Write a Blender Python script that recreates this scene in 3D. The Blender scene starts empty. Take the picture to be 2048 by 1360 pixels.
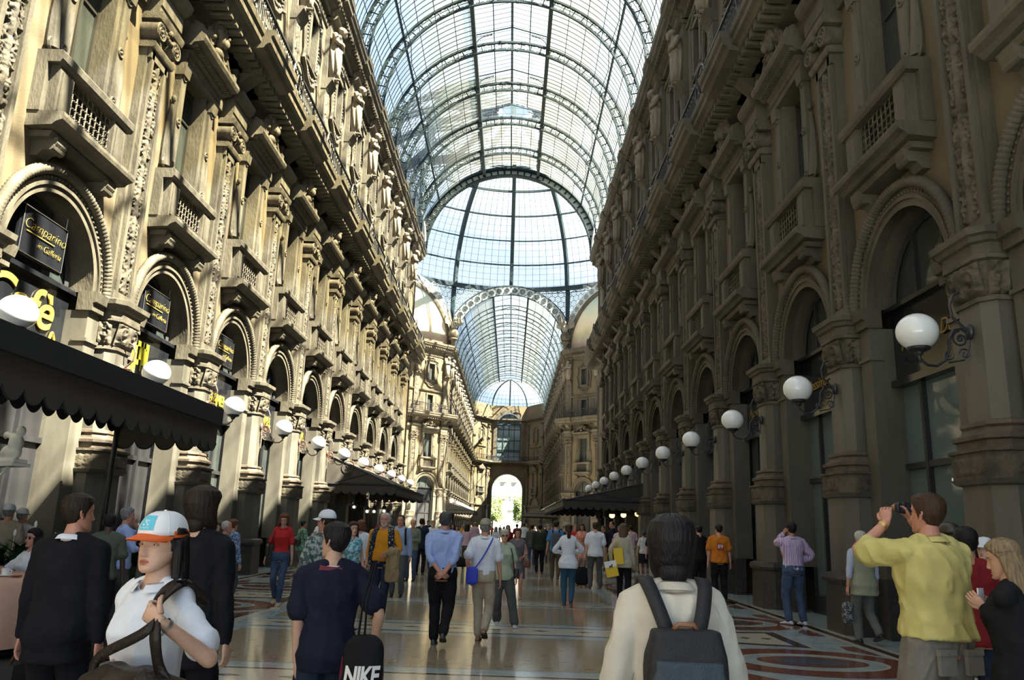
import bpy, math, random
import numpy as np
from mathutils import Vector, Matrix
PI=math.pi
C=bpy.context.scene.collection
random.seed(7)
# ------------------------------------------------------------------ mesh helper
class MB:
    def __init__(s): s.v=[]; s.f=[]; s.m=[]; s.cur=0; s.T=None
    def add(s,vs,fs):
        b=len(s.v)
        if s.T is not None: vs=[tuple(s.T@Vector(p)) for p in vs]
        s.v.extend(vs); s.f.extend([tuple(i+b for i in f) for f in fs]); s.m.extend([s.cur]*len(fs)); return s
    def box(s,x0,x1,y0,y1,z0,z1):
        if x0>x1:x0,x1=x1,x0
        if y0>y1:y0,y1=y1,y0
        if z0>z1:z0,z1=z1,z0
        v=[(x,y,z) for z in (z0,z1) for y in (y0,y1) for x in (x0,x1)]
        return s.add(v,[(0,2,3,1),(4,5,7,6),(0,1,5,4),(2,6,7,3),(0,4,6,2),(1,3,7,5)])
    def loft(s,rings,close=True,caps=True):
        n=len(rings[0]); vs=[p for r in rings for p in r]; fs=[]
        for i in range(len(rings)-1):
            for j in range(n if close else n-1):
                k=(j+1)%n; fs.append((i*n+j,i*n+k,(i+1)*n+k,(i+1)*n+j))
        if caps: fs.append(tuple(range(n))[::-1]); fs.append(tuple((len(rings)-1)*n+j for j in range(n)))
        return s.add(vs,fs)
    def stack(s,lv,w0=-0.12):
        # lv: (z, halfwidth, w, chamfer): octagonal front section against the wall
        R=[]
        for z,h,w,c in lv: R.append([(-h,w0,z),(h,w0,z),(h,w-c,z),(h-c,w,z),(-h+c,w,z),(-h,w-c,z)])
        return s.loft(R)
    def prof(s,pts,x0,x1):
        # extrude (w,z) profile along x
        R=[[(x,w,z) for w,z in pts] for x in (x0,x1)]
        return s.loft(R)
    def tube(s,path,r,n=6,caps=True,ends=None):
        P=[Vector(p) for p in path]; R=[]; up=None
        for i,p in enumerate(P):
            t=(P[min(i+1,len(P)-1)]-P[max(i-1,0)]);
            if t.length<1e-9: t=Vector((0,0,1))
            t.normalize()
            if up is None: a=Vector((0,0,1)) if abs(t.z)<.9 else Vector((1,0,0)); up=(a-t*a.dot(t)).normalized()
            else:
                up=up-t*up.dot(t); up=up.normalized() if up.length>1e-6 else Vector((1,0,0))
            b=t.cross(up); rr=r[i] if isinstance(r,(list,tuple)) else r
            R.append([tuple(p+(up*math.cos(a)+b*math.sin(a))*rr) for a in [2*PI*k/n for k in range(n)]])
        return s.loft(R,True,caps)
    def bar(s,a,b,w,h=None):
        # rectangular bar between two points (4-gon tube)
        return s.tube([a,b],w*.7,4)
    def lathe(s,prof,n=16,c=(0,0,0)):
        R=[[(c[0]+r*math.cos(2*PI*k/n),c[1]+r*math.sin(2*PI*k/n),c[2]+z) for k in range(n)] for r,z in prof]
        return s.loft(R)
    def ell(s,c,r,n=12,m=8,rot=None):
        R=[]
        for i in range(m+1):
            t=-PI/2+PI*i/m; q=max(math.cos(t),.02)
            ring=[]
            for k in range(n):
                p=Vector((r[0]*q*math.cos(2*PI*k/n),r[1]*q*math.sin(2*PI*k/n),r[2]*math.sin(t)))
                if rot is not None: p=rot@p
                ring.append((c[0]+p.x,c[1]+p.y,c[2]+p.z))
            R.append(ring)
        return s.loft(R)
    def grid(s,P):
        P=np.asarray(P); h,w,_=P.shape
        fs=[(i*w+j,i*w+j+1,(i+1)*w+j+1,(i+1)*w+j) for i in range(h-1) for j in range(w-1)]
        return s.add([tuple(p) for p in P.reshape(-1,3).tolist()],fs)
    def poly(s,pts): return s.add(pts,[tuple(range(len(pts)))])
    def ring(s,c,R,r,n=14,m=5,axis='y',sq=1.):
        # torus, axis y = lies in xz plane
        Rg=[]
        for i in range(n):
            a=2*PI*i/n; rg=[]
            for j in range(m):
                b=2*PI*j/m; q=R+r*math.cos(b); d=r*math.sin(b)
                if axis=='y': rg.append((c[0]+q*math.cos(a)*sq,c[1]+d,c[2]+q*math.sin(a)))
                elif axis=='z': rg.append((c[0]+q*math.cos(a),c[1]+q*math.sin(a)*sq,c[2]+d))
                else: rg.append((c[0]+d,c[1]+q*math.cos(a),c[2]+q*math.sin(a)))
            Rg.append(rg)
        Rg.append(Rg[0]); return s.loft(Rg,True,False)
    def mesh(s,name,mats,smooth=False,ang=None):
        me=bpy.data.meshes.new(name); me.from_pydata(s.v,[],s.f)
        if not isinstance(mats,(list,tuple)): mats=[mats]
        for m in mats: me.materials.append(m)
        if len(mats)>1: me.polygons.foreach_set('material_index',s.m)
        me.update()
        if smooth:
            me.polygons.foreach_set('use_smooth',[True]*len(me.polygons))
            if ang:
                me.set_sharp_from_angle(angle=math.radians(ang))
        return me
def O(name,me,parent=None,loc=None,rot=None):
    o=bpy.data.objects.new(name,me); C.objects.link(o)
    if parent: o.parent=parent
    if loc is not None: o.location=loc
    if rot is not None: o.rotation_euler=rot if isinstance(rot,(tuple,list)) else (0,0,rot)
    return o
def E(name,loc=(0,0,0),rz=0,parent=None):
    return O(name,None,parent,loc,rz)
def tag(o,label=None,cat=None,group=None,kind=None):
    if label: o['label']=label
    if cat: o['category']=cat
    if group: o['group']=group
    if kind: o['kind']=kind
    return o
def copytree(o,parent=None,loc=None,rz=None):
    c=o.copy(); C.objects.link(c); c.parent=parent
    if loc is not None: c.location=loc
    if rz is not None: c.rotation_euler=(0,0,rz)
    for ch in list(o.children): copytree(ch,c)
    return c
# ------------------------------------------------------------------ materials
def mat(name,col,rough=.6,col2=None,scale=3.,bump=0.,bscale=40.,metal=0.,spec=.5,detail=5,stretch=(1,1,1),lo=.35,hi=.65,world=True,emit=None,estr=0.,coat=0.,sheen=0.):
    m=bpy.data.materials.new(name); m.use_nodes=True; nt=m.node_tree; N=nt.nodes; L=nt.links
    b=N['Principled BSDF']; b.inputs['Roughness'].default_value=rough; b.inputs['Metallic'].default_value=metal
    b.inputs['Specular IOR Level'].default_value=spec; b.inputs['Base Color'].default_value=(*col,1)
    if coat: b.inputs['Coat Weight'].default_value=coat
    if sheen: b.inputs['Sheen Weight'].default_value=sheen
    if emit: b.inputs['Emission Color'].default_value=(*emit,1); b.inputs['Emission Strength'].default_value=estr
    if col2 is not None or bump:
        if world: g=N.new('ShaderNodeNewGeometry').outputs['Position']
        else: g=N.new('ShaderNodeTexCoord').outputs['Object']
        mp=N.new('ShaderNodeMapping'); mp.inputs['Scale'].default_value=stretch; L.new(g,mp.inputs['Vector'])
    if col2 is not None:
        n=N.new('ShaderNodeTexNoise'); n.inputs['Scale'].default_value=scale; n.inputs['Detail'].default_value=detail; n.inputs['Roughness'].default_value=.65
        L.new(mp.outputs[0],n.inputs['Vector'])
        r=N.new('ShaderNodeValToRGB'); r.color_ramp.elements[0].position=lo; r.color_ramp.elements[1].position=hi
        r.color_ramp.elements[0].color=(*col,1); r.color_ramp.elements[1].color=(*col2,1)
        L.new(n.outputs[0],r.inputs[0]); L.new(r.outputs[0],b.inputs['Base Color'])
    if bump:
        n2=N.new('ShaderNodeTexNoise'); n2.inputs['Scale'].default_value=bscale; n2.inputs['Detail'].default_value=4
        L.new(mp.outputs[0],n2.inputs['Vector'])
        bp=N.new('ShaderNodeBump'); bp.inputs['Strength'].default_value=bump; bp.inputs['Distance'].default_value=.02
        L.new(n2.outputs[0],bp.inputs['Height']); L.new(bp.outputs[0],b.inputs['Normal'])
    return m
M={}
M['stucco']=mat('ochre stucco',(.092,.069,.037),.85,(.122,.096,.056),.5,.25,30)
M['stone']=mat('weathered limestone',(.05,.042,.030),.8,(.092,.079,.055),1.1,.6,22,stretch=(1,1,.35))
M['stone2']=mat('carved stone',(.034,.028,.020),.8,(.098,.081,.056),3.2,.6,45,lo=.35,hi=.6)
M['marble']=mat('grey veined marble',(.068,.062,.050),.55,(.108,.10,.082),1.5,.1,10,stretch=(1,1,.3))
M['granite']=mat('dark granite',(.02,.019,.019),.45,(.05,.044,.038),14,.1,60)
M['redstone']=mat('brown stone moulding',(.05,.036,.027),.7,(.10,.075,.052),3,.4,30)
M['casement']=mat('dark grey casement',(.03,.028,.025),.5)
M['iron']=mat('blue green iron',(.012,.026,.034),.55,(.022,.038,.046),4,spec=.2)
M['black']=mat('black iron',(.018,.018,.022),.45)
M['copper']=mat('aged bronze iron',(.16,.075,.045),.5,(.07,.05,.04),6)
M['dark']=mat('dark interior',(.012,.012,.015),.6)
M['fascia']=mat('black glass fascia',(.01,.011,.014),.12,spec=.5)
M['pane']=mat('dark window glass',(.035,.043,.042),.04,spec=.6)
M['paneb']=mat('pale shop window',(.10,.135,.145),.05,spec=.6)
M['wood']=mat('varnished wood',(.07,.035,.016),.4,(.12,.065,.03),3,stretch=(1,1,.1))
M['gold']=mat('gold lettering',(.40,.27,.05),.45,spec=.3)
M['yellow']=mat('yellow lettering',(.42,.38,.03),.45)
M['opal']=mat('opal glass globe',(.82,.83,.84),.12,spec=.5,coat=.5)
M['white']=mat('white paint',(.8,.8,.78),.5)
M['awn']=mat('grey brown awning canvas',(.035,.031,.029),.8,(.05,.044,.04),2.5)
M['awnd']=mat('black awning canvas',(.014,.014,.018),.8)
M['awnw']=mat('taupe awning canvas',(.05,.042,.034),.85,(.062,.053,.043),2)
# glass of the roof: clear, lightly tinted
def glassmat(name,tint,gl=.06,dirt=.0,frost=.05):
    m=bpy.data.materials.new(name); m.use_nodes=True; nt=m.node_tree; N=nt.nodes; L=nt.links; N.clear()
    out=N.new('ShaderNodeOutputMaterial'); t=N.new('ShaderNodeBsdfTransparent'); g=N.new('ShaderNodeBsdfGlossy'); g.inputs['Roughness'].default_value=.1
    mx=N.new('ShaderNodeMixShader'); mx.inputs[0].default_value=gl
    ns=N.new('ShaderNodeTexNoise'); ns.inputs['Scale'].default_value=.35; ns.inputs['Detail'].default_value=3
    ge=N.new('ShaderNodeNewGeometry'); L.new(ge.outputs['Position'],ns.inputs['Vector'])
    r=N.new('ShaderNodeValToRGB'); r.color_ramp.elements[0].position=.4; r.color_ramp.elements[1].position=.62
    r.color_ramp.elements[0].color=(*tint,1); r.color_ramp.elements[1].color=tuple(x*(1-dirt) for x in tint)+(1,)
    L.new(ns.outputs[0],r.inputs[0]); L.new(r.outputs[0],t.inputs['Color'])
    tl=N.new('ShaderNodeBsdfTranslucent'); tl.inputs['Color'].default_value=(.9,.95,1,1); m2=N.new('ShaderNodeMixShader'); m2.inputs[0].default_value=frost; L.new(t.outputs[0],m2.inputs[1]); L.new(tl.outputs[0],m2.inputs[2])
    L.new(m2.outputs[0],mx.inputs[1]); L.new(g.outputs[0],mx.inputs[2]); L.new(mx.outputs[0],out.inputs[0]); return m
M['rglass']=glassmat('roof glass',(.86,.90,.92),.04,.12)
M['yglass']=glassmat('yellow tinted roof glass',(.74,.73,.60),.04,.25)  # yellower, darker tint for the glass strips beside the lantern
M['dglass']=glassmat('dome glass',(.95,.96,.96),.03,.03)
# ------------------------------------------------------------------ camera, world, sun
FPX=1562.; PITCH=.234; ROLL=.034; YAW=-.0054; CAM=Vector((.835,0,1.6))
cam=bpy.data.cameras.new('camera'); co=bpy.data.objects.new('camera',cam); C.objects.link(co)
cam.sensor_fit='HORIZONTAL'; cam.sensor_width=36; cam.lens=36*FPX/2048; cam.clip_end=600; cam.clip_start=.05
cF=Vector((math.sin(YAW)*math.cos(PITCH),math.cos(YAW)*math.cos(PITCH),math.sin(PITCH)))
R0=Vector((math.cos(YAW),-math.sin(YAW),0)); U0=R0.cross(cF)
cR=R0*math.cos(ROLL)+U0*math.sin(ROLL); cU=U0*math.cos(ROLL)-R0*math.sin(ROLL)
co.matrix_world=Matrix(((cR.x,cU.x,-cF.x,CAM.x),(cR.y,cU.y,-cF.y,CAM.y),(cR.z,cU.z,-cF.z,CAM.z),(0,0,0,1)))
bpy.context.scene.camera=co
def pxray(x,y): return cF*FPX+cR*(x-1024)-cU*(y-680)
def onY(x,y,Y):
    d=pxray(x,y); return CAM+d*((Y-CAM.y)/d.y)
def onZ(x,y,Z=0.):
    d=pxray(x,y); return CAM+d*((Z-CAM.z)/d.z)
w=bpy.data.worlds.new('World'); bpy.context.scene.world=w; w.use_nodes=True
bg=w.node_tree.nodes['Background']; bg.inputs[0].default_value=(.62,.78,1.0,1); bg.inputs[1].default_value=1.32
sun=bpy.data.lights.new('sun','SUN'); sun.energy=76.; sun.angle=.009; sun.color=(1,.90,.68)
so=bpy.data.objects.new('sun',sun); C.objects.link(so)
SUND=Vector((.56,-.28,.84)).normalized()
so.rotation_euler=SUND.to_track_quat('Z','Y').to_euler()
sc=bpy.context.scene
sc.view_settings.view_transform='Standard'; sc.view_settings.look='None'; sc.view_settings.gamma=1; sc.view_settings.exposure=.12; sc.view_settings.use_curve_mapping=False
sc.cycles.use_denoising=True; sc.cycles.max_bounces=8; sc.cycles.diffuse_bounces=3; sc.cycles.glossy_bounces=3; sc.cycles.transparent_max_bounces=12
sc.cycles.sample_clamp_indirect=4.
# ------------------------------------------------------------------ layout
HW=7.2; PIT=4.38; YL=10.48; YR=9.95; OY0=58.; OY1=92.2; AY1=150.; OC=(0.,75.1); APO=17.1
SIDES={'left':(-HW,-PI/2,YL),'right':(HW,PI/2,YR)}
# ------------------------------------------------------------------ carved relief
def relief(nx,nz,Wd,Hd,seed,dens=1.,mirror=True):
    rs=np.random.RandomState(seed)
    x=np.linspace(-Wd/2,Wd/2,nx)[None,:]; z=np.linspace(0,Hd,nz)[:,None]; H=np.zeros((nz,nx))
    n=int(dens*Hd/Wd*26)
    # leaves
    for i in range(n):
        cx=rs.uniform(.0,.46)*Wd; cz=rs.uniform(.01,.99)*Hd; a=rs.uniform(0,PI); L=Wd*rs.uniform(.10,.22); B=L*rs.uniform(.22,.45)
        for sg in ((1,-1) if mirror else (1,)):
            dx=x-sg*cx; dz=z-cz; aa=a if sg>0 else PI-a
            p=dx*math.cos(aa)+dz*math.sin(aa); q=-dx*math.sin(aa)+dz*math.cos(aa)+.6*p*p/L*sg
            e=(p/L)**2+(q/B)**2; H=np.maximum(H,np.where(e<1,(1-e)**.6*(1-.35*np.exp(-(q/B*5)**2)),0)*rs.uniform(.5,1))
    # scrolls (rings) and vases on the axis
    k=max(1,int(Hd/Wd/1.1))
    for i in range(k):
        cz=(i+.5)*Hd/k
        for sg in (1,-1):
            rr=np.sqrt((x-sg*Wd*.25)**2+(z-cz)**2); R=Wd*.17
            H=np.maximum(H,.85*np.exp(-((rr-R)/(Wd*.035))**2)); H=np.maximum(H,.95*np.exp(-(rr/(Wd*.06))**2))
        vz=(z-cz+Hd/k*.5)/Hd*k
        wv=Wd*(.05+.09*np.abs(np.sin(vz*PI*2))**1.5)
        H=np.maximum(H,np.where(np.abs(x)<wv,np.sqrt(np.clip(1-(x/wv)**2,0,1))*.9,0))
    for _ in range(2): H[1:-1,1:-1]=(H[1:-1,1:-1]*2+H[:-2,1:-1]+H[2:,1:-1]+H[1:-1,:-2]+H[1:-1,2:])/6
    H*= (np.clip((Wd/2-np.abs(x))/(Wd*.05),0,1))*np.clip(z/(Wd*.05),0,1)*np.clip((Hd-z)/(Wd*.05),0,1)
    return H
def relief_grid(Wd,Hd,nx,nz,depth,seed,y0,z0,x0=0,dens=1.,taper=0):
    H=relief(nx,nz,Wd,Hd,seed,dens); P=np.zeros((nz,nx,3))
    P[:,:,0]=np.linspace(-Wd/2,Wd/2,nx)[None,:]+x0; P[:,:,1]=y0+H*depth; P[:,:,2]=z0+np.linspace(0,Hd,nz)[:,None]
    P[:,:,1]+=taper*np.linspace(0,1,nz)[:,None]
    return P
# ------------------------------------------------------------------ pilaster prototype (hi and lo)
def arcpts(cx,cz,r,a0,a1,n): return [(cx+r*math.cos(a0+(a1-a0)*i/n),cz+r*math.sin(a0+(a1-a0)*i/n)) for i in range(n+1)]
def pilaster_parts(hi=True):
    P=[]
    m=MB(); m.stack([(0,.60,.66,.22),(.84,.58,.64,.22)]); m.stack([(.84,.62,.68,.22),(.9,.64,.70,.22),(.97,.62,.68,.22),(1.0,.55,.60,.2)])
    m.box(-.98,-.5,-.1,.16,0,.95); m.box(.5,.98,-.1,.16,0,.95)
    P.append(('plinth',m.mesh('plinth',M['granite'])))
    m=MB(); m.stack([(1.0,.52,.55,.2),(2.28,.51,.53,.2),(2.3,.56,.59,.2),(2.36,.60,.63,.2)])
    P.append(('pedestal',m.mesh('pedestal',M['marble'])))
    m=MB(); m.stack([(2.36,.57,.60,.19),(2.68,.57,.60,.19),(2.69,.60,.63,.19),(2.73,.60,.63,.19)])
    if hi:
        m.grid(relief_grid(.74,.24,54,18,.03,3,.600,2.40))
        for sg in (-1,1):
            b=len(m.v); g=relief_grid(.42,.24,30,18,.02,4,0,2.40)
            q=g.copy(); q[:,:,0]=sg*(.571+g[:,:,1]); q[:,:,1]=.20-sg*g[:,:,0]; m.grid(q)
    P.append(('carved_frieze',m.mesh('carved_frieze',M['stone2'],hi,40)))
    m=MB(); m.stack([(2.73,.52,.54,.19),(2.83,.52,.54,.19),(2.85,.56,.58,.2),(2.9,.56,.58,.2),(2.94,.48,.50,.19),(3.0,.46,.48,.19),(3.03,.49,.50,.19),(3.08,.48,.49,.19),(3.1,.41,.42,.16)])
    P.append(('column_base',m.mesh('column_base',M['redstone'])))
    m=MB(); m.stack([(3.1,.40,.40,.15),(4.62,.385,.385,.15)])
    P.append(('shaft',m.mesh('shaft',M['marble'])))
    m=MB(); m.stack([(4.62,.42,.42,.16),(4.68,.42,.42,.16),(4.69,.37,.37,.13),(5.14,.44,.44,.14),(5.16,.49,.49,.14),(5.22,.49,.49,.14)])
    if hi:
        m.grid(relief_grid(.74,.44,48,30,.12,11,.372,4.70,taper=.07,dens=1.6))
        for sg in (-1,1):
            g=relief_grid(.42,.44,30,30,.12,12,0,4.70,taper=.06,dens=1.6); q=g.copy(); q[:,:,0]=sg*(.372+g[:,:,1]); q[:,:,1]=.12-sg*g[:,:,0]; m.grid(q)
    P.append(('carved_capital',m.mesh('carved_capital',M['stone2'],hi,50)))
    m=MB(); m.stack([(5.22,.50,.48,.15),(5.36,.50,.48,.15),(5.38,.55,.53,.16),(5.44,.57,.55,.16),(5.46,.61,.59,.16),(5.55,.62,.60,.16),(5.58,.56,.54,.16)])
    for sg in (-1,1): m.prof([(-.1,5.22),(.20,5.22),(.20,5.36),(.26,5.38),(.28,5.46),(.30,5.55),(.24,5.58),(-.1,5.58)],sg*.55,sg*.97)
    P.append(('impost',m.mesh('impost',M['stone'])))
    m=MB()
    for sg in (-1,1):
        m.box(sg*.52,sg*.92,-.5,.12,.95,5.22); m.prof([(-.1,4.64),(.17,4.64),(.17,4.70),(-.1,4.70)],sg*.52,sg*.95)
    P.append(('jamb',m.mesh('jamb',M['marble'])))
    m=MB(); m.box(-.42,.42,-.1,.17,5.58,11.05)
    for sg in (-1,1): m.prof([(.17,5.6),(.25,5.6),(.25,11.05),(.17,11.05)],sg*.24,sg*.34)
    m.box(-.46,.46,-.1,.27,5.58,5.78); m.box(-.40,.40,.1,.25,10.85,11.05)
    P.append(('upper_shaft',m.mesh('upper_shaft',M['stone'])))
    m=MB()
    if hi: m.grid(relief_grid(.48,5.1,30,330,.13,21,.150,5.76))
    else:  m.grid(relief_grid(.48,5.1,9,60,.12,21,.150,5.76))
    P.append(('relief_panel',m.mesh('relief_panel',M['stone2'],True,60)))
    m=MB(); m.prof([(-.1,11.05),(.30,11.05),(.34,11.12),(.34,11.18),(.24,11.2),(-.1,11.2)],-.48,.48); m.box(-.40,.40,-.1,.22,11.2,11.75)
    m.prof([(-.1,11.68),(.40,11.68),(.44,11.78),(.44,11.84),(-.1,11.84)],-.54,.54)
    for sg in (-1,1):
        if hi:
            m.T=Matrix.Translation((sg*.36,0,11.46)); 
            m.loft([[(.20*math.cos(a),y,.20*math.sin(a)) for a in [2*PI*k/18 for k in range(18)]] for y in (-.1,.36)])
            m.ring((0,.37,0),.175,.03,18,5); m.ring((0,.37,0),.085,.025,12,5); m.ell((0,.38,0),(.045,.05,.045),8,6)
            for k in range(8): a=2*PI*k/8; m.ell((.13*math.cos(a),.37,.13*math.sin(a)),(.022,.02,.022),6,4)
            m.T=None
        else: m.loft([[(sg*.36+.20*math.cos(a),y,11.46+.20*math.sin(a)) for a in [2*PI*k/8 for k in range(8)]] for y in (-.1,.38)])
    if hi:
        for k in range(9):
            t=k/8; m.ell(((t-.5)*.5,.33+.05*math.sin(t*PI),11.60-.16*math.sin(t*PI)),(.05,.07,.055),7,5)
        m.ell((0,.36,11.66),(.09,.08,.09),8,6)
    P.append(('ionic_capital',m.mesh('ionic_capital',M['stone2'],hi,40)))
    m=MB(); m.prof([(-.1,11.84),(.34,11.84),(.34,12.0),(.37,12.02),(.37,12.2),(.36,12.4),(.46,12.44),(.52,12.5),(.56,12.6),(.56,12.66),(-.1,12.66)],-.50,.50)
    m.box(-.42,.42,-.1,.30,12.66,13.35); m.prof([(-.1,13.0),(.3,13.0),(.7,13.35),(.95,13.45),(-.1,13.45)],-.24,.24)
    P.append(('entablature_block',m.mesh('entablature_block',M['stone'])))
    # attic pilaster under the statue
    m=MB(); m.box(-.45,.45,-.1,.34,14.1,14.75); m.prof([(-.1,14.75),(.36,14.75),(.40,14.82),(-.1,14.88)],-.5,.5); m.box(-.34,.34,-.1,.20,14.88,21.15)
    m.prof([(-.1,18.15),(.22,18.15),(.42,18.5),(.46,18.52),(.46,18.62),(-.1,18.62)],-.36,.36)
    m.prof([(-.1,21.15),(.24,21.15),(.40,21.22),(.46,21.34),(-.1,21.34)],-.42,.42)
    if hi: m.grid(relief_grid(.44,3.1,18,120,.09,33,.205,14.98)); 
    P.append(('attic_pedestal',m.mesh('attic_pedestal',M['stone'],hi,40)))
    return P
def joinmesh(name,parts):
    V=[];F=[];MI=[];mats=[]
    for _,me in parts:
        b=len(V); mt=me.materials[0]
        if mt not in mats: mats.append(mt)
        k=mats.index(mt); V.extend([tuple(v.co) for v in me.vertices])
        for p in me.polygons: F.append(tuple(i+b for i in p.vertices)); MI.append(k)
    me=bpy.data.meshes.new(name); me.from_pydata(V,[],F)
    for mt in mats: me.materials.append(mt)
    me.polygons.foreach_set('material_index',MI); me.update(); return me
ORD=['first','second','third','fourth','fifth','sixth','seventh','eighth','ninth','tenth','eleventh','twelfth','thirteenth','fourteenth','fifteenth','sixteenth','seventeenth']
SUNNY={'left':'sunlit','right':'shaded'}
PP=pilaster_parts(True); PPL=joinmesh('pilaster_plain',pilaster_parts(False))
NT=[0]
def trimname(): NT[0]+=1; return 'trim_%d'%NT[0]
def put_pil(loc,rz,hi,label):
    if hi:
        t=E(trimname(),loc,rz)
        for n,me in PP: O(n,me,t)
    else: t=O(trimname(),PPL,None,loc,rz)
    tag(t,label,kind='structure'); return t
K0={'left':-2,'right':-2}; K1={'left':10,'right':10}
NEARY={}
for side,(X,rz,y0) in SIDES.items():
    NEARY[side]=[y0+PIT*k for k in range(-2,11)]
    for k in range(-2,11):
        put_pil((X,y0+PIT*k,0),rz,k>=-1,'carved stone pilaster on the %s wall of the near arm, %s along'%(SUNNY[side],ORD[k+2]))
FARY=[OY1+.9+PIT*k for k in range(13)]
for side,(X,rz,y0) in SIDES.items():
    for i,y in enumerate(FARY): put_pil((X,y,0),rz,False,'pale carved pilaster of the far arm, %s wall, %s beyond the dome'%(SUNNY[side],ORD[i]))
# far diagonals of the octagon
DIAG={}
for side,az in (('left',135),('right',45)):
    a=math.radians(az); c=(OC[0]+APO*math.cos(a),OC[1]+APO*math.sin(a)); rz=a+PI/2   # local +y points to the centre
    DIAG[side]=(c,rz)
def dg(side,u,w=0,z=0):
    (cx,cy),rz=DIAG[side]; return (cx+u*math.cos(rz)-w*math.sin(rz),cy+u*math.sin(rz)+w*math.cos(rz),z)
for side in DIAG:
    for i,u in enumerate((-6.5,-2.19,2.19,6.5)):
        put_pil(dg(side,u),DIAG[side][1],True,'carved pilaster on the %s diagonal wall under the dome, %s of four'%('yellow '+('west' if side=='left' else 'east'),ORD[i]))
# ------------------------------------------------------------------ bay modules : windows
def arch_window(hi=True,shop='pane',mull=3):
    R=1.32; zc=5.58; P=[]
    n=40 if hi else 16
    def band(m,r0,r1,w0,w1,twist=False):
        for (ra,rb,wa,wb) in ((r0,r1,w1,w1),(r0,r0,w0,w1),(r1,r1,w1,w0)):
            A=arcpts(0,zc,ra,0,PI,n); B=arcpts(0,zc,rb,0,PI,n)
            m.grid([[(x,wa,z) for x,z in A],[(x,wb,z) for x,z in B]])
    m=MB(); band(m,1.32,1.44,-.1,.10); band(m,1.44,1.50,-.1,.14); band(m,1.5,1.62,-.1,.11)
    rings=[]
    if hi:
        nn=140
        for i in range(nn+1):
            a=PI*i/nn; q=.088+.009*math.cos(i*PI); ring=[]
            for j in range(8):
                b=2*PI*j/8; rr=1.70+q*math.cos(b); ring.append((rr*math.cos(a),.15+q*1.1*math.sin(b),zc+rr*math.sin(a)))
            rings.append(ring)
        m.loft(rings)
        for i in range(46): 
            a=PI*(i+.5)/46; m.box(0,0,0,0,0,0) if False else m.ell((1.56*math.cos(a),.12,zc+1.56*math.sin(a)),(.03,.03,.03),5,4)
    else: band(m,1.62,1.78,-.1,.22)
    P.append(('archivolt',m.mesh('archivolt',M['stone'],hi,50)))
    # soffit of the arch
    m=MB(); A=arcpts(0,zc,1.32,0,PI,n); m.grid([[(x,.1,z) for x,z in A],[(x,-.5,z) for x,z in A]])
    P.append(('arch_soffit',m.mesh('arch_soffit',M['stone'],True)))
    m=MB(); m.add([(x,-.42,z) for x,z in arcpts(0,zc,1.32,0,PI,n)]+[(0,-.42,zc-.1)],[tuple(range(n+1))]); m.f[-1]=tuple(range(n+1))
    P.append(('arch_pane',m.mesh('arch_pane',M['pane'])))
    m=MB(); 
    for r in (1.27,): 
        path=[(x,-.38,z) for x,z in arcpts(0,zc,r,0,PI,n//2)]; m.tube(path,.05,4)
    xs={1:(0,),2:(-.45,.45),3:(-.62,0,.62)}[mull]
    for x in xs: m.box(x-.03,x+.03,-.42,-.34,zc,zc+math.sqrt(1.3**2-x*x))
    m.box(-1.3,1.3,-.42,-.3,zc-.04,zc+.06)
    P.append(('arch_frame',m.mesh('arch_frame',M['dark'])))
    m=MB(); m.box(-1.32,1.32,-.42,-.30,4.25,5.5); m.box(-1.36,1.36,-.44,-.2,4.15,4.27); m.box(-1.36,1.36,-.44,-.2,5.5,5.58)
    P.append(('fascia',m.mesh('fascia',M['fascia'])))
    m=MB(); m.add([(-1.32,-.4,.35),(1.32,-.4,.35),(1.32,-.4,4.15),(-1.32,-.4,4.15)],[(0,1,2,3)])
    P.append(('shop_pane',m.mesh('shop_pane',M[shop])))
    m=MB()
    for x in (-1.31,-.55,.55,1.31): m.box(x-.04,x+.04,-.42,-.32,0,4.15)
    m.box(-1.32,1.32,-.42,-.28,0,.38); m.box(-1.32,1.32,-.42,-.33,2.75,2.85)
    P.append(('shop_frame',m.mesh('shop_frame',M['black'])))
    return P
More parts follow.
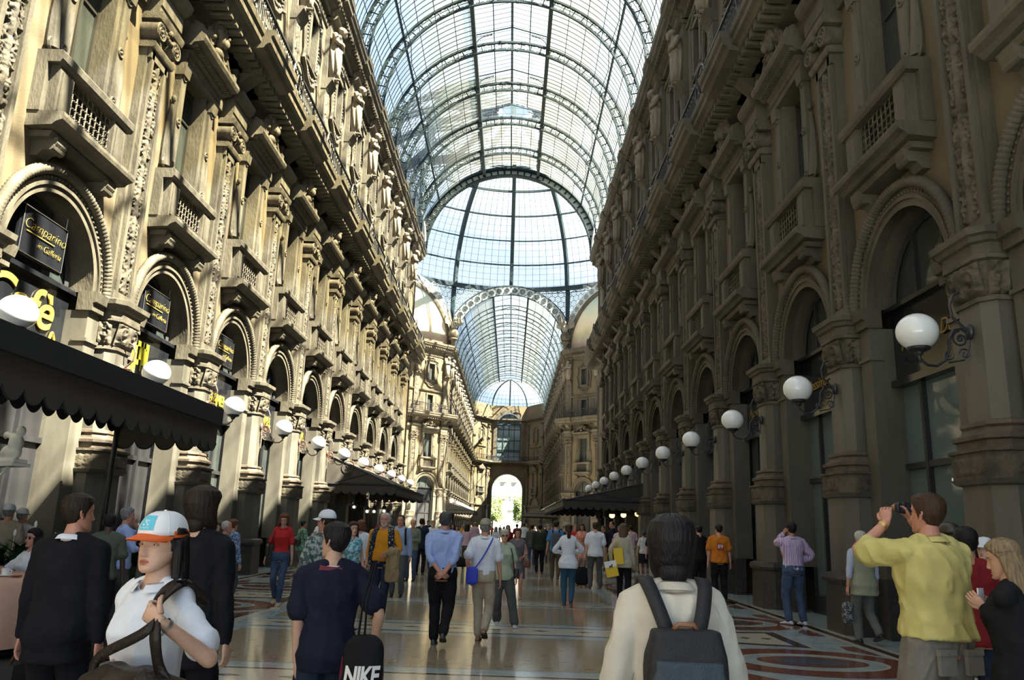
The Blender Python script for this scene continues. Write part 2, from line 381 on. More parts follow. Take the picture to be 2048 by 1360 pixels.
def upper_window(hi=True):
    P=[]
    m=MB()   # balcony slab with brackets
    m.prof([(-.1,7.62),(.44,7.66),(.50,7.72),(.60,7.76),(.62,7.82),(.62,7.88),(.55,7.90),(-.1,7.90)],-1.22,1.22)
    m.prof([(-.1,7.5),(.34,7.52),(.38,7.62),(-.1,7.62)],-1.08,1.08)
    P.append(('balcony_slab',m.mesh('balcony_slab',M['stone'])))
    bm=MB(); bm.prof([(-.1,7.22),(.12,7.24),(.2,7.34),(.36,7.36),(.42,7.46),(.42,7.56),(-.1,7.56)],-.14,.14)
    if hi:
        bm.T=Matrix.Translation((0,0,0)); bm.loft([[(x,.32+.07*math.cos(a),7.40+.07*math.sin(a)) for a in [2*PI*k/10 for k in range(10)]] for x in (-.16,.16)]); bm.T=None
    br=bm.mesh('bracket',M['stone'])
    P.append(('bracket',br,(-.82,0,0))); P.append(('bracket',br,(.82,0,0)))
    m=MB()
    for sg in (-1,1):
        m.box(sg*.70,sg*1.12,-.1,.36,7.9,8.78); m.box(sg*.76,sg*1.06,.3,.385,8.0,8.68); m.box(sg*1.12,sg*1.24,-.1,.2,7.9,8.78)
    m.prof([(-.1,8.78),(.40,8.78),(.44,8.84),(.46,8.95),(.42,9.0),(-.1,9.0)],-1.24,1.24)
    P.append(('parapet',m.mesh('parapet',M['stone'])))
    m=MB(); m.box(-.7,.7,.0,.10,7.9,8.78)
    if hi:
        m.cur=1
        for i in range(9):
            for j in range(6): m.ring((-.62+i*.155,.26,7.98+j*.145),.085,.014,8,4)
    else: m.cur=1; m.box(-.7,.7,.2,.25,7.9,8.78)
    P.append(('lattice_panel',m.mesh('lattice_panel',[M['dark'],M['stone2']])))
    m=MB()
    for sg in (-1,1):
        m.box(sg*.575,sg*.72,-.35,.10,9.0,11.72); m.box(sg*.72,sg*.96,-.1,.16,9.0,11.75)
        if hi:
            for z in (9.25,10.3,11.45): m.ring((sg*.84,.17,z),.085,.022,14,5); m.ell((sg*.84,.17,z),(.04,.04,.04),8,5)
            # outer scroll volute
            path=[(sg*(1.02+.10*math.sin(t*PI)*.6),.06,9.15+t*1.5) for t in np.linspace(0,1,10)]
            m.tube(path,[.14-.10*t for t in np.linspace(0,1,10)],8); m.ring((sg*1.08,.10,9.2),.1,.03,12,5)
            m.ell((sg*1.03,.08,10.8),(.06,.06,.09),8,6)
        m.prof([(-.1,11.45),(.22,11.45),(.26,11.75),(-.1,11.75)],sg*.70,sg*1.0)
    P.append(('window_frame',m.mesh('window_frame',M['stone'],hi,40)))
    m=MB(); m.prof([(-.1,11.72),(.22,11.72),(.22,11.86),(.26,11.88),(.26,12.02),(.34,12.08),(-.1,12.12)],-1.0,1.0)
    if hi:
        m.grid(relief_grid(1.6,.14,90,10,.03,5,.262,11.88))
    P.append(('lintel',m.mesh('lintel',M['stone'])))
    m=MB(); m.prof([(-.1,12.12),(.36,12.12),(.40,12.2),(.62,12.24),(.66,12.32),(.66,12.40),(.60,12.44),(-.1,12.44)],-1.15,1.15)
    if hi:
        for i in range(24): m.box(-1.1+i*.092,-1.06+i*.092,.36,.48,12.12,12.2)
    for sg in (-1,1): m.box(sg*.95,sg*1.15,.1,.55,12.44,12.68); m.ell((sg*1.05,.35,12.72),(.09,.12,.09),8,5)
    P.append(('pediment_cornice',m.mesh('pediment_cornice',M['stone'])))
    m=MB()
    if hi:
        for sg in (-1,1):
            t=np.linspace(0,1,14); path=[(sg*(.95-.72*q),.32,12.55+.38*q**1.4) for q in t]; m.tube(path,[.07+.05*q for q in t],8)
            m.ring((sg*.38,.36,12.78),.15,.045,16,6); m.ell((sg*.38,.38,12.78),(.075,.09,.075),10,6)
            m.ring((sg*.68,.34,12.60),.10,.035,14,5)
            for k in range(5): m.ell((sg*(.14+.06*k),.34,13.16-.07*k),(.06,.07,.1),7,5)
        # bearded head
        m.ell((0,.42,12.92),(.13,.15,.18),14,10); m.ell((0,.53,12.82),(.08,.07,.11),10,7); m.ell((0,.57,12.93),(.03,.04,.05),8,6)
        for sg in (-1,1): m.ell((sg*.05,.55,12.99),(.03,.02,.02),6,5); m.ell((sg*.10,.44,12.98),(.07,.09,.12),8,6)
        for k in range(7): a=PI*(k/6); m.ell((.13*math.cos(a),.42,13.04+.14*math.sin(a)),(.06,.08,.08),7,5)
        m.ell((0,.38,12.6),(.18,.12,.12),10,6)
    else:
        m.loft([[(x,.2,12.44),(x,.5,12.44),(x,.5,12.5+h),(x,.2,12.5+h)] for x,h in ((-.9,0),(-.5,.25),(-.15,.5),(0,.68),(.15,.5),(.5,.25),(.9,0))])
    _cm=m.mesh('crest',M['stone2'],hi,50); _cm.transform(Matrix.Translation((0,.0,12.44))@Matrix.Diagonal((1.12,1.25,1.2,1))@Matrix.Translation((0,0,-12.44))); P.append(('crest',_cm))
    m=MB(); m.add([(-.6,-.28,9.0),(.6,-.28,9.0),(.6,-.28,11.75),(-.6,-.28,11.75)],[(0,1,2,3)])
    P.append(('pane',m.mesh('pane',M['pane'])))
    m=MB()
    for x in (-.57,0,.57): m.box(x-.035,x+.035,-.3,-.22,9.0,11.75)
    m.box(-.6,.6,-.3,-.22,9.0,9.1); m.box(-.6,.6,-.3,-.22,11.65,11.75); m.box(-.6,.6,-.3,-.24,10.9,10.96)
    P.append(('casement',m.mesh('casement',M['casement'])))
    return P
def attic_window(hi=True):
    P=[]
    m=MB(); m.add([(-.42,-.25,14.15),(.42,-.25,14.15),(.42,-.25,16.2),(-.42,-.25,16.2)],[(0,1,2,3)]); m.add([(-.45,-.25,18.0),(.45,-.25,18.0),(.45,-.25,19.9),(-.45,-.25,19.9)],[(0,1,2,3)])
    P.append(('pane',m.mesh('pane',M['pane'])))
    m=MB()
    for z0,z1,h in ((14.15,16.2,.42),(18.0,19.9,.45)):
        for x in (-h,0,h): m.box(x-.03,x+.03,-.27,-.2,z0,z1)
        m.box(-h,h,-.27,-.2,z0,z0+.07); m.box(-h,h,-.27,-.2,z1-.07,z1)
    P.append(('casement',m.mesh('casement',M['casement'])))
    m=MB()
    for sg in (-1,1):
        m.box(sg*.39,sg*.60,-.26,.10,14.1,16.35); m.box(sg*.42,sg*.62,-.26,.14,17.9,20.0)
        m.box(sg*.9,sg*1.5,-.05,.05,14.3,16.3)
    m.box(-.62,.62,-.26,.12,16.2,16.4); m.box(-.62,.62,-.26,.14,17.8,18.0); m.box(-.62,.62,-.26,.14,19.9,20.1)
    m.prof([(0,16.6),(.14,16.6),(.2,16.7),(.2,16.78),(0,16.8)],-1.8,1.8)
    # cartouche outline
    out=[(-.62,17.55),(-.40,17.3),(0,17.15),(.40,17.3),(.62,17.55),(.95,17.7),(.85,18.1),(.98,18.5),(1.08,18.95),(.98,19.4),(.85,19.8),(.95,20.15),(.62,20.3),(.40,20.55),(0,20.68),(-.40,20.55),(-.62,20.3),(-.95,20.15),(-.85,19.8),(-.98,19.4),(-1.08,18.95),(-.98,18.5),(-.85,18.1),(-.95,17.7),(-.62,17.55)]
    m.tube([(x,.08,z) for x,z in out],.09,6)
    if hi:
        for sg in (-1,1):
            for k in range(16): m.ell((sg*(.74+.03*math.sin(k)),.10,17.75+k*.15),(.06,.05,.06),6,4)
        for k in range(9): m.ell((-.5+k*.125,.12,20.28+.12*math.sin(k/8*PI)),(.07,.07,.08),6,4); m.ell((-.5+k*.125,.10,17.58-.16*math.sin(k/8*PI)),(.07,.06,.08),6,4)
    P.append(('cartouche_frame',m.mesh('cartouche_frame',M['stone'],hi,50)))
    return P
AW={}
for shop in ('pane','paneb','dark'): AW[shop]=arch_window(True,shop,2)
AWL=arch_window(False,'pane',2); UW=upper_window(True); UWL=upper_window(False); TW=attic_window(True); TWL=attic_window(False)
def low(parts):
    q=[]
    for p in parts:
        if len(p)==3:
            me=p[1].copy(); me.transform(Matrix.Translation(p[2])); q.append((p[0],me))
        else: q.append(p)
    return q
def split_low(name,parts):
    q=low(parts); pane=[p for p in q if 'pane' in p[0]]; rest=[p for p in q if 'pane' not in p[0]]
    return [('frame',joinmesh(name+'_frame',rest)),('pane',joinmesh(name+'_pane',pane))]
AWLL=split_low('arch_window',AWL); UWLL=split_low('upper_window',UWL); TWLL=split_low('attic_window',TWL)
NW=[0]
def put_win(parts,loc,rz,label):
    NW[0]+=1; t=E('window_%d'%NW[0],loc,rz)
    for p in parts:
        o=O(p[0],p[1],t)
        if len(p)==3: o.location=p[2]
    tag(t,label,kind='structure'); return t
for side,(X,rz,y0) in SIDES.items():
    for k in range(-2,10):
        y=y0+PIT*(k+.5); nm=ORD[k+2]+' bay of the '+SUNNY[side]+' near arm'
        shop='pane'
        if side=='right': shop={0:'paneb',1:'paneb',2:'pane',3:'paneb'}.get(k,'dark')
        if side=='left' and (k>=5 or k<=1): shop='dark'
        hi=k<=6
        put_win(AW[shop],(X,y,0),rz,'arched shop window under its rope moulding, '+nm)
        put_win(UW if k>-2 else UWLL,(X,y,0),rz,'tall window with balconet and crested pediment, '+nm)
        put_win(TW if k>-2 else TWLL,(X,y,0),rz,'cartouche framed attic window above the balcony, '+nm)
    for i in range(12):
        y=FARY[i]+PIT/2; nm=ORD[i]+' bay of the '+SUNNY[side]+' far arm'
        put_win(AWLL,(X,y,0),rz,'arched shop window, '+nm); put_win(UWLL,(X,y,0),rz,'tall pedimented window, '+nm); put_win(TWLL,(X,y,0),rz,'small attic window, '+nm)
for side in DIAG:
    for i,u in enumerate((-4.35,0,4.35)):
        nm='on the '+('west' if side=='left' else 'east')+' diagonal wall under the dome, '+ORD[i]+' bay'
        l=dg(side,u); rz=DIAG[side][1]
        put_win(AW['dark'],l,rz,'arched shop window '+nm); put_win(UW,l,rz,'tall pedimented window '+nm); put_win(TW,l,rz,'cartouche attic window '+nm)
# ------------------------------------------------------------------ walls
def wall_bay(m,uc,half,pl):
    # stucco wall piece for one bay: arch hole, window holes ; local coordinates, pl = list of x edges
    R=1.32; zc=5.58; n=20
    A=arcpts(uc,zc,R,PI,0,n)
    top=[(uc-half+2*half*i/n,7.4) for i in range(n+1)]
    m.grid([[(x,0,z) for x,z in A],[(x,0,z) for x,z in top]])
    for sg in (-1,1): m.poly([(uc+sg*R,0,zc),(uc+sg*half,0,zc),(uc+sg*half,0,7.4)])
    def rect(x0,x1,z0,z1,y=0): m.poly([(x0,y,z0),(x1,y,z0),(x1,y,z1),(x0,y,z1)])
    def hole(hw,z0,z1,d=-.3):
        for sg in (-1,1):
            rect(uc+sg*hw,uc+sg*half,z0,z1); m.poly([(uc+sg*hw,0,z0),(uc+sg*hw,d,z0),(uc+sg*hw,d,z1),(uc+sg*hw,0,z1)])
        m.poly([(uc-hw,0,z1),(uc+hw,0,z1),(uc+hw,d,z1),(uc-hw,d,z1)]); m.poly([(uc-hw,0,z0),(uc+hw,0,z0),(uc+hw,d,z0),(uc-hw,d,z0)])
    rect(uc-half,uc+half,7.4,9.0); hole(.6,9.0,11.75); rect(uc-half,uc+half,11.75,14.15); hole(.42,14.15,16.2); rect(uc-half,uc+half,16.2,18.0); hole(.45,18,19.9); rect(uc-half,uc+half,19.9,22.6)
def back_box(m,u0,u1):
    m.poly([(u0,-.55,0),(u1,-.55,0),(u1,-.55,23.2),(u0,-.55,23.2)])
for side,(X,rz,y0) in SIDES.items():
    m=MB(); sg=-1 if side=='left' else 1
    # local x for left = -Y ; for right = +Y
    def U(y): return -y if side=='left' else y
    for k in range(-4,10): wall_bay(m,U(y0+PIT*(k+.5)),PIT/2,None)
    e=y0+PIT*10
    a,b=sorted((U(e),U(OY0))); m.poly([(a,0,0),(b,0,0),(b,0,22.6),(a,0,22.6)])
    a,b=sorted((U(y0-4*PIT),U(OY0))); back_box(m,a,b)
    for i in range(12): wall_bay(m,U(FARY[i]+PIT/2),PIT/2,None)
    for p,q in ((OY1,FARY[0]),(FARY[12],AY1)):
        a,b=sorted((U(p),U(q))); m.poly([(a,0,0),(b,0,0),(b,0,22.6),(a,0,22.6)])
    a,b=sorted((U(OY1),U(AY1))); back_box(m,a,b)
    # end return at octagon
    o=O('wall_'+side,m.mesh('wall',M['stucco']),None,(X,0,0),rz); tag(o,'ochre stucco wall of the arcade, %s side'%SUNNY[side],kind='structure')
    # solid building mass behind, keeps daylight out
    m=MB()
    x0,x1=sorted((sg*(HW+.6),sg*(HW+9)))
    m.box(x0,x1,-7.5,OY0-2,0,23.2); m.box(x0,x1,OY1+3,AY1+4,0,23.2)
    o=O('wall_outer_'+side,m.mesh('mass',M['stone'])); tag(o,kind='structure')
for side in DIAG:
    m=MB()
    for u in (-4.35,0,4.35): wall_bay(m,u,2.175,None)
    for a,b in ((-7.15,-6.525),(6.525,7.15)): m.poly([(a,0,0),(b,0,0),(b,0,22.6),(a,0,22.6)])
    back_box(m,-7.6,7.6)
    o=O('wall_diagonal_'+('west' if side=='left' else 'east'),m.mesh('wall',M['stucco']),None,dg(side,0),DIAG[side][1]); tag(o,'yellow stucco wall of the octagon',kind='structure')
# ------------------------------------------------------------------ continuous cornices and balconies
def long_cornice(m,prof,us,u0,u1,extra,hw):
    """profile along x, plus ressaut blocks at us"""
    m.prof(prof,u0,u1)
    for u in us: m.prof([(w+(extra if w>0 else 0),z) for w,z in prof],u-hw,u+hw)
BALP=[(-.1,13.35),(.40,13.35),(.55,13.50),(.95,13.55),(1.02,13.66),(1.12,13.70),(1.12,13.88),(1.18,13.92),(1.20,14.08),(-.1,14.08)]
ENTP=[(-.1,11.98),(.10,11.98),(.12,12.1),(.12,12.36),(.22,12.42),(.26,12.5),(.30,12.6),(.30,12.64),(-.1,12.66)]
UCP=[(-.1,21.3),(.16,21.3),(.18,21.5),(.40,21.62),(.44,21.9),(.70,22.0),(.74,22.14),(.80,22.2),(.82,22.42),(-.1,22.42)]
DADO=[(-.1,20.85),(.07,20.85),(.10,20.95),(.07,21.02),(-.1,21.02)]
def run_trims(us,u0,u1,loc,rz,desc,dent=True):
    for nm,pr,ex,hw,desc2 in (('balcony',BALP,.24,1.15,'projecting balcony cornice'),('entab',ENTP,.0,.5,'moulded entablature over the windows'),('top',UCP,.10,.5,'crowning cornice below the glass vault'),('dado',DADO,0,.3,'thin egg moulding of the attic')):
        m=MB(); long_cornice(m,pr,us,u0,u1,ex,hw)
        if dent:
            if nm=='balcony':
                u=u0+.1
                while u<u1-.1: m.box(u,u+.16,.38,.92,13.34,13.56); u+=.34
            if nm=='top':
                u=u0+.1
                while u<u1-.1: m.box(u,u+.12,.18,.60,21.66,21.88); u+=.26
        o=O(trimname(),m.mesh('cornice',M['stone']),None,loc,rz); tag(o,desc2+' '+desc,kind='structure')
for side,(X,rz,y0) in SIDES.items():
    s=-1 if side=='left' else 1
    us=[s*y for y in NEARY[side]]; a,b=sorted((s*(y0-4*PIT),s*(OY0+.25)))
    run_trims(us,a,b,(X,0,0),rz,'on the %s near wall'%SUNNY[side])
    us=[s*y for y in FARY]; a,b=sorted((s*(OY1-.25),s*AY1))
    run_trims(us,a,b,(X,0,0),rz,'on the %s far wall'%SUNNY[side],False)
for side in DIAG: run_trims((-6.5,-2.19,2.19,6.5),-7.2,7.2,dg(side,0),DIAG[side][1],'on the %s diagonal wall under the dome'%('west' if side=='left' else 'east'))
# railing of one bay
def railing_mesh(hi):
    m=MB(); W=PIT
    def y(x): return 1.06
    z0,z1=14.08,15.05
    m.box(-W/2,W/2,1.02,1.08,z0+.06,z0+.10); m.box(-W/2,W/2,1.0,1.10,z1-.05,z1)
    st=.13 if hi else .3
    x=-W/2+.05
    while x<W/2:
        if abs(x)>.55 or not hi: m.tube([(x,1.05,z0),(x,1.05,z1)],.014 if hi else .03,4,False)
        x+=st
    if hi:
        # bulged ornamental centre panel with oval and scrolls
        m.tube([(.55*math.cos(a),1.12,z0+.5+.62*math.sin(a)) for a in np.linspace(0,2*PI,24)],.03,5,False)
        m.ring((0,1.13,z0+.5),.24,.03,16,5,sq=.6)
        for sx in (-1,1):
            for sz in (-1,1): m.ring((sx*.30,1.12,z0+.5+sz*.24),.13,.022,12,4); m.ring((sx*.30,1.12,z0+.5+sz*.24),.06,.02,8,4)
            for k in range(6): m.ring((sx*(.75+.26*k),1.05,z0+.78),.09,.014,10,4); m.ring((sx*(.75+.26*k),1.05,z0+.28),.09,.014,10,4)
    return m.mesh('railing_panel',M['black'])
RH=railing_mesh(True); RL=railing_mesh(False)
def put_rail(lst,loc,rz,label,me):
    t=E('balcony_railing',loc,rz); tag(t,label,'railing')
    for u in lst: O('railing_panel',me,t,(u,0,0))
for side,(X,rz,y0) in SIDES.items():
    s=-1 if side=='left' else 1
    put_rail([s*(y0+PIT*(k+.5)) for k in range(-2,11)],(X,0,0),rz,'black wrought iron railing running along the %s near balcony'%SUNNY[side],RH)
    put_rail([s*(y+PIT/2) for y in FARY[:12]],(X,0,0),rz,'dark iron railing along the %s balcony of the far arm'%SUNNY[side],RL)
    put_rail([-4.35,0,4.35],dg(side,0),DIAG[side][1],'iron balcony railing on the %s diagonal wall under the dome'%('west' if side=='left' else 'east'),RH)
# ------------------------------------------------------------------ glazed barrel vaults (the ceiling)
VR=6.95; VZ=22.5; LX=2.15; LA=math.acos(LX/VR)   # lantern half width and angle
def vp(a,r=VR,y=0): return (r*math.cos(a),y,VZ+r*math.sin(a))
def rib_mesh(hi):
    m=MB(); n=48 if hi else 28
    A=[PI*i/n for i in range(n+1)]
    for r,h in ((6.93,.06),(6.42,.045)): m.loft([[(( r-h)*math.cos(a),-.06,VZ+(r-h)*math.sin(a)),((r+h)*math.cos(a),-.06,VZ+(r+h)*math.sin(a)),((r+h)*math.cos(a),.06,VZ+(r+h)*math.sin(a)),((r-h)*math.cos(a),.06,VZ+(r-h)*math.sin(a))] for a in A])
    q=36 if hi else 20
    for i in range(q+1):
        a=PI*i/q; m.tube([vp(a,6.42),vp(a,6.93)],.038,4,False)
        if hi and i<q:
            b=PI*(i+.5)/q
            for s in (-1,1):
                # little cusps in every panel
                m.tube([vp(a if s<0 else a+PI/q,6.85),vp(b+s*.02,6.80),vp(b,6.88)],.022,4,False)
                m.tube([vp(a if s<0 else a+PI/q,6.50),vp(b+s*.02,6.55),vp(b,6.47)],.022,4,False)
    # lantern gable truss
    for s in (-1,1):
        m.tube([(s*LX,0,VZ+6.6),(s*LX,0,VZ+7.35)],.05,4); m.tube([(s*LX,0,VZ+7.35),(0,0,VZ+7.95)],.045,4)
        m.tube([(s*LX,0,VZ+6.62),(0,0,VZ+6.62+.36)],.0,4) if False else None
        if hi:
            # pierced quarter brackets
            P=[(s*(LX-.05),.0,VZ+6.65),(s*(LX-.15),0,VZ+7.0),(s*(LX-.45),0,VZ+7.25),(s*(LX-1.0),0,VZ+7.42)]
            m.tube(P,.03,4,False)
            for k in range(5): m.ring((s*(LX-.13-.19*k),0,VZ+7.18+.06*k),.075,.016,8,4)
    return m.mesh('rib',M['iron'])
def vault(y0,y1,ribs,label,hi,name):
    yl=y1-8.6 if hi else y1
    t=E(name); tag(t,label,kind='structure')
    # glass
    m=MB(); n=40
    for (a0,a1,mi) in ((0,LA-.42,0),(LA-.42,LA,1),(PI-LA,PI-LA+.42,2),(PI-LA+.42,PI,0)):
        m.cur=0 if mi==0 else 1
        k=10; m.grid([[vp(a0+(a1-a0)*i/k,VR+.08,y0) for i in range(k+1)],[vp(a0+(a1-a0)*i/k,VR+.08,y1) for i in range(k+1)]])
    m.cur=0
    for s in (-1,1): m.grid([[(s*LX,y0,VZ+6.65),(s*LX,y0,VZ+7.35),(0,y0,VZ+7.98)],[(s*LX,yl,VZ+6.65),(s*LX,yl,VZ+7.35),(0,yl,VZ+7.98)]])
    if hi: m.grid([[vp(LA+(PI-2*LA)*i/12,VR+.08,yl) for i in range(13)],[vp(LA+(PI-2*LA)*i/12,VR+.08,y1) for i in range(13)]]); m.poly([(-LX,yl,VZ+6.65),(LX,yl,VZ+6.65),(LX,yl,VZ+7.35),(0,yl,VZ+7.98),(-LX,yl,VZ+7.35)])
    O('roof_glass',m.mesh('roof_glass',[M['rglass'],M['yglass']]),t)
    # glazing bars across
    sp=.42; m=MB(); y=y0+sp/2; n=22 if hi else 12
    while y<y1:
        for a0,a1 in ((0,LA),(PI-LA,PI)):
            m.loft([[vp(a0+(a1-a0)*i/n,VR+.03,y-.017),vp(a0+(a1-a0)*i/n,VR+.06,y-.017),vp(a0+(a1-a0)*i/n,VR+.06,y+.017),vp(a0+(a1-a0)*i/n,VR+.03,y+.017)] for i in range(n+1)],True,False)
        if y<yl:
            for s in (-1,1): m.tube([(s*LX,y,VZ+7.35),(0,y,VZ+7.95)],.016,4,False); m.tube([(s*LX,y,VZ+6.7),(s*LX,y,VZ+7.35)],.016,4,False)
        else: m.tube([vp(LA+(PI-2*LA)*i/10,VR+.045,y) for i in range(11)],.016,4,False)
        y+=sp
    O('glazing_bars',m.mesh('glazing_bars',M['iron']),t)
    # longitudinal purlins
    m=MB()
    for a in [LA*k/8 for k in range(9)]:
        for s in (0,1):
            b=a if s==0 else PI-a; m.tube([vp(b,VR,y0),vp(b,VR,y1)],.02,4)
    m.tube([(0,y0,VZ+7.93),(0,yl,VZ+7.93)],.07,4)
    for s in (-1,1): m.tube([(s*LX/2,y0,VZ+7.64),(s*LX/2,yl,VZ+7.64)],.03,4)
    if hi:
        for q in range(7): b=LA+(PI-2*LA)*q/6; m.tube([vp(b,VR,yl),vp(b,VR,y1)],.045 if q==3 else .02,4)
    O('glazing_rails',m.mesh('glazing_rails',M['iron']),t)
    for s in (-1,1):
        m=MB(); m.box(s*LX-.11,s*LX+.11,y0,y1,VZ+6.30,VZ+6.70); m.box(s*(LX)-.03,s*LX+.03,y0,y1,VZ+6.7,VZ+6.95)
        O('lantern_beam',m.mesh('lantern_beam',M['iron']),t)
        b=.62 if s>0 else PI-.62
        m=MB(); m.tube([vp(b,VR-.05,y0),vp(b,VR-.05,y1)],.07,4)
        ys=ribs if hi else []
        for i in range(len(ys)-1):
            m.tube([vp(b,6.42,ys[i]),vp(b,6.72,(ys[i]+ys[i+1])/2),vp(b,6.42,ys[i+1])],.022,4,False)
        O('purlin',m.mesh('purlin',M['iron']),t)
        m=MB(); m.box(s*7.1-.12,s*7.1+.12,y0,y1,22.38,22.7); O('springer_beam',m.mesh('springer_beam',M['iron']),t)
    rm=rib_mesh(hi)
    for y in ribs: O('rib',rm,t,(0,y,0))
    return t
NRIB=[10.2+PIT*k for k in range(-3,11)]
vault(-7.0,OY0,[y for y in NRIB if y<OY0-1],'iron and glass barrel vault over the near arm',True,'ceiling')
vault(OY1,AY1,FARY[1:]+[],'iron and glass barrel vault over the far arm',False,'ceiling_far')
# end arches of the vaults at the octagon
def end_arch(y,name,label,light):
    m=MB(); n=48
    def band(r0,r1,ya,yb,mi=0):
        m.cur=mi
        m.loft([[vp(PI*i/n,r0,ya),vp(PI*i/n,r1,ya),vp(PI*i/n,r1,yb),vp(PI*i/n,r0,yb)] for i in range(n+1)])
    if light:
        band(6.75,7.9,y-.06,y+.1,1)
        for r in (6.75,7.9): band(r-.06,r+.06,y-.12,y-.04,0)
        for i in range(24):
            a=PI*(i+.5)/24; c=vp(a,7.32,y-.09); 
            m.cur=0; m.ring(c,.30,.035,14,4); m.ring(c,.12,.03,8,4)
            for k in range(8): b=2*PI*k/8; m.tube([(c[0]+.12*math.cos(b),c[1],c[2]+.12*math.sin(b)),(c[0]+.3*math.cos(b),c[1],c[2]+.3*math.sin(b))],.02,4,False)
            a=PI*i/24
            for rr in (6.95,7.69): m.ring(vp(a,rr,y-.09),.09,.02,8,4)
    else:
        band(6.42,6.52,y-.25,y+.25); band(6.95,7.15,y-.25,y+.25)
        for i in range(41):
            a=PI*i/40; m.tube([vp(a,6.5,y),vp(a,7.0,y)],.06,4,False)
        m.cur=1; band(6.52,6.95,y+.08,y+.1,1); m.cur=0
        for i in range(90): a=PI*(i+.5)/90; m.tube([vp(a,6.42,y-.2),vp(a,6.34,y-.2)],.03,4,False)
    o=O(trimname(),m.mesh('end_arch',[M['iron'],M['lace']])); tag(o,label,kind='structure')
M['lace']=mat('pierced pale iron filigree',(.30,.32,.30),.5,(.50,.52,.50),9,lo=.42,hi=.52)
end_arch(OY0,'a','dark iron end arch of the near vault, open to the dome',False)
end_arch(OY1,'b','pale filigree arch with rosettes at the mouth of the far vault',True)
# closing glass between the near vault and its arch is open; lantern end wall
# ------------------------------------------------------------------ octagon upper part: spandrels, lunettes, ring, dome
DR=APO/math.cos(PI/8); RZ=30.3; DH=14.3
lac=MB(); # hexagon lattice clipped to spandrel
def spandrel(open_arch):
    """vertical glazed face above z=22.5, u in [-7.08,7.08], with arch hole radius 7.9 ; returns lattice and glass meshes"""
    m=MB(); s=.42; W=7.05
    def ok(x,z): return abs(x)<W and 22.6<z<RZ-.5 and (x*x+(z-VZ)**2)>7.95**2
    rows=int(8.5/(s*1.5))+1
    for j in range(rows):
        for i in range(-12,13):
            cx=(i+(.5 if j%2 else 0))*s*math.sqrt(3); cz=22.6+j*s*1.5
            if not ok(cx,cz): continue
            P=[(cx+s*.98*math.sin(PI*k/3),0,cz+s*.98*math.cos(PI*k/3)) for k in range(7)]; m.tube(P,.05,4,False)
            P=[(cx+s*.45*math.sin(PI*k/3+.5),0,cz+s*.45*math.cos(PI*k/3+.5)) for k in range(7)]; m.tube(P,.03,3,False)
    g=MB(); n=24
    A=[(8.0*math.cos(PI*i/n),8.0*math.sin(PI*i/n)) for i in range(n+1)]
    low_=[];up=[]
    for x,z in A:
        if abs(x)<=7.08: low_.append((x,.06,VZ+z)); up.append((x,.06,RZ))
    g.grid([low_,up])
    return m.mesh('hexagon_lattice',M['lace2']),g.mesh('spandrel_glass',M['dglass'])
M['lace2']=mat('grey green lattice iron',(.16,.20,.19),.5)
LAT,SGL=spandrel(True)
def lunette():
    m=MB(); n=40
    m.loft([[(r*math.cos(PI*i/n),w,VZ+r*math.sin(PI*i/n)) for r,w in ((6.45,-.1),(6.45,.2),(6.7,.28),(6.95,.2),(6.95,-.1))] for i in range(n+1)])
    return m.mesh('lunette_frame',M['stone'])
# mural: procedural painted landscape (sky to ground), generic
def mural():
    m=bpy.data.materials.new('painted mural'); m.use_nodes=True; nt=m.node_tree; N=nt.nodes; L=nt.links; b=N['Principled BSDF']; b.inputs['Roughness'].default_value=.8
    tc=N.new('ShaderNodeTexCoord'); sx=N.new('ShaderNodeSeparateXYZ'); L.new(tc.outputs['Object'],sx.inputs[0])
    n=N.new('ShaderNodeTexNoise'); n.inputs['Scale'].default_value=.55; n.inputs['Detail'].default_value=6; L.new(tc.outputs['Object'],n.inputs['Vector'])
    mr=N.new('ShaderNodeMapRange'); mr.inputs[1].default_value=22.5; mr.inputs[2].default_value=29; L.new(sx.outputs['Z'],mr.inputs[0])
    ad=N.new('ShaderNodeMath'); ad.operation='MULTIPLY_ADD'; ad.inputs[1].default_value=.55; L.new(n.outputs[0],ad.inputs[0]); 
    sb=N.new('ShaderNodeMath'); sb.operation='SUBTRACT'; sb.inputs[1].default_value=.27; L.new(mr.outputs[0],sb.inputs[0]); L.new(sb.outputs[0],ad.inputs[2])
    r=N.new('ShaderNodeValToRGB'); e=r.color_ramp.elements; e[0].position=.0; e[0].color=(.30,.22,.14,1); e[1].position=1; e[1].color=(.30,.42,.40,1)
    for p,c in ((.12,(.42,.30,.22,1)),(.22,(.45,.42,.25,1)),(.35,(.62,.50,.34,1)),(.6,(.60,.55,.40,1)),(.8,(.42,.50,.44,1))):
        x=e.new(p); x.color=c
    L.new(ad.outputs[0],r.inputs[0]); L.new(r.outputs[0],b.inputs['Base Color']); return m
M['mural']=mural()
LUN=lunette()
mm=MB(); n=40; mm.add([(6.5*math.cos(PI*i/n),.05,VZ+6.5*math.sin(PI*i/n)) for i in range(n+1)],[tuple(range(n+1))]); MUR=mm.mesh('mural',M['mural'])
def face_frame():
    m=MB(); n=48
    m.cur=1; m.loft([[(r*math.cos(PI*i/n),w,VZ+r*math.sin(PI*i/n)) for r,w in ((6.98,.0),(7.9,.0),(7.9,.12),(6.98,.12))] for i in range(n+1)])
    m.cur=0
    for i in range(24):
        a=PI*(i+.5)/24; c=(7.44*math.cos(a),.14,VZ+7.44*math.sin(a)); m.ring(c,.28,.03,12,4); m.ring(c,.11,.03,8,4)
    return m.mesh('filigree_arch',[M['iron'],M['lace']])
FFR=face_frame()
drum=E('dome_drum',(0,0,0)); tag(drum,'glazed iron spandrels and arches carrying the great dome',kind='structure'); drum.name='ceiling_drum'
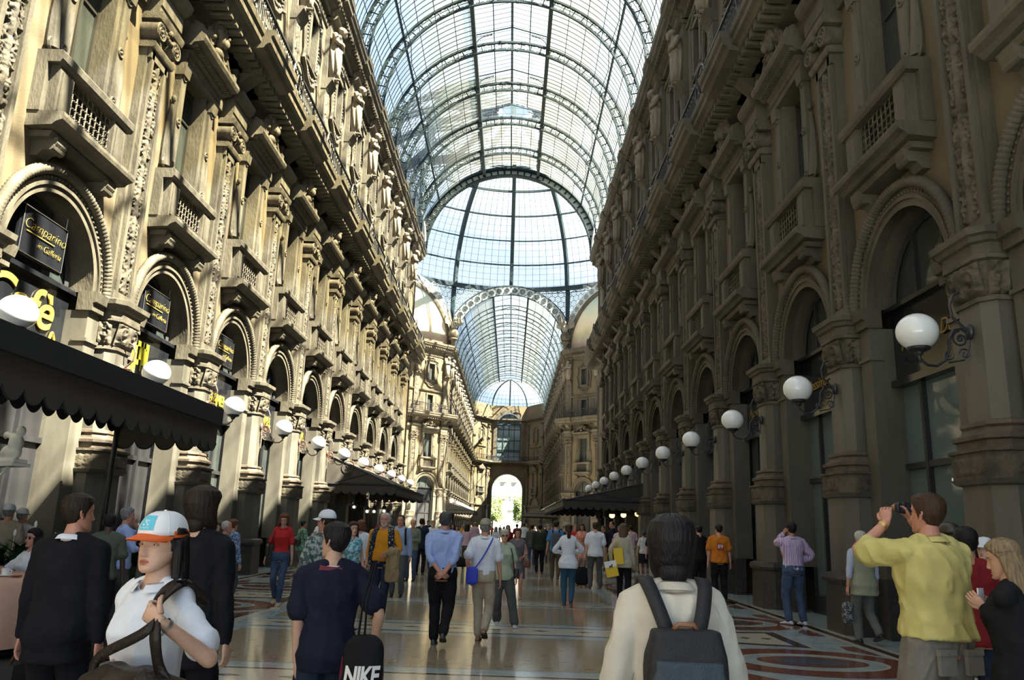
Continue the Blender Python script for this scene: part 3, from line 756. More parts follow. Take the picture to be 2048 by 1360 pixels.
for k in range(8):
    a=PI/8*2*k; c=(OC[0]+APO*math.cos(a),OC[1]+APO*math.sin(a),0); rz=a+PI/2
    O('hexagon_lattice',LAT,drum,c,rz); O('spandrel_glass',SGL,drum,c,rz)
    if k in (1,3,5,7): O('filigree_arch',FFR,drum,c,rz)
    if k in (1,3):
        l=E(trimname(),c,rz); tag(l,'painted lunette under the dome on the %s diagonal'%('east' if k==1 else 'west'),kind='structure'); O('lunette_frame',LUN,l); O('mural',MUR,l)
    # corner post down to the eagle
    b=a+PI/8; p=(OC[0]+(DR-.15)*math.cos(b),OC[1]+(DR-.15)*math.sin(b))
    m=MB(); m.lathe([(.22,24.6),(.32,RZ-.2)],6,(p[0],p[1],0)); O('corner_post',m.mesh('corner_post',M['iron']),drum)
# side arms of the octagon: simple walls so that nothing is seen behind them
for s,nm in ((-1,'west'),(1,'east')):
    m=MB(); x=s*(APO+.6); 
    for yy in (OC[1]-7.2,OC[1]+7.2): m.poly([(s*APO,yy,0),(s*(APO+14),yy,0),(s*(APO+14),yy,22.5),(s*APO,yy,22.5)])
    o=O('wall_side_arm_'+nm,m.mesh('w',M['stucco'])); tag(o,'wall of the crossing side arm',kind='structure')
m=MB()
for s in (-1,1):
    az=math.radians(-135 if s<0 else -45); c=(OC[0]+APO*math.cos(az),OC[1]+APO*math.sin(az)); t=az+PI/2
    m.poly([(c[0]+u*math.cos(t),c[1]+u*math.sin(t),z) for u,z in ((-7.1,0),(7.1,0),(7.1,22.5),(-7.1,22.5))])
o=O('wall_near_diagonals',m.mesh('w',M['stucco'])); tag(o,kind='structure')
# ring beam
m=MB(); n=8
def octr(r,z,a0=PI/8,n=8): return [(OC[0]+r*math.cos(a0+2*PI*k/n),OC[1]+r*math.sin(a0+2*PI*k/n),z) for k in range(n)]
def c16(r,z,n=64): return [(OC[0]+r*math.cos(2*PI*k/n),OC[1]+r*math.sin(2*PI*k/n),z) for k in range(n)]
dome=E('ceiling_dome'); tag(dome,'great glass and iron dome over the crossing',kind='structure')
m.loft([c16(DR-.35,RZ-.35),c16(DR-.75,RZ-.35),c16(DR-.8,RZ+.15),c16(DR-.2,RZ+.15),c16(DR-.35,RZ-.35)],True,False)
for k in range(96): 
    a=2*PI*k/96; m.ring((0,0,0),0,0,3,3) if False else m.tube([(OC[0]+(DR-.6)*math.cos(a),OC[1]+(DR-.6)*math.sin(a),RZ-.3),(OC[0]+(DR-.6)*math.cos(a),OC[1]+(DR-.6)*math.sin(a),RZ-.62)],.05,4)
m.loft([c16(DR-.62,RZ-.62),c16(DR-.54,RZ-.62),c16(DR-.54,RZ-.70),c16(DR-.62,RZ-.70),c16(DR-.62,RZ-.62)],True,False)
O('ring_beam',m.mesh('ring_beam',M['iron']),dome)
DRB=DR-.4
def dpt(az,t,off=0): r=(DRB-off)*math.cos(t); return (OC[0]+r*math.sin(az),OC[1]+r*math.cos(az),RZ+(DH-off)*math.sin(t))
tt=[i/7*PI/2*.92 for i in range(8)]
rm=MB(); rm.loft([[tuple(Vector(dpt(0,t,o))-Vector((OC[0],OC[1],0))+Vector((x,0,0))) for o,x in ((-.05,-.24),(-.05,.24),(.5,.19),(.5,-.19))] for t in np.linspace(0,PI/2*.93,20)])
DRIB=rm.mesh('dome_rib',M['iron'])
for k in range(16): O('dome_rib',DRIB,dome,(OC[0],OC[1],0),2*PI*k/16)
m=MB()
for t in tt[1:]:
    for off,h in ((0.02,.07),(.38,.07)):
        R=[[dpt(2*PI*k/64,t+dt,off+o) for o,dt in ((-h,0),(h,0),(h,.009),(-h,.009))] for k in range(65)]; m.loft(R,True,False)
    for k in range(160): a=2*PI*k/160; b=a+.019*(1 if k%2 else -1); m.tube([dpt(a,t,.02),dpt(b,t,.38)],.018,3,False)
O('ring_purlins',m.mesh('ring_purlins',M['iron']),dome)
m=MB()
for k in range(16*8):
    if k%8: 
        az=2*PI*k/128; m.tube([dpt(az,t,.0) for t in np.linspace(0,PI/2*.86,12)],.02,4,False)
for i in range(7*4):
    t=(i+.5)/28*PI/2*.92
    m.loft([[dpt(2*PI*k/64,t+dt,o) for o,dt in ((-.014,0),(.014,0),(.014,.0016),(-.014,.0016))] for k in range(65)],True,False)
O('glazing_bars',m.mesh('glazing_bars',M['iron']),dome)
m=MB(); m.loft([[dpt(2*PI*k/48,t,-.06) for k in range(48)] for t in np.linspace(0,PI/2*.95,14)],True,False)
O('dome_glass',m.mesh('dome_glass',M['dglass']),dome)
# eagles on globes at the far corners
def eagle(loc,rz,label):
    t=E('eagle_sculpture',loc,rz); tag(t,label,'sculpture','bronze eagles below the dome')
    m=MB(); m.lathe([(.0,-.2),(.25,0),(.3,.3),(.55,.5),(.55,.6),(.4,.7)],12); m.ell((0,0,1.2),(.62,.62,.7),14,10); O('globe_shield',m.mesh('globe_shield',M['stone2'],True,50),t)
    m=MB(); m.ell((0,.1,2.25),(.38,.35,.62),12,9); m.ell((0,.25,2.95),(.2,.25,.24),10,7); m.tube([(0,.42,2.98),(0,.58,2.9)],[.08,.01],6); m.ell((0,-.1,1.8),(.25,.2,.4),8,6)
    for s in (-1,1): m.tube([(s*.18,.15,1.95),(s*.2,.2,1.72)],.09,6)
    O('eagle_body',m.mesh('eagle_body',M['bronze'],True,60),t)
    for s in (-1,1):
        m=MB()
        for k in range(8):
            a=.25+k*.17; L=1.7-.10*k; m.loft([[(s*(.25+q*L*math.sin(a)*.9),.05+.05*math.cos(k),2.35+q*L*math.cos(a)+dz) for dz in (-w_,w_)]+[(s*(.25+q*L*math.sin(a)*.9),-.06,2.35+q*L*math.cos(a)+dz) for dz in (w_,-w_)] for q,w_ in ((0,.12),(.6,.13),(1,.03))])
        O('wing',m.mesh('wing',M['bronze']),t)
M['bronze']=mat('weathered bronze',(.14,.125,.09),.6,(.22,.20,.15),3)
for k,(nm) in ((1,'far east corner'),(2,'far west corner')):
    b=PI/8+ (PI/4*k); p=(OC[0]+(DR-.9)*math.cos(b),OC[1]+(DR-.9)*math.sin(b),22.7); eagle(p,b+PI/2,'spread winged bronze eagle on a globe at the %s under the dome'%nm)
# ------------------------------------------------------------------ apse at the far end
AE=AY1+6.5
m=MB()
xs=3.55
def wallv(x0,y0,x1,y1,z0,z1): m.poly([(x0,y0,z0),(x1,y1,z0),(x1,y1,z1),(x0,y0,z1)])
for s in (-1,1):
    wallv(s*HW,AY1,s*xs,AE,0,25.2)
R1=3.0; c1=8.6; n=20
A=arcpts(0,c1,R1,PI,0,n); T=[(-xs+2*xs*i/n,13.3) for i in range(n+1)]
m.grid([[(x,AE,z) for x,z in A],[(x,AE,z) for x,z in T]])
for s in (-1,1): m.poly([(s*R1,AE,0),(s*xs,AE,0),(s*xs,AE,c1),(s*R1,AE,c1)]); m.poly([(s*R1,AE,c1),(s*xs,AE,c1),(s*xs,AE,13.3)])
m.poly([(-xs,AE,13.3),(xs,AE,13.3),(xs,AE,14.1),(-xs,AE,14.1)])
R2=2.35; c2=21.3; A=arcpts(0,c2,R2,PI,0,n); T=[(-xs+2*xs*i/n,25.2) for i in range(n+1)]
m.grid([[(x,AE,z) for x,z in A],[(x,AE,z) for x,z in T]])
for s in (-1,1): m.poly([(s*R2,AE,14.1),(s*xs,AE,14.1),(s*xs,AE,c2),(s*R2,AE,c2)]); m.poly([(s*R2,AE,c2),(s*xs,AE,c2),(s*xs,AE,25.2)])
for s in (-1,1): m.poly([(s*R1,AE,0),(s*R1,AE+2,0),(s*R1,AE+2,c1),(s*R1,AE,c1)])
A=arcpts(0,c1,R1,PI,0,n); m.grid([[(x,AE,z) for x,z in A],[(x,AE+2,z) for x,z in A]])
o=O('wall_end',m.mesh('w',M['stucco'])); tag(o,'ochre end wall with the exit arch',kind='structure')
m=MB()
for r0,r1,cz,ww in ((3.0,3.5,c1,.2),(2.35,3.05,c2,.18)):
    m.loft([[(r*math.cos(PI*i/24),AE-w_,cz+r*math.sin(PI*i/24)) for r,w_ in ((r0,0),(r0,ww),(r1,ww),(r1,0))] for i in range(25)])
for s in (-1,1): m.box(s*3.0,s*3.5,AE-.2,AE,0,c1); m.box(s*2.35,s*3.05,AE-.18,AE,14.1,c2)
o=O(trimname(),m.mesh('arch_trim',M['stone'])); tag(o,'stone mouldings of the exit arch and the window over it',kind='structure')
# apse cornices following the plan
pth=[(-HW,AY1),(-xs,AE),(xs,AE),(HW,AY1)]
for z0,z1,w_,nm in ((13.4,14.1,1.0,'balcony of the end wall'),(22.0,22.5,.7,'upper cornice of the end wall'),(5.2,5.6,.3,'string course of the end wall')):
    m=MB()
    for (xa,ya),(xb,yb) in zip(pth[:-1],pth[1:]):
        if nm.startswith('string') and ya==yb: continue
        dx,dy=xb-xa,yb-ya; L_=math.hypot(dx,dy); nx,ny=dy/L_,-dx/L_
        m.loft([[(x,y,z0),(x+nx*w_*.5,y+ny*w_*.5,z0),(x+nx*w_,y+ny*w_,z0+(z1-z0)*.5),(x+nx*w_,y+ny*w_,z1),(x,y,z1)] for x,y in ((xa,ya),(xb,yb))])
    o=O(trimname(),m.mesh('c',M['stone'])); tag(o,nm,kind='structure')
t=E('balcony_railing'); tag(t,'dark iron railing across the end wall over the exit arch','railing')
for (xa,ya),(xb,yb) in zip(pth[:-1],pth[1:]):
    dx,dy=xb-xa,yb-ya; L_=math.hypot(dx,dy); nx,ny=dy/L_*.9,-dx/L_*.9; m=MB()
    for z in (14.2,15.0): m.tube([(xa+nx,ya+ny,z),(xb+nx,yb+ny,z)],.05,4)
    k=int(L_/.35)
    for i in range(k+1): q=i/k; m.tube([(xa+nx+dx*q,ya+ny+dy*q,14.1),(xa+nx+dx*q,ya+ny+dy*q,15.0)],.03,4)
    O('railing_panel',m.mesh('railing_panel',M['black']),t)
for s,nm in ((-1,'west'),(1,'east')):
    c=(s*(HW+xs)/2,(AY1+AE)/2,0); rz=math.atan2(AE-AY1,-s*(xs-HW)*-1) 
    d=Vector((s*(xs-HW),AE-AY1,0)).normalized(); nrm=Vector((d.y,-d.x,0)); 
    if nrm.y>0: nrm=-nrm
    rz=math.atan2(-nrm.x,nrm.y)
    for parts,l in ((AWLL,'arched shop window'),(UWLL,'tall pedimented window'),(TWLL,'small attic window')):
        q=put_win(parts,c,rz,l+' on the %s slanting wall beside the exit'%nm)
    for u in (-2.6,2.9): 
        put_pil((c[0]+u*math.cos(rz),c[1]+u*math.sin(rz),0),rz,False,'pilaster on the %s slanting wall beside the exit'%nm)
# big window over the exit
NW[0]+=1; t=E('window_%d'%NW[0],(0,AE,0),PI); tag(t,'great arched window above the exit arch',kind='structure')
m=MB(); m.add([(R2*math.cos(PI*i/n),-.5,c2+R2*math.sin(PI*i/n)) for i in range(n+1)]+[(-R2,-.5,14.1),(R2,-.5,14.1)],[tuple(range(n+3))]); O('pane',m.mesh('pane',M['paneb']),t)
m=MB()
for x in (-2.3,-1.1,0,1.1,2.3): m.box(x-.06,x+.06,-.5,-.4,14.1,c2+math.sqrt(max(0,R2*R2-x*x)))
for z in (16.0,16.3,18.2,20.4,21.4): m.box(-R2,R2,-.5,-.38,z,z+.12)
O('window_frame',m.mesh('f',M['iron']),t)
# apse half dome
hd=E('ceiling_apse'); tag(hd,'glass half dome at the far end',kind='structure')
def hp(a,t,off=0): return ((HW-.2-off)*math.cos(a)*math.cos(t),AY1+(HW-.5-off)*math.sin(a)*math.cos(t),25.0+(4.4-off)*math.sin(t))
m=MB(); m.loft([[hp(PI*i/20,t) for i in range(21)] for t in np.linspace(0,PI/2*.98,8)],False,False); O('apse_glass',m.mesh('g',M['rglass']),hd)
for i in range(1,6):
    m=MB()
    if i in(2,3,4): m.tube([hp(PI*i/6,t) for t in np.linspace(0,PI/2*.98,12)],.14 ,4)
    else: m.tube([hp(PI*i/6,t) for t in np.linspace(0,PI/2*.98,12)],.06,4)
    O('apse_rib',m.mesh('apse_rib',M['iron']),hd)
m=MB()
for i in range(1,24): m.tube([hp(PI*i/24,t) for t in np.linspace(0,PI/2*.9,8)],.022,4,False)
for t in np.linspace(.15,1.3,7): m.tube([hp(PI*i/20,t) for i in range(21)],.03,4,False)
O('glazing_bars',m.mesh('b',M['iron']),hd)
# ------------------------------------------------------------------ floor
def stonemat(name,c1,c2,scale,rough=.11,speck=None):
    m=mat(name,c1,rough,c2,scale,bump=.02,bscale=2.2,spec=.5,detail=8); return m
F={}
F['beige']=stonemat('floor beige terrazzo',(.24,.19,.12),(.34,.28,.19),26)
F['blue']=stonemat('floor bardiglio marble',(.26,.32,.34),(.40,.46,.48),2.2)
F['cream']=stonemat('floor cream mosaic',(.42,.40,.32),(.55,.52,.44),40)
F['dark']=stonemat('floor dark mosaic',(.03,.022,.022),(.07,.05,.045),40)
F['red']=stonemat('floor red marble',(.13,.036,.024),(.20,.07,.045),3)
F['mark']=stonemat('floor blue grey tessera',(.07,.075,.10),(.09,.10,.13),30)
fk=['beige','blue','cream','dark','red','mark']
m=MB(); LZ=[0]
def slab(mi,pts,lay): m.cur=fk.index(mi); m.add([(x,y,.0012*lay) for x,y in pts],[tuple(range(len(pts)))])
def rect(mi,x0,x1,y0,y1,lay): slab(mi,[(x0,y0),(x1,y0),(x1,y1),(x0,y1)],lay)
BY0=8.72
m.cur=1; m.box(-19,19,-40,170,-.3,0.0)
CX=3.1
def curve_shape(mi,s,pts,lay,y):
    # closed smooth-ish polygon given in bay coordinates (x from centre aisle edge, v from bay middle)
    P=[(s*(CX+a),y+b) for a,b in pts]
    if s<0: P=P[::-1]
    slab(mi,P,lay)
for k in range(-2,34):
    y=BY0+PIT*k
    if OY0-1.5<y<OY1+1.5: continue
    if y>AY1+2: continue
    # centre aisle panel between this band and the next
    rect('beige',-CX,CX,y+.82,y+PIT-.82,1)
    # cross band: blue, dark line, cream with lozenges, dark line
    rect('cream',-CX,CX,y-.52,y+.52,1)
    for d in (-.50,.40): rect('dark',-CX,CX,y+d,y+d+.07,2)
    for i in range(9):
        cx=-CX+.35+i*(2*CX-.7)/8; slab('dark',[(cx-.16,y),(cx,y-.07),(cx+.16,y),(cx,y+.07)],2)
    if k<9:
        for i in range(13):
            for j in range(6):
                cx=-CX+.3+i*.46+(.23 if j%2 else 0); cy=y+1.05+j*.46
                if cx<CX-.15: slab('mark',[(cx-.05,cy-.012),(cx+.05,cy-.012),(cx+.05,cy+.012),(cx-.05,cy+.012)],2)
    for s in (-1,1):
        # long edge strip
        x0,x1=sorted((s*(CX+.28),s*(CX+.38))); rect('cream',x0,x1,y-PIT/2,y+PIT/2,2)
        # mosaic quadrilateral framed in dark
        for mi,q,l in (('cream',1.0,1),('dark',.93,2),('cream',.72,3)):
            slab(mi,[(s*(CX+1.35)+s*dx*q,y+dy*q) for dx,dy in ((-.95,-.62),(.95,-.95),(.95,.95),(-.95,.62))][::s],l)
        for i in range(4): cx=s*(CX+.85+.33*i); slab('dark',[(cx-.10,y),(cx-.03,y-.06),(cx,y-.1),(cx+.03,y-.06),(cx+.10,y),(cx+.03,y+.06),(cx,y+.1),(cx-.03,y+.06)],4)
        # oval fields between the mosaic panels
        def oval(mi,ax,ay,l,cx=1.75): slab(mi,[(s*(CX+cx)+s*ax*math.cos(t),y+PIT/2+ay*math.sin(t)) for t in [2*PI*q/36 for q in range(36)]][::s],l)
        for mi,ax,ay,l in (('red',1.42,1.12,1),('cream',.98,.68,2),('blue',.93,.63,3),('red',.72,.44,4),('mark',.5,.26,5)): oval(mi,ax,ay,l)
        for v in (1,-1):
            P=[(s*(CX+a),y+b) for a,b in ((2.75,v*.6),(3.0,v*.55),(3.0,v*1.5),(2.85,v*1.3),(2.7,v*1.0))]
            if s*v<0: P=P[::-1]
            slab('red',P,1)
            P=[(s*(CX+a),y+b) for a,b in ((.45,v*.55),(.9,v*.78),(.62,v*1.15),(.45,v*1.5))]
            if s*v<0: P=P[::-1]
            slab('red',P,1)
        x0,x1=sorted((s*(HW-.95),s*(HW-.80))); rect('dark',x0,x1,y-PIT/2,y+PIT/2,2)
        x0,x1=sorted((s*(HW-1.05),s*(HW-.70))); rect('cream',x0,x1,y-PIT/2,y+PIT/2,1)
# octagon mosaics
n=48
for r,mi,l in ((13,'cream',1),(12.6,'beige',2),(8,'red',3),(7.6,'cream',4),(4,'blue',5)): slab(mi,[(r*math.cos(2*PI*i/n),OC[1]+r*math.sin(2*PI*i/n)) for i in range(n)],l)
o=O('floor',m.mesh('floor',[F[k] for k in fk])); tag(o,'polished mosaic and marble floor',kind='structure')
# ------------------------------------------------------------------ square beyond the exit
m=MB(); m.box(-60,60,170,260,-.35,-.02); o=O('ground_square',m.mesh('g',M['marble'])); tag(o,kind='structure')
# ================================================================== figures
V=Vector
def remesh(mb,vox,mats,name='m',smooth=4,disp=0,seed=0,dscale=9.,fold=0.):
    """fuse overlapping lofts into one skin"""
    me=mb.mesh('tmp',M['dark']); ob=bpy.data.objects.new('tmp',me); C.objects.link(ob)
    r=ob.modifiers.new('r','REMESH'); r.mode='VOXEL'; r.voxel_size=vox; r.adaptivity=0
    if smooth: s=ob.modifiers.new('s','SMOOTH'); s.iterations=smooth; s.factor=.5
    dg_=bpy.context.evaluated_depsgraph_get(); out=bpy.data.meshes.new_from_object(ob.evaluated_get(dg_))
    bpy.data.objects.remove(ob); bpy.data.meshes.remove(me)
    n=len(out.vertices)
    if disp and n:
        co_=np.empty(n*3,dtype=np.float32); out.vertices.foreach_get('co',co_); co_=co_.reshape(-1,3)
        no=np.empty(n*3,dtype=np.float32); out.vertex_normals.foreach_get('vector',no); no=no.reshape(-1,3)
        rs=np.random.RandomState(seed); h=np.zeros(n)
        for i in range(9):
            k=rs.normal(size=3)*dscale*(1+.35*i); k[2]*=.55; h+=np.sin(co_@k+rs.uniform(0,6))/(1+.5*i)
        h=1-np.abs(np.tanh(h*.7))
        co_=co_+no*(disp*np.maximum(h-.4,-.25))[:,None]; out.vertices.foreach_set('co',co_.ravel())
    out.materials.clear()
    for m in (mats if isinstance(mats,(list,tuple)) else [mats]): out.materials.append(m)
    out.polygons.foreach_set('material_index',[0]*len(out.polygons))
    out.polygons.foreach_set('use_smooth',[True]*len(out.polygons)); out.name=name; out.update(); return out
def xform(me,mt): me.transform(mt); return me
def joinm(name,meshes):
    Vv=[];Ff=[];MI=[];mats=[];SM=[]
    for me in meshes:
        b=len(Vv); n=len(me.vertices); c=np.empty(n*3); me.vertices.foreach_get('co',c); Vv.extend(map(tuple,c.reshape(-1,3).tolist()))
        ids=[]
        for mt in me.materials:
            if mt not in mats: mats.append(mt)
            ids.append(mats.index(mt))
        for p in me.polygons: Ff.append([i+b for i in p.vertices]); MI.append(ids[p.material_index] if ids else 0); SM.append(p.use_smooth)
    o=bpy.data.meshes.new(name); o.from_pydata(Vv,[],Ff)
    for mt in mats: o.materials.append(mt)
    o.polygons.foreach_set('material_index',MI); o.polygons.foreach_set('use_smooth',SM); o.update(); return o
def ik(a,b,l1,l2,pole):
    a,b=V(a),V(b); d=b-a; L=d.length
    if L>(l1+l2)*.998: b=a+d*((l1+l2)*.998/L); d=b-a; L=d.length
    x=(l1*l1-l2*l2+L*L)/(2*L); h=math.sqrt(max(0,l1*l1-x*x)); u=d/L; p=V(pole); p=(p-u*p.dot(u)); p=p.normalized() if p.length>1e-6 else V((0,1,0))
    return a+u*x+p*h,b
def limb(m,pts,rad,n=14):
    """smooth tapered limb through points (catmull-rom resampled) with round ends"""
    P=[V(p) for p in pts]; out=[];R=[]
    for i in range(len(P)-1):
        p0=P[max(i-1,0)];p1=P[i];p2=P[i+1];p3=P[min(i+2,len(P)-1)]
        for k in range(5):
            t=k/5; q=.5*((2*p1)+(p2-p0)*t+(2*p0-5*p1+4*p2-p3)*t*t+(3*p1-p0-3*p2+p3)*t**3); out.append(q); R.append(rad[i]+(rad[i+1]-rad[i])*t)
    out.append(P[-1]);R.append(rad[-1]); m.tube(out,R,n)
    m.ell(tuple(out[0]),(R[0],)*3,10,8); m.ell(tuple(out[-1]),(R[-1],)*3,10,8)
def ering(z,a,b,y=0,x=0,n=24,pw=1.): 
    return [(x+a*math.copysign(abs(math.cos(2*PI*k/n))**pw,math.cos(2*PI*k/n)),y+b*math.copysign(abs(math.sin(2*PI*k/n))**pw,math.sin(2*PI*k/n)),z) for k in range(n)]
# ---- head
HZ=np.array([-.115,-.108,-.098,-.085,-.06,-.03,0,.03,.06,.085,.105,.115])
HA=np.array([.016,.030,.041,.050,.060,.067,.072,.075,.0745,.066,.044,.016])
HF=np.array([.076,.083,.086,.086,.082,.080,.079,.084,.080,.063,.034,.006])
HB=np.array([.040,.018,-.006,-.030,-.052,-.078,-.094,-.101,-.100,-.087,-.056,-.022])
def interp(z,arr): return np.interp(z,HZ,arr)
def head_surface(nt,nz,face=True,jaw=1.,off=0.,old=0):
    ts=np.linspace(0,1,nz); z=-.115+.23*(.5-.5*np.cos(ts*PI))*.5+.23*ts*.5; z=np.clip(z,-.1149,.1149)
    u=np.linspace(-1,1,nt+1)[:-1]; th=PI*np.sign(u)*np.abs(u)**1.35
    Z,T=np.meshgrid(z,th,indexing='ij')
    a=interp(Z,HA)+off; f=interp(Z,HF)+off; b=interp(Z,HB)-off
    a=np.where(Z<-.03,a*jaw,a)
    c=(f+b)/2; h=(f-b)/2
    X=a*np.sin(T); Y=c+h*np.cos(T)
    if face:
        fr=np.clip(np.cos(T),0,1)**.5
        def g(x0,z0,sx,sz,amp): return amp*(np.exp(-((np.abs(X)-x0)/sx)**2-((Z-z0)/sz)**2))
        nz_=np.interp(Z,[-.052,-.046,-.036,-.02,0,.018,.03],[0,.013,.025,.019,.011,.005,0]); sg=np.interp(Z,[-.05,-.036,0,.02],[.013,.0125,.0075,.008])
        D=nz_*np.exp(-(X/sg)**2)+g(.013,-.041,.006,.006,.009)+g(.030,.003,.015,.010,-.010)+g(.03,.026,.022,.008,.005)+g(.046,-.020,.016,.016,.006)
        D+=g(0,-.0635,.019,.0045,.0065)+g(0,-.0755,.016,.0055,.008)-g(0,-.0695,.022,.0022,.006)+g(0,-.101,.017,.010,.007)-g(0,-.086,.02,.005,.003)+g(.0,-.056,.004,.006,-.002)
        if old: D+=-g(.028,-.052,.006,.018,.004*old)-g(.03,-.012,.014,.004,.003*old)
        Y=Y+D*fr
    P=np.stack([X,Y,Z],-1); return P,T
def head_mesh(skin,lip,browm,hi=True,old=0,jaw=1.,beard=None,ears=True,shades=None,specs=None,squint=1.,smile=0):
    nt,nz=(110,100) if hi else (40,34)
    P,T=head_surface(nt,nz,True,jaw,0,old)
    m=MB(); Q=np.concatenate([P,P[:,:1]],1); m.grid(Q)
    m.add([tuple(p) for p in P[-1]],[tuple(range(nt))]); m.add([tuple(p) for p in P[0]],[tuple(range(nt))[::-1]])
    W=nt+1
    for i,f in enumerate(m.f[:(nz-1)*nt]):
        c=sum((V(m.v[k]) for k in f),V())/4
        if c.y>.05 and abs(c.x)<.023 and abs(c.z+.0695)<.011*(1-(abs(c.x)/.026)**2)+.001: m.m[i]=1
        if beard and c.y>.0 and (c.z<-.05 or (abs(c.x)>.055 and c.z<.0)) and not(abs(c.x)<.02 and -.078<c.z<-.058): m.m[i]=3
    def fy(x,z):
        i=int(np.argmin(np.abs(P[:,0,2]-z))); row=P[i]; k=int(np.argmin((row[:,0]-x)**2+(row[:,1]<0)*1.)); return row[k,1]
    for s in (-1,1):
        y=fy(s*.031,.002)
        if hi:
            m.cur=4; m.ell((s*.0315,y-.0035,.001),(.0145,.0085,.0055*squint+.001),14,10)
            m.cur=5; m.ell((s*.031,y+.0025,.001),(.0052,.0035,.0050*squint),12,8)
            m.cur=0; m.tube([(s*(.0315+dx),y+.001+.0035*math.cos(dx*80),.0055*squint+.0015-(dx/.016)**2*.004) for dx in np.linspace(-.016,.016,7)],.0030,6)
            m.tube([(s*(.0315+dx),y+.0005+.003*math.cos(dx*80),-.0050*squint-.0015+(dx/.016)**2*.004) for dx in np.linspace(-.015,.015,7)],.0022,6)
            m.cur=2; m.tube([(s*(.0315+dx),y+.004+.0025*math.cos(dx*80),.0040*squint+.001-(dx/.016)**2*.0035) for dx in np.linspace(-.016,.016,7)],.0011,4)
            for q in range(6):
                x0=.014+q*.0065; zz=.021+.006*math.sin((q+.5)/6*PI*.9); m.ell((s*x0,fy(s*x0,zz)+.0005,zz),(.0055,.0022,.0026),7,5)
        else:
            m.cur=2; m.ell((s*.031,y+.001,.003),(.011,.004,.0042),6,4); m.ell((s*.032,fy(s*.032,.022)+.001,.023),(.017,.004,.003),6,4)
        if ears:
            m.cur=0
            if hi:
                m.tube([(s*(.074+.012*math.sin(q*PI)),-.012-.016*math.sin(q*PI*1.15)+.008*q,.026-.058*q) for q in np.linspace(0,1,9)],[.005,.006,.006,.006,.005,.005,.005,.006,.004],7); m.ell((s*.076,-.012,-.002),(.008,.014,.026),10,8); m.ell((s*.077,-.006,-.028),(.006,.008,.010),8,6)
            else: m.ell((s*.077,-.012,-.003),(.009,.018,.031),8,6)
    if shades:
        m.cur=6
        for s in (-1,1): m.ell((s*.032,fy(s*.03,.0)+.012,.002),(.026,.005,.019),12,8); m.tube([(s*.056,fy(s*.05,.0)+.012,.008),(s*.078,-.01,.008)],.0022,5)
        m.tube([(-.01,fy(0,.0)+.004,.008),(.01,fy(0,.0)+.004,.008)],.002,4)
    if specs:
        m.cur=6
        for s in (-1,1): m.ring((s*.032,fy(s*.03,.0)+.013,.0),.022,.0016,14,5,sq=1.15); m.tube([(s*.056,fy(s*.05,.0)+.010,.006),(s*.08,-.012,.006)],.002,5)
    return m.mesh('head',[skin,lip,browm,beard or skin,M['eyew'],M['iris'],shades or specs or skin],True)
M['eyew']=mat('eye white',(.62,.58,.54),.3); M['iris']=mat('dark iris',(.02,.012,.008),.15)
def skinm(n,c,r=.5):
    m=mat(n,c,r,tuple(x*.86 for x in c),14,.06,160,world=False,lo=.4,hi=.7); b=m.node_tree.nodes['Principled BSDF']; b.inputs['Subsurface Weight'].default_value=.12; b.inputs['Subsurface Radius'].default_value=(.02,.008,.004); b.inputs['Subsurface Scale'].default_value=.4; return m
SK={'fair':skinm('fair skin',(.58,.33,.23)),'pink':skinm('ruddy skin',(.55,.26,.18)),'asian':skinm('light brown skin',(.58,.35,.25)),'tan':skinm('tanned skin',(.42,.22,.13)),'dark':skinm('dark brown skin',(.07,.035,.022))}
LP={k:mat('lips '+k,c,.4) for k,c in (('fair',(.42,.14,.11)),('pink',(.42,.13,.10)),('asian',(.36,.11,.09)),('tan',(.30,.10,.08)),('dark',(.06,.02,.02)))}
def hairm(n,c,c2): 
    m=mat(n,c,.42,c2,60,.45,140,world=False,stretch=(1,1,.12),spec=.22); return m
HR={'black':hairm('black hair',(.006,.005,.007),(.016,.014,.016)),'brown':hairm('brown hair',(.035,.018,.010),(.06,.032,.018)),'dkbrown':hairm('dark brown hair',(.014,.009,.007),(.028,.018,.012)),'grey':hairm('grey hair',(.12,.12,.12),(.28,.28,.27)),'dkgrey':hairm('dark grey hair',(.035,.036,.04),(.09,.09,.095)),'white':hairm('white hair',(.42,.40,.36),(.6,.58,.54)),'blond':hairm('blond hair',(.16,.11,.06),(.30,.22,.13)),'red':hairm('auburn hair',(.10,.035,.015),(.18,.07,.03)),'ltbrown':hairm('light brown hair',(.07,.042,.025),(.13,.085,.05))}
def hairline(th,style):
    # returns z above which hair grows as function of azimuth (0 front, pi back)
    t=np.abs(th)/PI
    if style=='bald': return np.interp(t,[0,.32,.42,.55,1],[.3,.3,.02,.0,-.055])+0*t
    if style=='receding': return np.interp(t,[0,.14,.30,.40,.47,.6,1],[.085,.10,.060,.02,-.025,-.04,-.065])
    return np.interp(t,[0,.22,.33,.40,.46,.52,.7,1],[.066,.062,.040,.012,-.028,-.02,-.055,-.075])
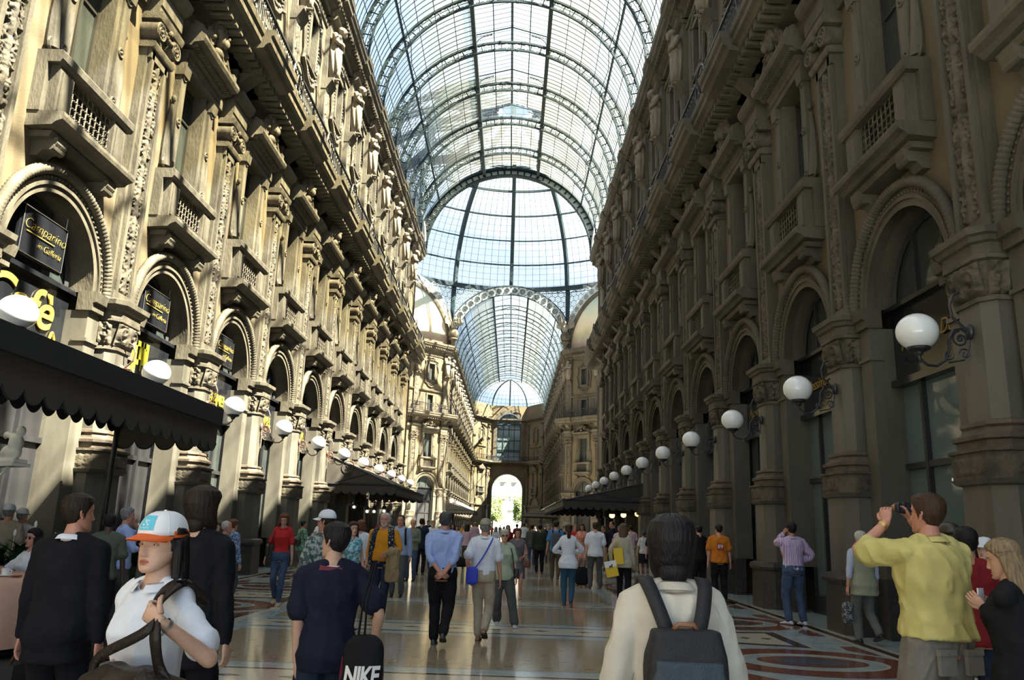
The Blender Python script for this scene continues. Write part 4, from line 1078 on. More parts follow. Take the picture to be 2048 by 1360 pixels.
def hair_shell(style,mat_,hi=True,th=.014,seed=0,vol=1.,low_=None,capped=False,rough=1.):
    nt,nz=(120,90) if hi else (44,34)
    P,T=head_surface(nt,nz,False,1.,0); hl=hairline(T,style)
    if low_ is not None: hl=np.where(np.abs(T)>PI*.40,np.minimum(hl,low_),hl)
    Z=P[:,:,2]; k=np.clip((Z-hl)/.014,0,1); rs=np.random.RandomState(seed)
    N=P.copy(); N[:,:,1]+=.008; N[:,:,2]=N[:,:,2]*1.0; N/= (np.linalg.norm(N,axis=2,keepdims=True)+1e-9)
    nz_=sum(np.sin(T*rs.uniform(8,34)+Z*rs.uniform(-70,70)+rs.uniform(0,6)) for _ in range(8))/8
    w=th*vol*(.75+.5*np.clip((Z+.02)/.1,0,1))*k**.6*(1+.22*nz_*rough)
    if low_ is not None: w=w*(1+.6*np.clip((.0-Z)/.06,0,1)*(Z>low_+.012))
    if capped: w=w*np.clip((.045-Z)/.03,0,1)-.002*(Z>.03)
    Q=P+N*(w-.002*(k<=0))[:,:,None]
    m=MB(); QQ=np.concatenate([Q,Q[:,:1]],1); m.grid(QQ); ok=np.concatenate([k,k[:,:1]],1)
    nf=[];W=nt+1
    for i in range(nz-1):
        for j in range(nt):
            if ok[i,j]+ok[i,j+1]+ok[i+1,j]+ok[i+1,j+1]>.02: nf.append((i*W+j,i*W+j+1,(i+1)*W+j+1,(i+1)*W+j))
    m.f=nf; m.m=[0]*len(nf); m.poly([tuple(p) for p in Q[-1]])
    return m
def hair_curtain(m,length,w=.085,d=.05,y0=-.05,wave=.008,seed=0,front=False,strands=26,spread=1.25,z0=.02):
    """long hair: many overlapping locks hanging behind (and beside) the head"""
    rs=random.Random(seed)
    for i in range(strands):
        u=i/(strands-1)*2-1; a=u*PI*(.62 if front else .5); x=w*math.sin(a); y=y0*.3-.088*math.cos(a)+.01
        L=length*rs.uniform(.86,1.05); pts=[];rr=[]; ph=rs.uniform(0,6)
        for k in range(9):
            q=k/8; pts.append((x*(1+(spread-1)*q)+wave*math.sin(ph+q*7)*q,y-.02*q+wave*math.cos(ph+q*6)*q,z0+.03*math.cos(a)-L*q)); rr.append(.0185*(1-.45*q**3)+.003)
        rr[-1]=.004; m.tube(pts,rr,7)
        m.tube([(x*.55,y*.75,.095),(x*.9,y*.98,.06),(x,y,z0+.02)],[.01,.016,.018],7)
def hand_mesh(m,wr,d,nrm,s=1.,curl=.5,side=1,spread=.0,thumb=1.):
    """palm and five fingers; d = direction of hand, nrm = palm normal, side=+1 puts the thumb on +lat"""
    d=V(d).normalized(); nrm=V(nrm); nrm=(nrm-d*nrm.dot(d)).normalized(); lat=d.cross(nrm)*side; wr=V(wr)
    R=[]
    for q,a,b in ((-.01,.024,.019),(.015,.031,.016),(.045,.040,.014),(.075,.041,.0125),(.088,.036,.011)):
        c=wr+d*q*s; R.append([tuple(c+lat*(a*s*math.cos(t))+nrm*(b*s*math.sin(t))) for t in [2*PI*k/10 for k in range(10)]])
    m.loft(R)
    for i,(o,L) in enumerate(((-.030,.060),(-.011,.074),(.010,.080),(.029,.072))):
        c=wr+d*.082*s+lat*o*s; dd=(d+lat*o*spread*6).normalized(); pts=[c-dd*.012*s,c]; ang=0
        for k in range(3):
            ang+=curl*(.55+.12*k)*(1.1-.05*i); st=L*s*(.42,.33,.25)[k]; dv=dd*math.cos(ang)+nrm*math.sin(ang); pts.append(pts[-1]+dv*st)
        m.tube(pts,[.0095*s,.0098*s,.0090*s,.0084*s,.0062*s],8)
        m.ell(tuple(pts[-1]),(.0062*s,)*3,6,5)
    c=wr+d*.018*s+lat*.028*s; t1=c+(d*.030+lat*.020*thumb+nrm*.008)*s; t2=t1+(d*.030+lat*.006+nrm*.010*curl*2)*s; t3=t2+(d*.022-lat*.003+nrm*.012*curl*2)*s
    m.tube([c,t1,t2,t3],[.0135*s,.012*s,.0105*s,.0075*s],8); m.ell(tuple(t3),(.0076*s,)*3,6,5)
CL={}
def cloth(name,c,c2=None,rough=.85,bump=.25,scale=5.,**k):
    if name not in CL: CL[name]=mat(name,c,rough,c2 or tuple(x*.86 for x in c),scale,bump*.4,230,world=False,spec=.25 if max(c)>.06 else .08,**k)
    return CL[name]
def stripes(name,c1,c2,freq,axis='X',c3=None,duty=.5):
    m=mat(name,c1,.85); nt=m.node_tree;N=nt.nodes;L=nt.links; b=N['Principled BSDF']; tc=N.new('ShaderNodeTexCoord'); w=N.new('ShaderNodeTexWave'); w.bands_direction=axis; w.inputs['Scale'].default_value=freq; w.inputs['Distortion'].default_value=.3
    L.new(tc.outputs['Object'],w.inputs['Vector']); r=N.new('ShaderNodeValToRGB'); r.color_ramp.interpolation='CONSTANT'; r.color_ramp.elements[0].color=(*c1,1); r.color_ramp.elements[1].position=duty; r.color_ramp.elements[1].color=(*c2,1)
    if c3: e=r.color_ramp.elements.new(.85); e.color=(*c3,1)
    L.new(w.outputs['Fac'],r.inputs[0]); L.new(r.outputs[0],b.inputs['Base Color']); CL[name]=m; return m
def blotch(name,c1,c2,scale=18,lo=.45,hi=.55):
    CL[name]=mat(name,c1,.85,c2,scale,world=False,lo=lo,hi=hi,detail=2); return CL[name]
NP=[0]
def person(spec):
    g=spec.get; H=g('H',1.72); s=H/1.75; fem=g('fem',0); bw=g('bw',1.)*(.93 if fem else 1.); near=g('near',0); hi=near>=1
    vox=(.009 if near>=2 else .012 if near==1 else .017)/s
    X,Y=g('pos'); rot=g('rot',0); sk=SK[g('skin','fair')]; lipm=LP[g('skin','fair')]
    if g('dz') is None: dz=0
    else: dz=g('dz')
    t=E('person',(X,Y,dz),rot); t.scale=(s,s,s); tag(t,g('label'),'person',g('group')); NP[0]+=1
    lean=g('lean',0.); hipz=.93-g('drop',0.); twist=g('twist',0.)
    sw=(.165 if fem else .19)*bw
    def up(z,y=0,x=0):   # point on the leaning trunk
        h=z-.93; return V((x,y+h*math.sin(lean),hipz+h*math.cos(lean)))
    # legs
    seat=g('seated')
    st=g('feet',((-.10,.0,.0),(.10,.0,.0)))   # ankle offsets x,y,lift
    LG=[]
    for i,sg in enumerate((-1,1)):
        hp=V((sg*.088*bw,0,hipz-.02)); fx,fy,fl=st[i]; an=V((fx,fy,.085+fl)); kn,an=ik(hp,an,.43,.415,(sg*.1,1,0)); LG.append((hp,kn,an,fl))
    # arms
    aw=g('hands',((-.27,.03,.80),(.27,.03,.80))); pole=g('poles',((-.5,-1,-.1),(.5,-1,-.1)))
    AR=[]
    for i,sg in enumerate((-1,1)):
        sh=up(1.395,0,sg*sw*.93); wr=V(aw[i]); el,wr=ik(sh,wr,.285,.255,pole[i]); AR.append((sh,el,wr))
    b=MB()
    TR=[(.82,.13,.10,0),(.90,.168 if fem else .158,.118,-.005),(.98,.158 if fem else .150,.108,0),(1.08,.128 if fem else .140,.092 if fem else .100,0),(1.18,.138 if fem else .152,.102,.005),(1.28,.150 if fem else .168,.115 if fem else .116,.012),(1.36,.150 if fem else .170,.106,.005),(1.42,.125 if fem else .145,.082,-.005),(1.455,.075,.062,-.008),(1.49,.054,.056,-.004)]
    belly=g('belly',0.)
    def trunk(m,off,z0,z1,flare=0,top=True,ext=None,rows=None):
        R=[]
        zs=[z0]+[q[0] for q in TR if z0+.02<q[0]<z1-.01]+[z1]
        for z in zs:
            a=np.interp(z,[q[0] for q in TR],[q[1] for q in TR])*bw; d=np.interp(z,[q[0] for q in TR],[q[2] for q in TR])*(1+(bw-1)*.8); yy=np.interp(z,[q[0] for q in TR],[q[3] for q in TR])
            bl=belly*math.exp(-((z-1.05)/.13)**2); d+=bl*.5; yy+=bl*.5
            if fem and off>0: d+=.012*math.exp(-((z-1.27)/.06)**2); yy+=.012*math.exp(-((z-1.27)/.06)**2)
            f=flare*max(0,(1.08-z))/.25; a+=off+f; d+=off+f
            c=up(z,yy); ring=[]
            n=26
            for k in range(n):
                an=2*PI*k/n; ring.append((c.x+a*math.copysign(abs(math.cos(an))**.88,math.cos(an)),c.y+d*math.copysign(abs(math.sin(an))**.88,math.sin(an))*math.cos(lean),c.z-d*math.sin(an)*math.sin(lean)))
            R.append(ring)
        m.loft(R)
    trunk(b,0,.82,1.49)
    hd=g('head',(0,0)); hc=up(1.49)+V((0,.012+.06*math.sin(hd[1])*-1,.128)) 
    limb(b,[up(1.42,-.005),up(1.50,.0),hc+V((0,-.012,-.07))],[.062,.052 if fem else .060,.050],12)
    for sh,el,wr in AR: limb(b,[up(1.455,-.012,math.copysign(.05,sh.x)),up(1.43,-.01,math.copysign(.11,sh.x)),sh],[.042,.046,.047])
    for hp,kn,an,fl in LG: limb(b,[hp,(hp+kn)/2,kn,(kn*.6+an*.4),an],[.082*bw,.072,.054,.055,.036])
    for i,(sh,el,wr) in enumerate(AR): limb(b,[sh,(sh+el)/2,el,(el*.7+wr*.3),wr],[.052*bw,.043*bw,.037,.037,.025] if not fem else [.045*bw,.037*bw,.031,.031,.021])
    body=remesh(b,vox,[sk],'body',3)
    ex=MB(); cur=g('curl',(.5,.5)); hdv=g('handdir',(None,None)); hn=g('handn',(None,None))
    for i,sg in enumerate((-1,1)):
        sh,el,wr=AR[i]; d=V(hdv[i]) if hdv[i] else (wr-el).normalized(); n_=V(hn[i]) if hn[i] else V((-sg,0,0))
        lat=d.cross((n_-d*n_.dot(d)).normalized()); front=V((0,1,.2)); sd=1 if lat.dot(front)>0 else -1
        hand_mesh(ex,wr,d,n_,.95 if not fem else .86,cur[i],sd)
    hs=g('hs',1.)*(.95 if fem else 1.)
    Rh=Matrix.Translation(hc)@Matrix.Rotation(hd[0],4,'Z')@Matrix.Rotation(hd[1],4,'X')@Matrix.Rotation(g('tilt',0),4,'Y')@Matrix.Diagonal((hs*g('hx',1.),hs,hs,1))
    bm_=HR[g('beard')] if g('beard') else None
    hm=head_mesh(sk,lipm,HR[g('brow',g('hairc','brown') if g('hairc','brown')!='white' else 'grey')],hi,g('old',0),g('jaw',1.),bm_,True,M['shades'] if g('shades') else None,M['specs'] if g('specs') else None,g('squint',1.))
    xform(hm,Rh); meshes=[body,hm]
    # feet are part of the body when bare
    e=ex.mesh('hands',sk,True); meshes.append(e)
    bo=O('body',joinm('body',meshes),t)
    # hair
    style=g('hair','short')
    if style!='none':
        cap=g('cap'); sty={'long':'short','pony':'short','bob':'short','bun':'short','curly':'short'}.get(style,style)
        m=hair_shell(sty,None,hi,{'short':.013,'long':.018,'pony':.012,'bob':.028,'bun':.014,'curly':.030,'bald':.006,'receding':.010}[style],NP[0],g('vol',1.),-.105 if style in('bob','curly') else None,bool(cap),.45 if style=='bob' else 1.)
        if style=='long': hair_curtain(m,g('hlen',.42),wave=g('wave',.008),seed=NP[0],front=g('hfront',False))
        if style=='bob': m.ell((0,-.050,-.085),(.066,.050,.060),20,14)
        if style=='curly': hair_curtain(m,.12,w=.09,wave=.02,seed=NP[0],front=True,spread=1.1)
        if style=='pony': 
            for k in range(7): a=k/6*2*PI; m.tube([(.02*math.cos(a),-.10,.03+.02*math.sin(a)),(.028*math.cos(a),-.135,-.02),(.024*math.cos(a),-.12,-.14),(.01*math.cos(a),-.10,-.28)],[.012,.022,.020,.004],7)
        if style=='bun': m.ell((0,-.115,.02),(.045,.04,.045),14,10)
        me=m.mesh('hair',HR[g('hairc','brown')],True); xform(me,Rh); O('hair',me,t)
    if g('cap'):
        cm,bmn=g('cap'); m=MB(); n=28
        R=[]
        for q in np.linspace(0,1,9):
            zz=.040+.100*math.sin(q*PI/2); rr=math.cos(q*PI/2)**.7; R.append([(.0885*rr*math.cos(2*PI*k/n),-.012+.110*rr*math.sin(2*PI*k/n),zz) for k in range(n)])
        m.loft(R); m.ell((0,-.012,.141),(.008,.008,.005),8,5)
        for k in range(6): 
            a=2*PI*(k+.5)/6; m.tube([(.0885*math.cos(q*PI/2)**.7*math.cos(a),-.012+.110*math.cos(q*PI/2)**.7*math.sin(a),.0405+.100*math.sin(q*PI/2)) for q in np.linspace(0,.97,8)],.0012,4)
        mt=[cm]
        me=m.mesh('cap_crown',cm,True); xform(me,Rh); c_=O('cap',me,t)
        m=MB(); top=[];bot=[]
        for k in range(17):
            a=-PI*.42+PI*.84*k/16; c=[]
            for q in np.linspace(0,1,6):
                x=math.sin(a)*(.086+.0*q); y=-.012+math.cos(a)*.105+q*.075*math.cos(a)**.6; z=.050-.020*q-.016*(abs(math.sin(a))**2)*(1) ; c.append((x*(1-.12*q),y,z))
            top.append(c)
        m.grid(top); m.grid([[(x,y,z-.004) for x,y,z in c] for c in top]); m.tube([c[-1] for c in top],.003,5)
        me=m.mesh('cap_visor',bmn,True); xform(me,Rh); O('visor',me,c_)
        if g('capback'):  # coloured lower back band
            m=MB(); m.loft([[(.0905*math.cos(a),-.012+.1120*math.sin(a),z) for a in np.linspace(PI*.9,PI*2.1,20)] for z in (.030,.058)],False,False); me=m.mesh('b',g('capback'),True); xform(me,Rh); O('cap_band',me,c_)
    # garments
    tp=g('top')
    if tp:
        m=MB(); off=tp.get('off',.020); z0=tp.get('z0',.86); 
        trunk(m,off,z0,tp.get('z1',1.445),tp.get('flare',.01))
        sl=tp.get('sleeve','long')
        for sh,el,wr in AR:
            k=1.+tp.get('loose',.25); r0=(.043 if fem else .050)*bw; so=min(off,.026)*.75
            limb(m,[up(1.450,-.012,math.copysign(.045,sh.x)),up(1.428,-.01,math.copysign(.11,sh.x)),sh],[.040+so,.045+so,.046+so])
            if sl=='none': limb(m,[sh-V((math.copysign(.03,sh.x),0,-.01)),sh],[.045,.043]); continue
            if sl=='short': e=sh.lerp(el,.72); limb(m,[sh,sh.lerp(el,.4),e],[r0+so*.8,r0+so*.8+.004,r0+so*.8+.010+.012*k*.5])
            elif sl=='rolled': limb(m,[sh,sh.lerp(el,.5),el,el.lerp(wr,.35)],[r0+so*.8,r0+.010,.047,.046])
            else: limb(m,[sh,sh.lerp(el,.5),el,el.lerp(wr,.5),el.lerp(wr,.93)],[r0+so*.9,r0+.010*k,.047*k**.5,.042*k**.5,.034*k**.5])
        me=remesh(m,vox,[tp['mat']],'top',7 if hi else 4,tp.get('fold',.013),NP[0],tp.get('fs',16.))
        O(tp.get('name','shirt'),me,t)
        if tp.get('collar'):
            m=MB(); n=24; c=up(1.45,-.006); R=[]
            for q,dr in ((0,.014),(.5,.014),(1,.006)):
                R.append([(c.x+(.066+dr)*math.cos(a)*bw**.5,c.y+(.062+dr)*math.sin(a)+.010*q,c.z+.002+.046*q-.022*(1+math.sin(a))*.5*q-.010*(1+math.sin(a))*.5) for a in np.linspace(PI*.58,PI*2.42,n)])
            for q,dr in ((.80,.022),(.18,.040)): R.append([(c.x+(.066+dr)*math.cos(a)*bw**.5,c.y+(.062+dr)*math.sin(a)+.004,c.z+.006+.042*q-.030*(1+math.sin(a))*.5) for a in np.linspace(PI*.58,PI*2.42,n)])
            m.loft(R,False,False); O('collar',m.mesh('collar',tp['collar'],True),t)
    bt=g('bot')
    if bt:
        m=MB(); kind=bt.get('kind','trousers'); k=bt.get('loose',.012)*.8; waist=bt.get('waist',1.0)
        trunk(m,(.003 if 'waist' not in bt else .030)+bt.get('off',0),.84,waist if 'waist' in bt else .96)
        if kind=='skirt':
            zz=bt.get('z0',.5); R=[]
            for q in np.linspace(0,1,7):
                z=.98+(zz-.98)*q; a=(.165+.012+bt.get('flare',.02)*q)*bw; R.append(ering(z-(.93-hipz),a,a*.78,0,0))
            m.loft(R)
        else:
            end={'trousers':1.,'capri':.55,'shorts':-.02}[kind]
            for hp,kn,an,fl in LG:
                P=[hp,hp.lerp(kn,.5),kn]; R=[.088*bw+k*.6,.078*bw+k,.060+k]
                if kind=='shorts': P=[hp,hp.lerp(kn,.5),hp.lerp(kn,.98)]; R=[.09*bw+k,.085*bw+k*1.3,.082*bw+k*1.4]
                elif kind=='capri': P+= [kn.lerp(an,.5)]; R+=[.056+k]
                else: P+= [kn.lerp(an,.5),kn.lerp(an,.97)]; R+=[.052+k,bt.get('hem',.046)+k]
                limb(m,P,R)
        me=remesh(m,vox,[bt['mat']],'bottom',4,bt.get('fold',.012),NP[0]+50,15.)
        O({'skirt':'skirt','shorts':'shorts','capri':'trousers'}.get(kind,'trousers'),me,t)
    if g('belt') and bt:
        m=MB(); c=up(1.0); R=[ering(c.z-.018,.158*bw,.112*bw+belly*.4,c.y+belly*.3),ering(c.z+.018,.156*bw,.110*bw+belly*.4,c.y+belly*.3)]; m.loft(R,True,False); O('belt',m.mesh('belt',M['leather'],True),t)
    # shoes
    if g('shoes'):
        for i,(hp,kn,an,fl) in enumerate(LG):
            m=MB(); sh_=g('shoes'); pit=min(1.0,fl*3.2); ya=g('toe',(0,0))[i]
            n=18; R=[]
            for q,(yy,w_,h) in enumerate(((-.075,.026,.045),(-.06,.034,.07),(-.02,.036,.085),(.04,.038,.065),(.10,.044,.045),(.15,.040,.035),(.18,.022,.025))): R.append([(w_*math.cos(a),yy,max(0,h*.5+h*.5*math.sin(a))) for a in [2*PI*k/n for k in range(n)]])
            m.loft(R)
            mt=Matrix.Translation(an+V((0,0,-.085)))@Matrix.Translation((0,0,.085))@Matrix.Rotation(-pit,4,'X')@Matrix.Rotation(ya,4,'Z')@Matrix.Translation((0,0,-.085))
            me=m.mesh('shoe',[sh_],True,60); xform(me,mt); o=O('shoe',me,t)
            if g('sole'):
                m=MB(); m.loft([[(w_*1.06*sx,yy,z) for yy,w_ in P_] for z,P_ in ()]) if False else None
                pts=[(-.078,.028),(-.05,.037),(.0,.036),(.06,.042),(.11,.047),(.16,.040),(.185,.02)]; out_=[(w_,yy) for yy,w_ in pts]+[(-w_,yy) for yy,w_ in pts[::-1]]
                m.loft([[(x,y,z) for x,y in out_] for z in (-.006,.014)]); me=m.mesh('sole',g('sole')); xform(me,mt); O('sole',me,o)
    info=dict(root=t,up=up,LG=LG,AR=AR,hc=hc,Rh=Rh,s=s,trunk=trunk,vox=vox,bw=bw)
    return info
M['shades']=mat('black sunglass lens',(.008,.008,.01),.08); M['specs']=mat('silver spectacle frame',(.5,.5,.5),.3,metal=.8); M['leather']=mat('dark leather',(.02,.014,.012),.4,(.035,.026,.02),30,.2,80,world=False)
M['steel']=mat('steel',(.5,.5,.5),.25,metal=1.); M['silver']=mat('silver watch',(.6,.6,.58),.3,metal=.9); M['brass']=mat('gilt metal',(.6,.4,.12),.3,metal=.9)
# ------------------------------------------------------------------ statues on the attic pedestals
def statue_meshes():
    b=MB(); up=lambda z,y=0,x=0: V((x,y+.20*max(0,z-1.0),z))
    for R in ([ering(z,a,d,up(z).y+yy) for z,a,d,yy in ((.95,.22,.18,0),(1.1,.19,.15,0),(1.25,.22,.17,.01),(1.4,.245,.18,.02),(1.50,.22,.15,.01),(1.58,.10,.10,.02))],): b.loft(R)
    limb(b,[up(1.52),up(1.62,.05),up(1.7,.10)],[.09,.075,.07])
    hd=up(1.74,.10); b.ell(tuple(hd),(.105,.13,.14),14,10); b.ell(tuple(hd+V((0,.09,-.11))),(.075,.07,.12),12,8); b.ell(tuple(hd+V((0,.14,-.01))),(.025,.03,.045),8,6)
    for k in range(9): a=PI*(k/8)-.0; b.ell((hd.x+.10*math.cos(a),hd.y-.03,hd.z+.09*math.sin(a)),(.055,.09,.055),8,6)
    for s in (-1,1):
        sh=up(1.47,0,s*.23); el=V((s*.29,.20,1.20)); wr=V((-s*.02,.30,1.27+s*.04)); limb(b,[sh,sh.lerp(el,.5),el,el.lerp(wr,.5),wr],[.095,.088,.068,.064,.045]); b.ell((wr.x-s*.05,wr.y+.01,wr.z),(.07,.035,.045),10,7)
    for s,f in ((-1,.05),(1,.12)): limb(b,[(s*.09,0,.6),(s*.09,.05,.3),(s*.09,f,.06)],[.09,.07,.05]); b.ell((s*.09,f+.09,.04),(.05,.13,.045),10,6)
    body=remesh(b,.018,[M['statue']],'figure',3)
    m=MB(); rs=np.random.RandomState(3); R=[]
    for z,a,d in ((1.12,.235,.20),(1.02,.26,.225),(.85,.26,.225),(.6,.235,.21),(.35,.20,.18),(.12,.16,.16)):
        n=40; R.append([((a*(1+.09*math.sin(9*t+z*3)))*math.cos(t),.04+.07*(1.1-z)+d*(1+.11*math.sin(11*t+z*5))*math.sin(t),z+.05*math.sin(3*t)) for t in [2*PI*k/n for k in range(n)]])
    m.loft(R)
    m.tube([(-.22,.10,1.10),(0,.25,1.02),(.2,.18,.9),(.16,.22,.5),(.18,.2,.2)],[.06,.07,.06,.07,.02],8); m.tube([(.2,.0,1.12),(0,-.1,1.1),(-.2,.02,1.12)],[.06,.06,.06],8)
    dr=m.mesh('drapery',M['statue'],True); return body,dr
M['statue']=mat('weathered statue stone',(.13,.105,.075),.8,(.20,.17,.125),5,.4,40,stretch=(1,1,.4))
SB,SD=statue_meshes()
def statue(loc,rz,label,group):
    t=E('statue',loc,rz); t.scale=(1.32,1.32,1.32); tag(t,label,'statue',group); O('figure',SB,t); O('drapery',SD,t)
for side,(X,rz,y0) in SIDES.items():
    w=.26 if side=='left' else -.26
    for k in range(1,11): statue((X+w,y0+PIT*k,18.6),rz,'stone giant with folded arms on the %s attic, %s along from the near end'%(SUNNY[side],ORD[k-1]),'telamons on the near arm attic')
    for i in range(13): statue((X+w,FARY[i],18.6),rz,'stone giant on the %s attic of the far arm, %s beyond the dome'%(SUNNY[side],ORD[i]),'telamons on the far arm attic')
for side in DIAG:
    for i,u in enumerate((-6.5,-2.19,2.19,6.5)): statue(dg(side,u,.26,18.6),DIAG[side][1],'stone figure on the %s diagonal attic under the dome, %s of four'%('west' if side=='left' else 'east',ORD[i]),'statues under the dome')
# ------------------------------------------------------------------ globe lamps
def spiral(c,r,turns,y,st,dirn=1,n=26): return [(c[0],c[1]+y*0,c[2]) and (c[0],c[1]+(r*(1-.75*i/n))*math.cos(st+dirn*turns*2*PI*i/n),c[2]+(r*(1-.75*i/n))*math.sin(st+dirn*turns*2*PI*i/n)) for i in range(n+1)]
gm=MB(); gm.ell((0,1.1,4.30),(.262,.262,.245),36,24); LG_=gm.mesh('globe',M['opal'],True)
gm=MB(); gm.lathe([(.03,3.98),(.05,4.0),(.06,4.03),(.14,4.06),(.15,4.09),(.13,4.10)],16,(0,1.1,0)); LH_=gm.mesh('lamp_holder',M['black'])
def brk(mt):
    m=MB(); w0=.42
    m.lathe([(.09,-.03),(.09,.03)],12) if False else None
    m.ell((0,w0,4.32),(.09,.05,.11),12,8)
    m.tube([(0,w0,4.32),(0,w0+.10,4.42),(0,w0+.2,4.52),(0,w0+.22,4.68),(0,w0+.16,4.82),(0,w0+.05,4.88),(0,w0,4.87)],.018,7)
    m.tube([(0,w0,4.30),(0,w0+.10,4.36),(0,w0+.2,4.34),(0,w0+.27,4.22),(0,w0+.28,4.08),(0,w0+.34,3.93),(0,w0+.46,3.85),(0,w0+.58,3.86),(0,w0+.67,3.93),(0,w0+.68,4.0)],.019,7)
    m.tube(spiral((0,w0+.12,4.22),.11,1.4,0,1.5,-1),.014,6); m.tube(spiral((0,w0+.30,4.0),.07,1.3,0,3,1),.011,6); m.ell((0,w0+.12,4.22),(.02,.035,.035),8,6)
    m.tube(spiral((0,w0+.08,4.02),.08,1.2,0,0,1),.012,6); m.tube([(0,w0,4.25),(0,w0+.02,4.1),(0,w0+.1,3.94),(0,w0+.3,3.90)],.013,6)
    return m.mesh('bracket',mt)
BK={'left':brk(M['copper']),'right':brk(M['black'])}
for side,(X,rz,y0) in SIDES.items():
    for k in range(0,11):
        t=E('wall_lamp',(X,y0+PIT*k,-.04),rz); tag(t,'opal globe lamp on a scrolled %s bracket, %s along the %s wall'%('bronze' if side=='left' else 'black',ORD[k],SUNNY[side]),'lamp','globe lamps of the near arm')
        O('bracket',BK[side],t); O('lamp_holder',LH_,t); O('globe',LG_,t)
    for i in range(13):
        t=E('wall_lamp',(X,FARY[i],-.04),rz); tag(t,'distant opal globe lamp on the %s wall of the far arm, %s beyond the dome'%(SUNNY[side],ORD[i]),'lamp','globe lamps of the far arm'); O('globe',LG_,t); O('bracket',BK[side],t)
for side in DIAG:
    for i,u in enumerate((-2.19,2.19,6.5)): 
        t=E('wall_lamp',dg(side,u,0,-.04),DIAG[side][1]); tag(t,'opal globe lamp on the %s diagonal wall under the dome, %s of three'%('west' if side=='left' else 'east',ORD[i]),'lamp','globe lamps under the dome'); O('globe',LG_,t); O('bracket',BK['left'],t)
# ------------------------------------------------------------------ lettering and signs
def text(body,size,mt,shear=0,ext=.006,sx=1.,spacing=1.,bold=0.):
    c=bpy.data.curves.new('t','FONT'); c.body=body; c.size=size; c.shear=shear; c.extrude=ext; c.align_x='CENTER'; c.align_y='CENTER'; c.space_character=spacing; c.offset=bold
    o=bpy.data.objects.new('t',c); C.objects.link(o); me=bpy.data.meshes.new_from_object(o.evaluated_get(bpy.context.evaluated_depsgraph_get())); bpy.data.objects.remove(o); me.materials.clear(); me.materials.append(mt)
    me.transform(Matrix.Diagonal((sx,1,1,1))); me.transform(Matrix.Rotation(PI,4,'Z')@Matrix.Rotation(PI/2,4,'X')); return me
def bayY(side,k): return SIDES[side][2]+PIT*(k+.5)
def sgn(side,k,z,w,label,cat='sign',name='shop_sign',group=None):
    X,rz,_=SIDES[side]; t=E(name,(X+(w if side=='left' else -w),bayY(side,k),z),rz); tag(t,label,cat,group); return t
def script(pts,r,mt):  # handwriting stroke; pts in sign coordinates (x to the reader's right, z up) for local frame facing +y
    m=MB(); 
    for st in pts:
        P=[V((-x,0,z)) for x,z in st]; out=[]
        for i in range(len(P)-1):
            p0=P[max(i-1,0)];p1=P[i];p2=P[i+1];p3=P[min(i+2,len(P)-1)]
            for k in range(4): t_=k/4; out.append(.5*((2*p1)+(p2-p0)*t_+(2*p0-5*p1+4*p2-p3)*t_*t_+(3*p1-p0-3*p2+p3)*t_**3))
        out.append(P[-1]); m.tube(out,r,5)
    return m.mesh('lettering',mt)
for k in (0,1,2):
    t=sgn('left',k,6.12,-.16,'black plaque lettered Camparino in Galleria inside the %s near arch'%ORD[k],group=None)
    m=MB(); m.box(-.62,.62,-.03,.03,-.40,.40); m.box(-.66,.66,-.04,.0,-.44,.44); O('plaque',m.mesh('plaque',M['fascia']),t)
    m=MB(); 
    for a,b_ in (((-.62,-.40),(.62,-.40)),((.62,-.40),(.62,.40)),((.62,.40),(-.62,.40)),((-.62,.40),(-.62,-.40))): m.tube([(a[0],.04,a[1]),(b_[0],.04,b_[1])],.008,4)
    m.tube([(.62,0,.4),(.62,0,.75)],.015,5); m.tube([(-.62,0,.4),(-.62,0,.75)],.015,5); O('border',m.mesh('border',M['steel']),t)
    o=O('lettering',text('Camparino',.27,M['gold'],.4,.004,bold=-.009),t,(0,.045,.12)); o=O('lettering',text('in Galleria',.17,M['gold'],.4,.004,bold=-.006),t,(-.18,.045,-.16))
    m=MB(); m.box(-.3,.5,.04,.05,-.02,-.005); O('underline',m.mesh('underline',M['gold']),t)
t=sgn('left',0,4.9,-.27,'large gold Cafè lettering with a flourish on the black fascia'); 
O('lettering',text('Cafè',.95,M['gold'],.25,.012,1.1,bold=.012),t,(.15,0,.08)); O('flourish',script([[(-.3,-.42),(.3,-.42),(.75,-.45),(1.02,-.42),(.92,-.2),(.85,-.38)]],.025,M['gold']),t)
t=sgn('left',1,4.85,-.27,'yellow emblem of an F and three bars on the black fascia')
m=MB(); m.box(.35,.50,0,.03,-.5,.45); m.box(-.1,.50,0,.03,.33,.45); m.box(.24,.35,0,.03,-.08,.03)
for i in range(3): m.box(.12-.15*i,.20-.15*i,0,.03,.05-.1*i,.45)
O('emblem',m.mesh('emblem',M['yellow']),t)
for k,w_ in ((2,'STEFANEL'),(3,'STEFANEL'),(4,'STEFANEL')):
    t=sgn('left',k,4.75,-.27,'yellow STEFANEL lettering on the black fascia, %s of three shop bays'%ORD[k-2]); O('lettering',text(w_,.42,M['yellow'],0,.012,.9,bold=.008),t)
M['dgold']=mat('darker gilt lettering',(.20,.13,.03),.45)  # darker gold tone for the Massimo Dutti letters
for k in (0,1,2):
    t=sgn('right',k,4.85,-.27,'dull gold Massimo Dutti lettering over the %s shaded shop bay'%ORD[k]); O('lettering',text('Massimo Dutti',.34,M['dgold'],.35,.01,.95),t)
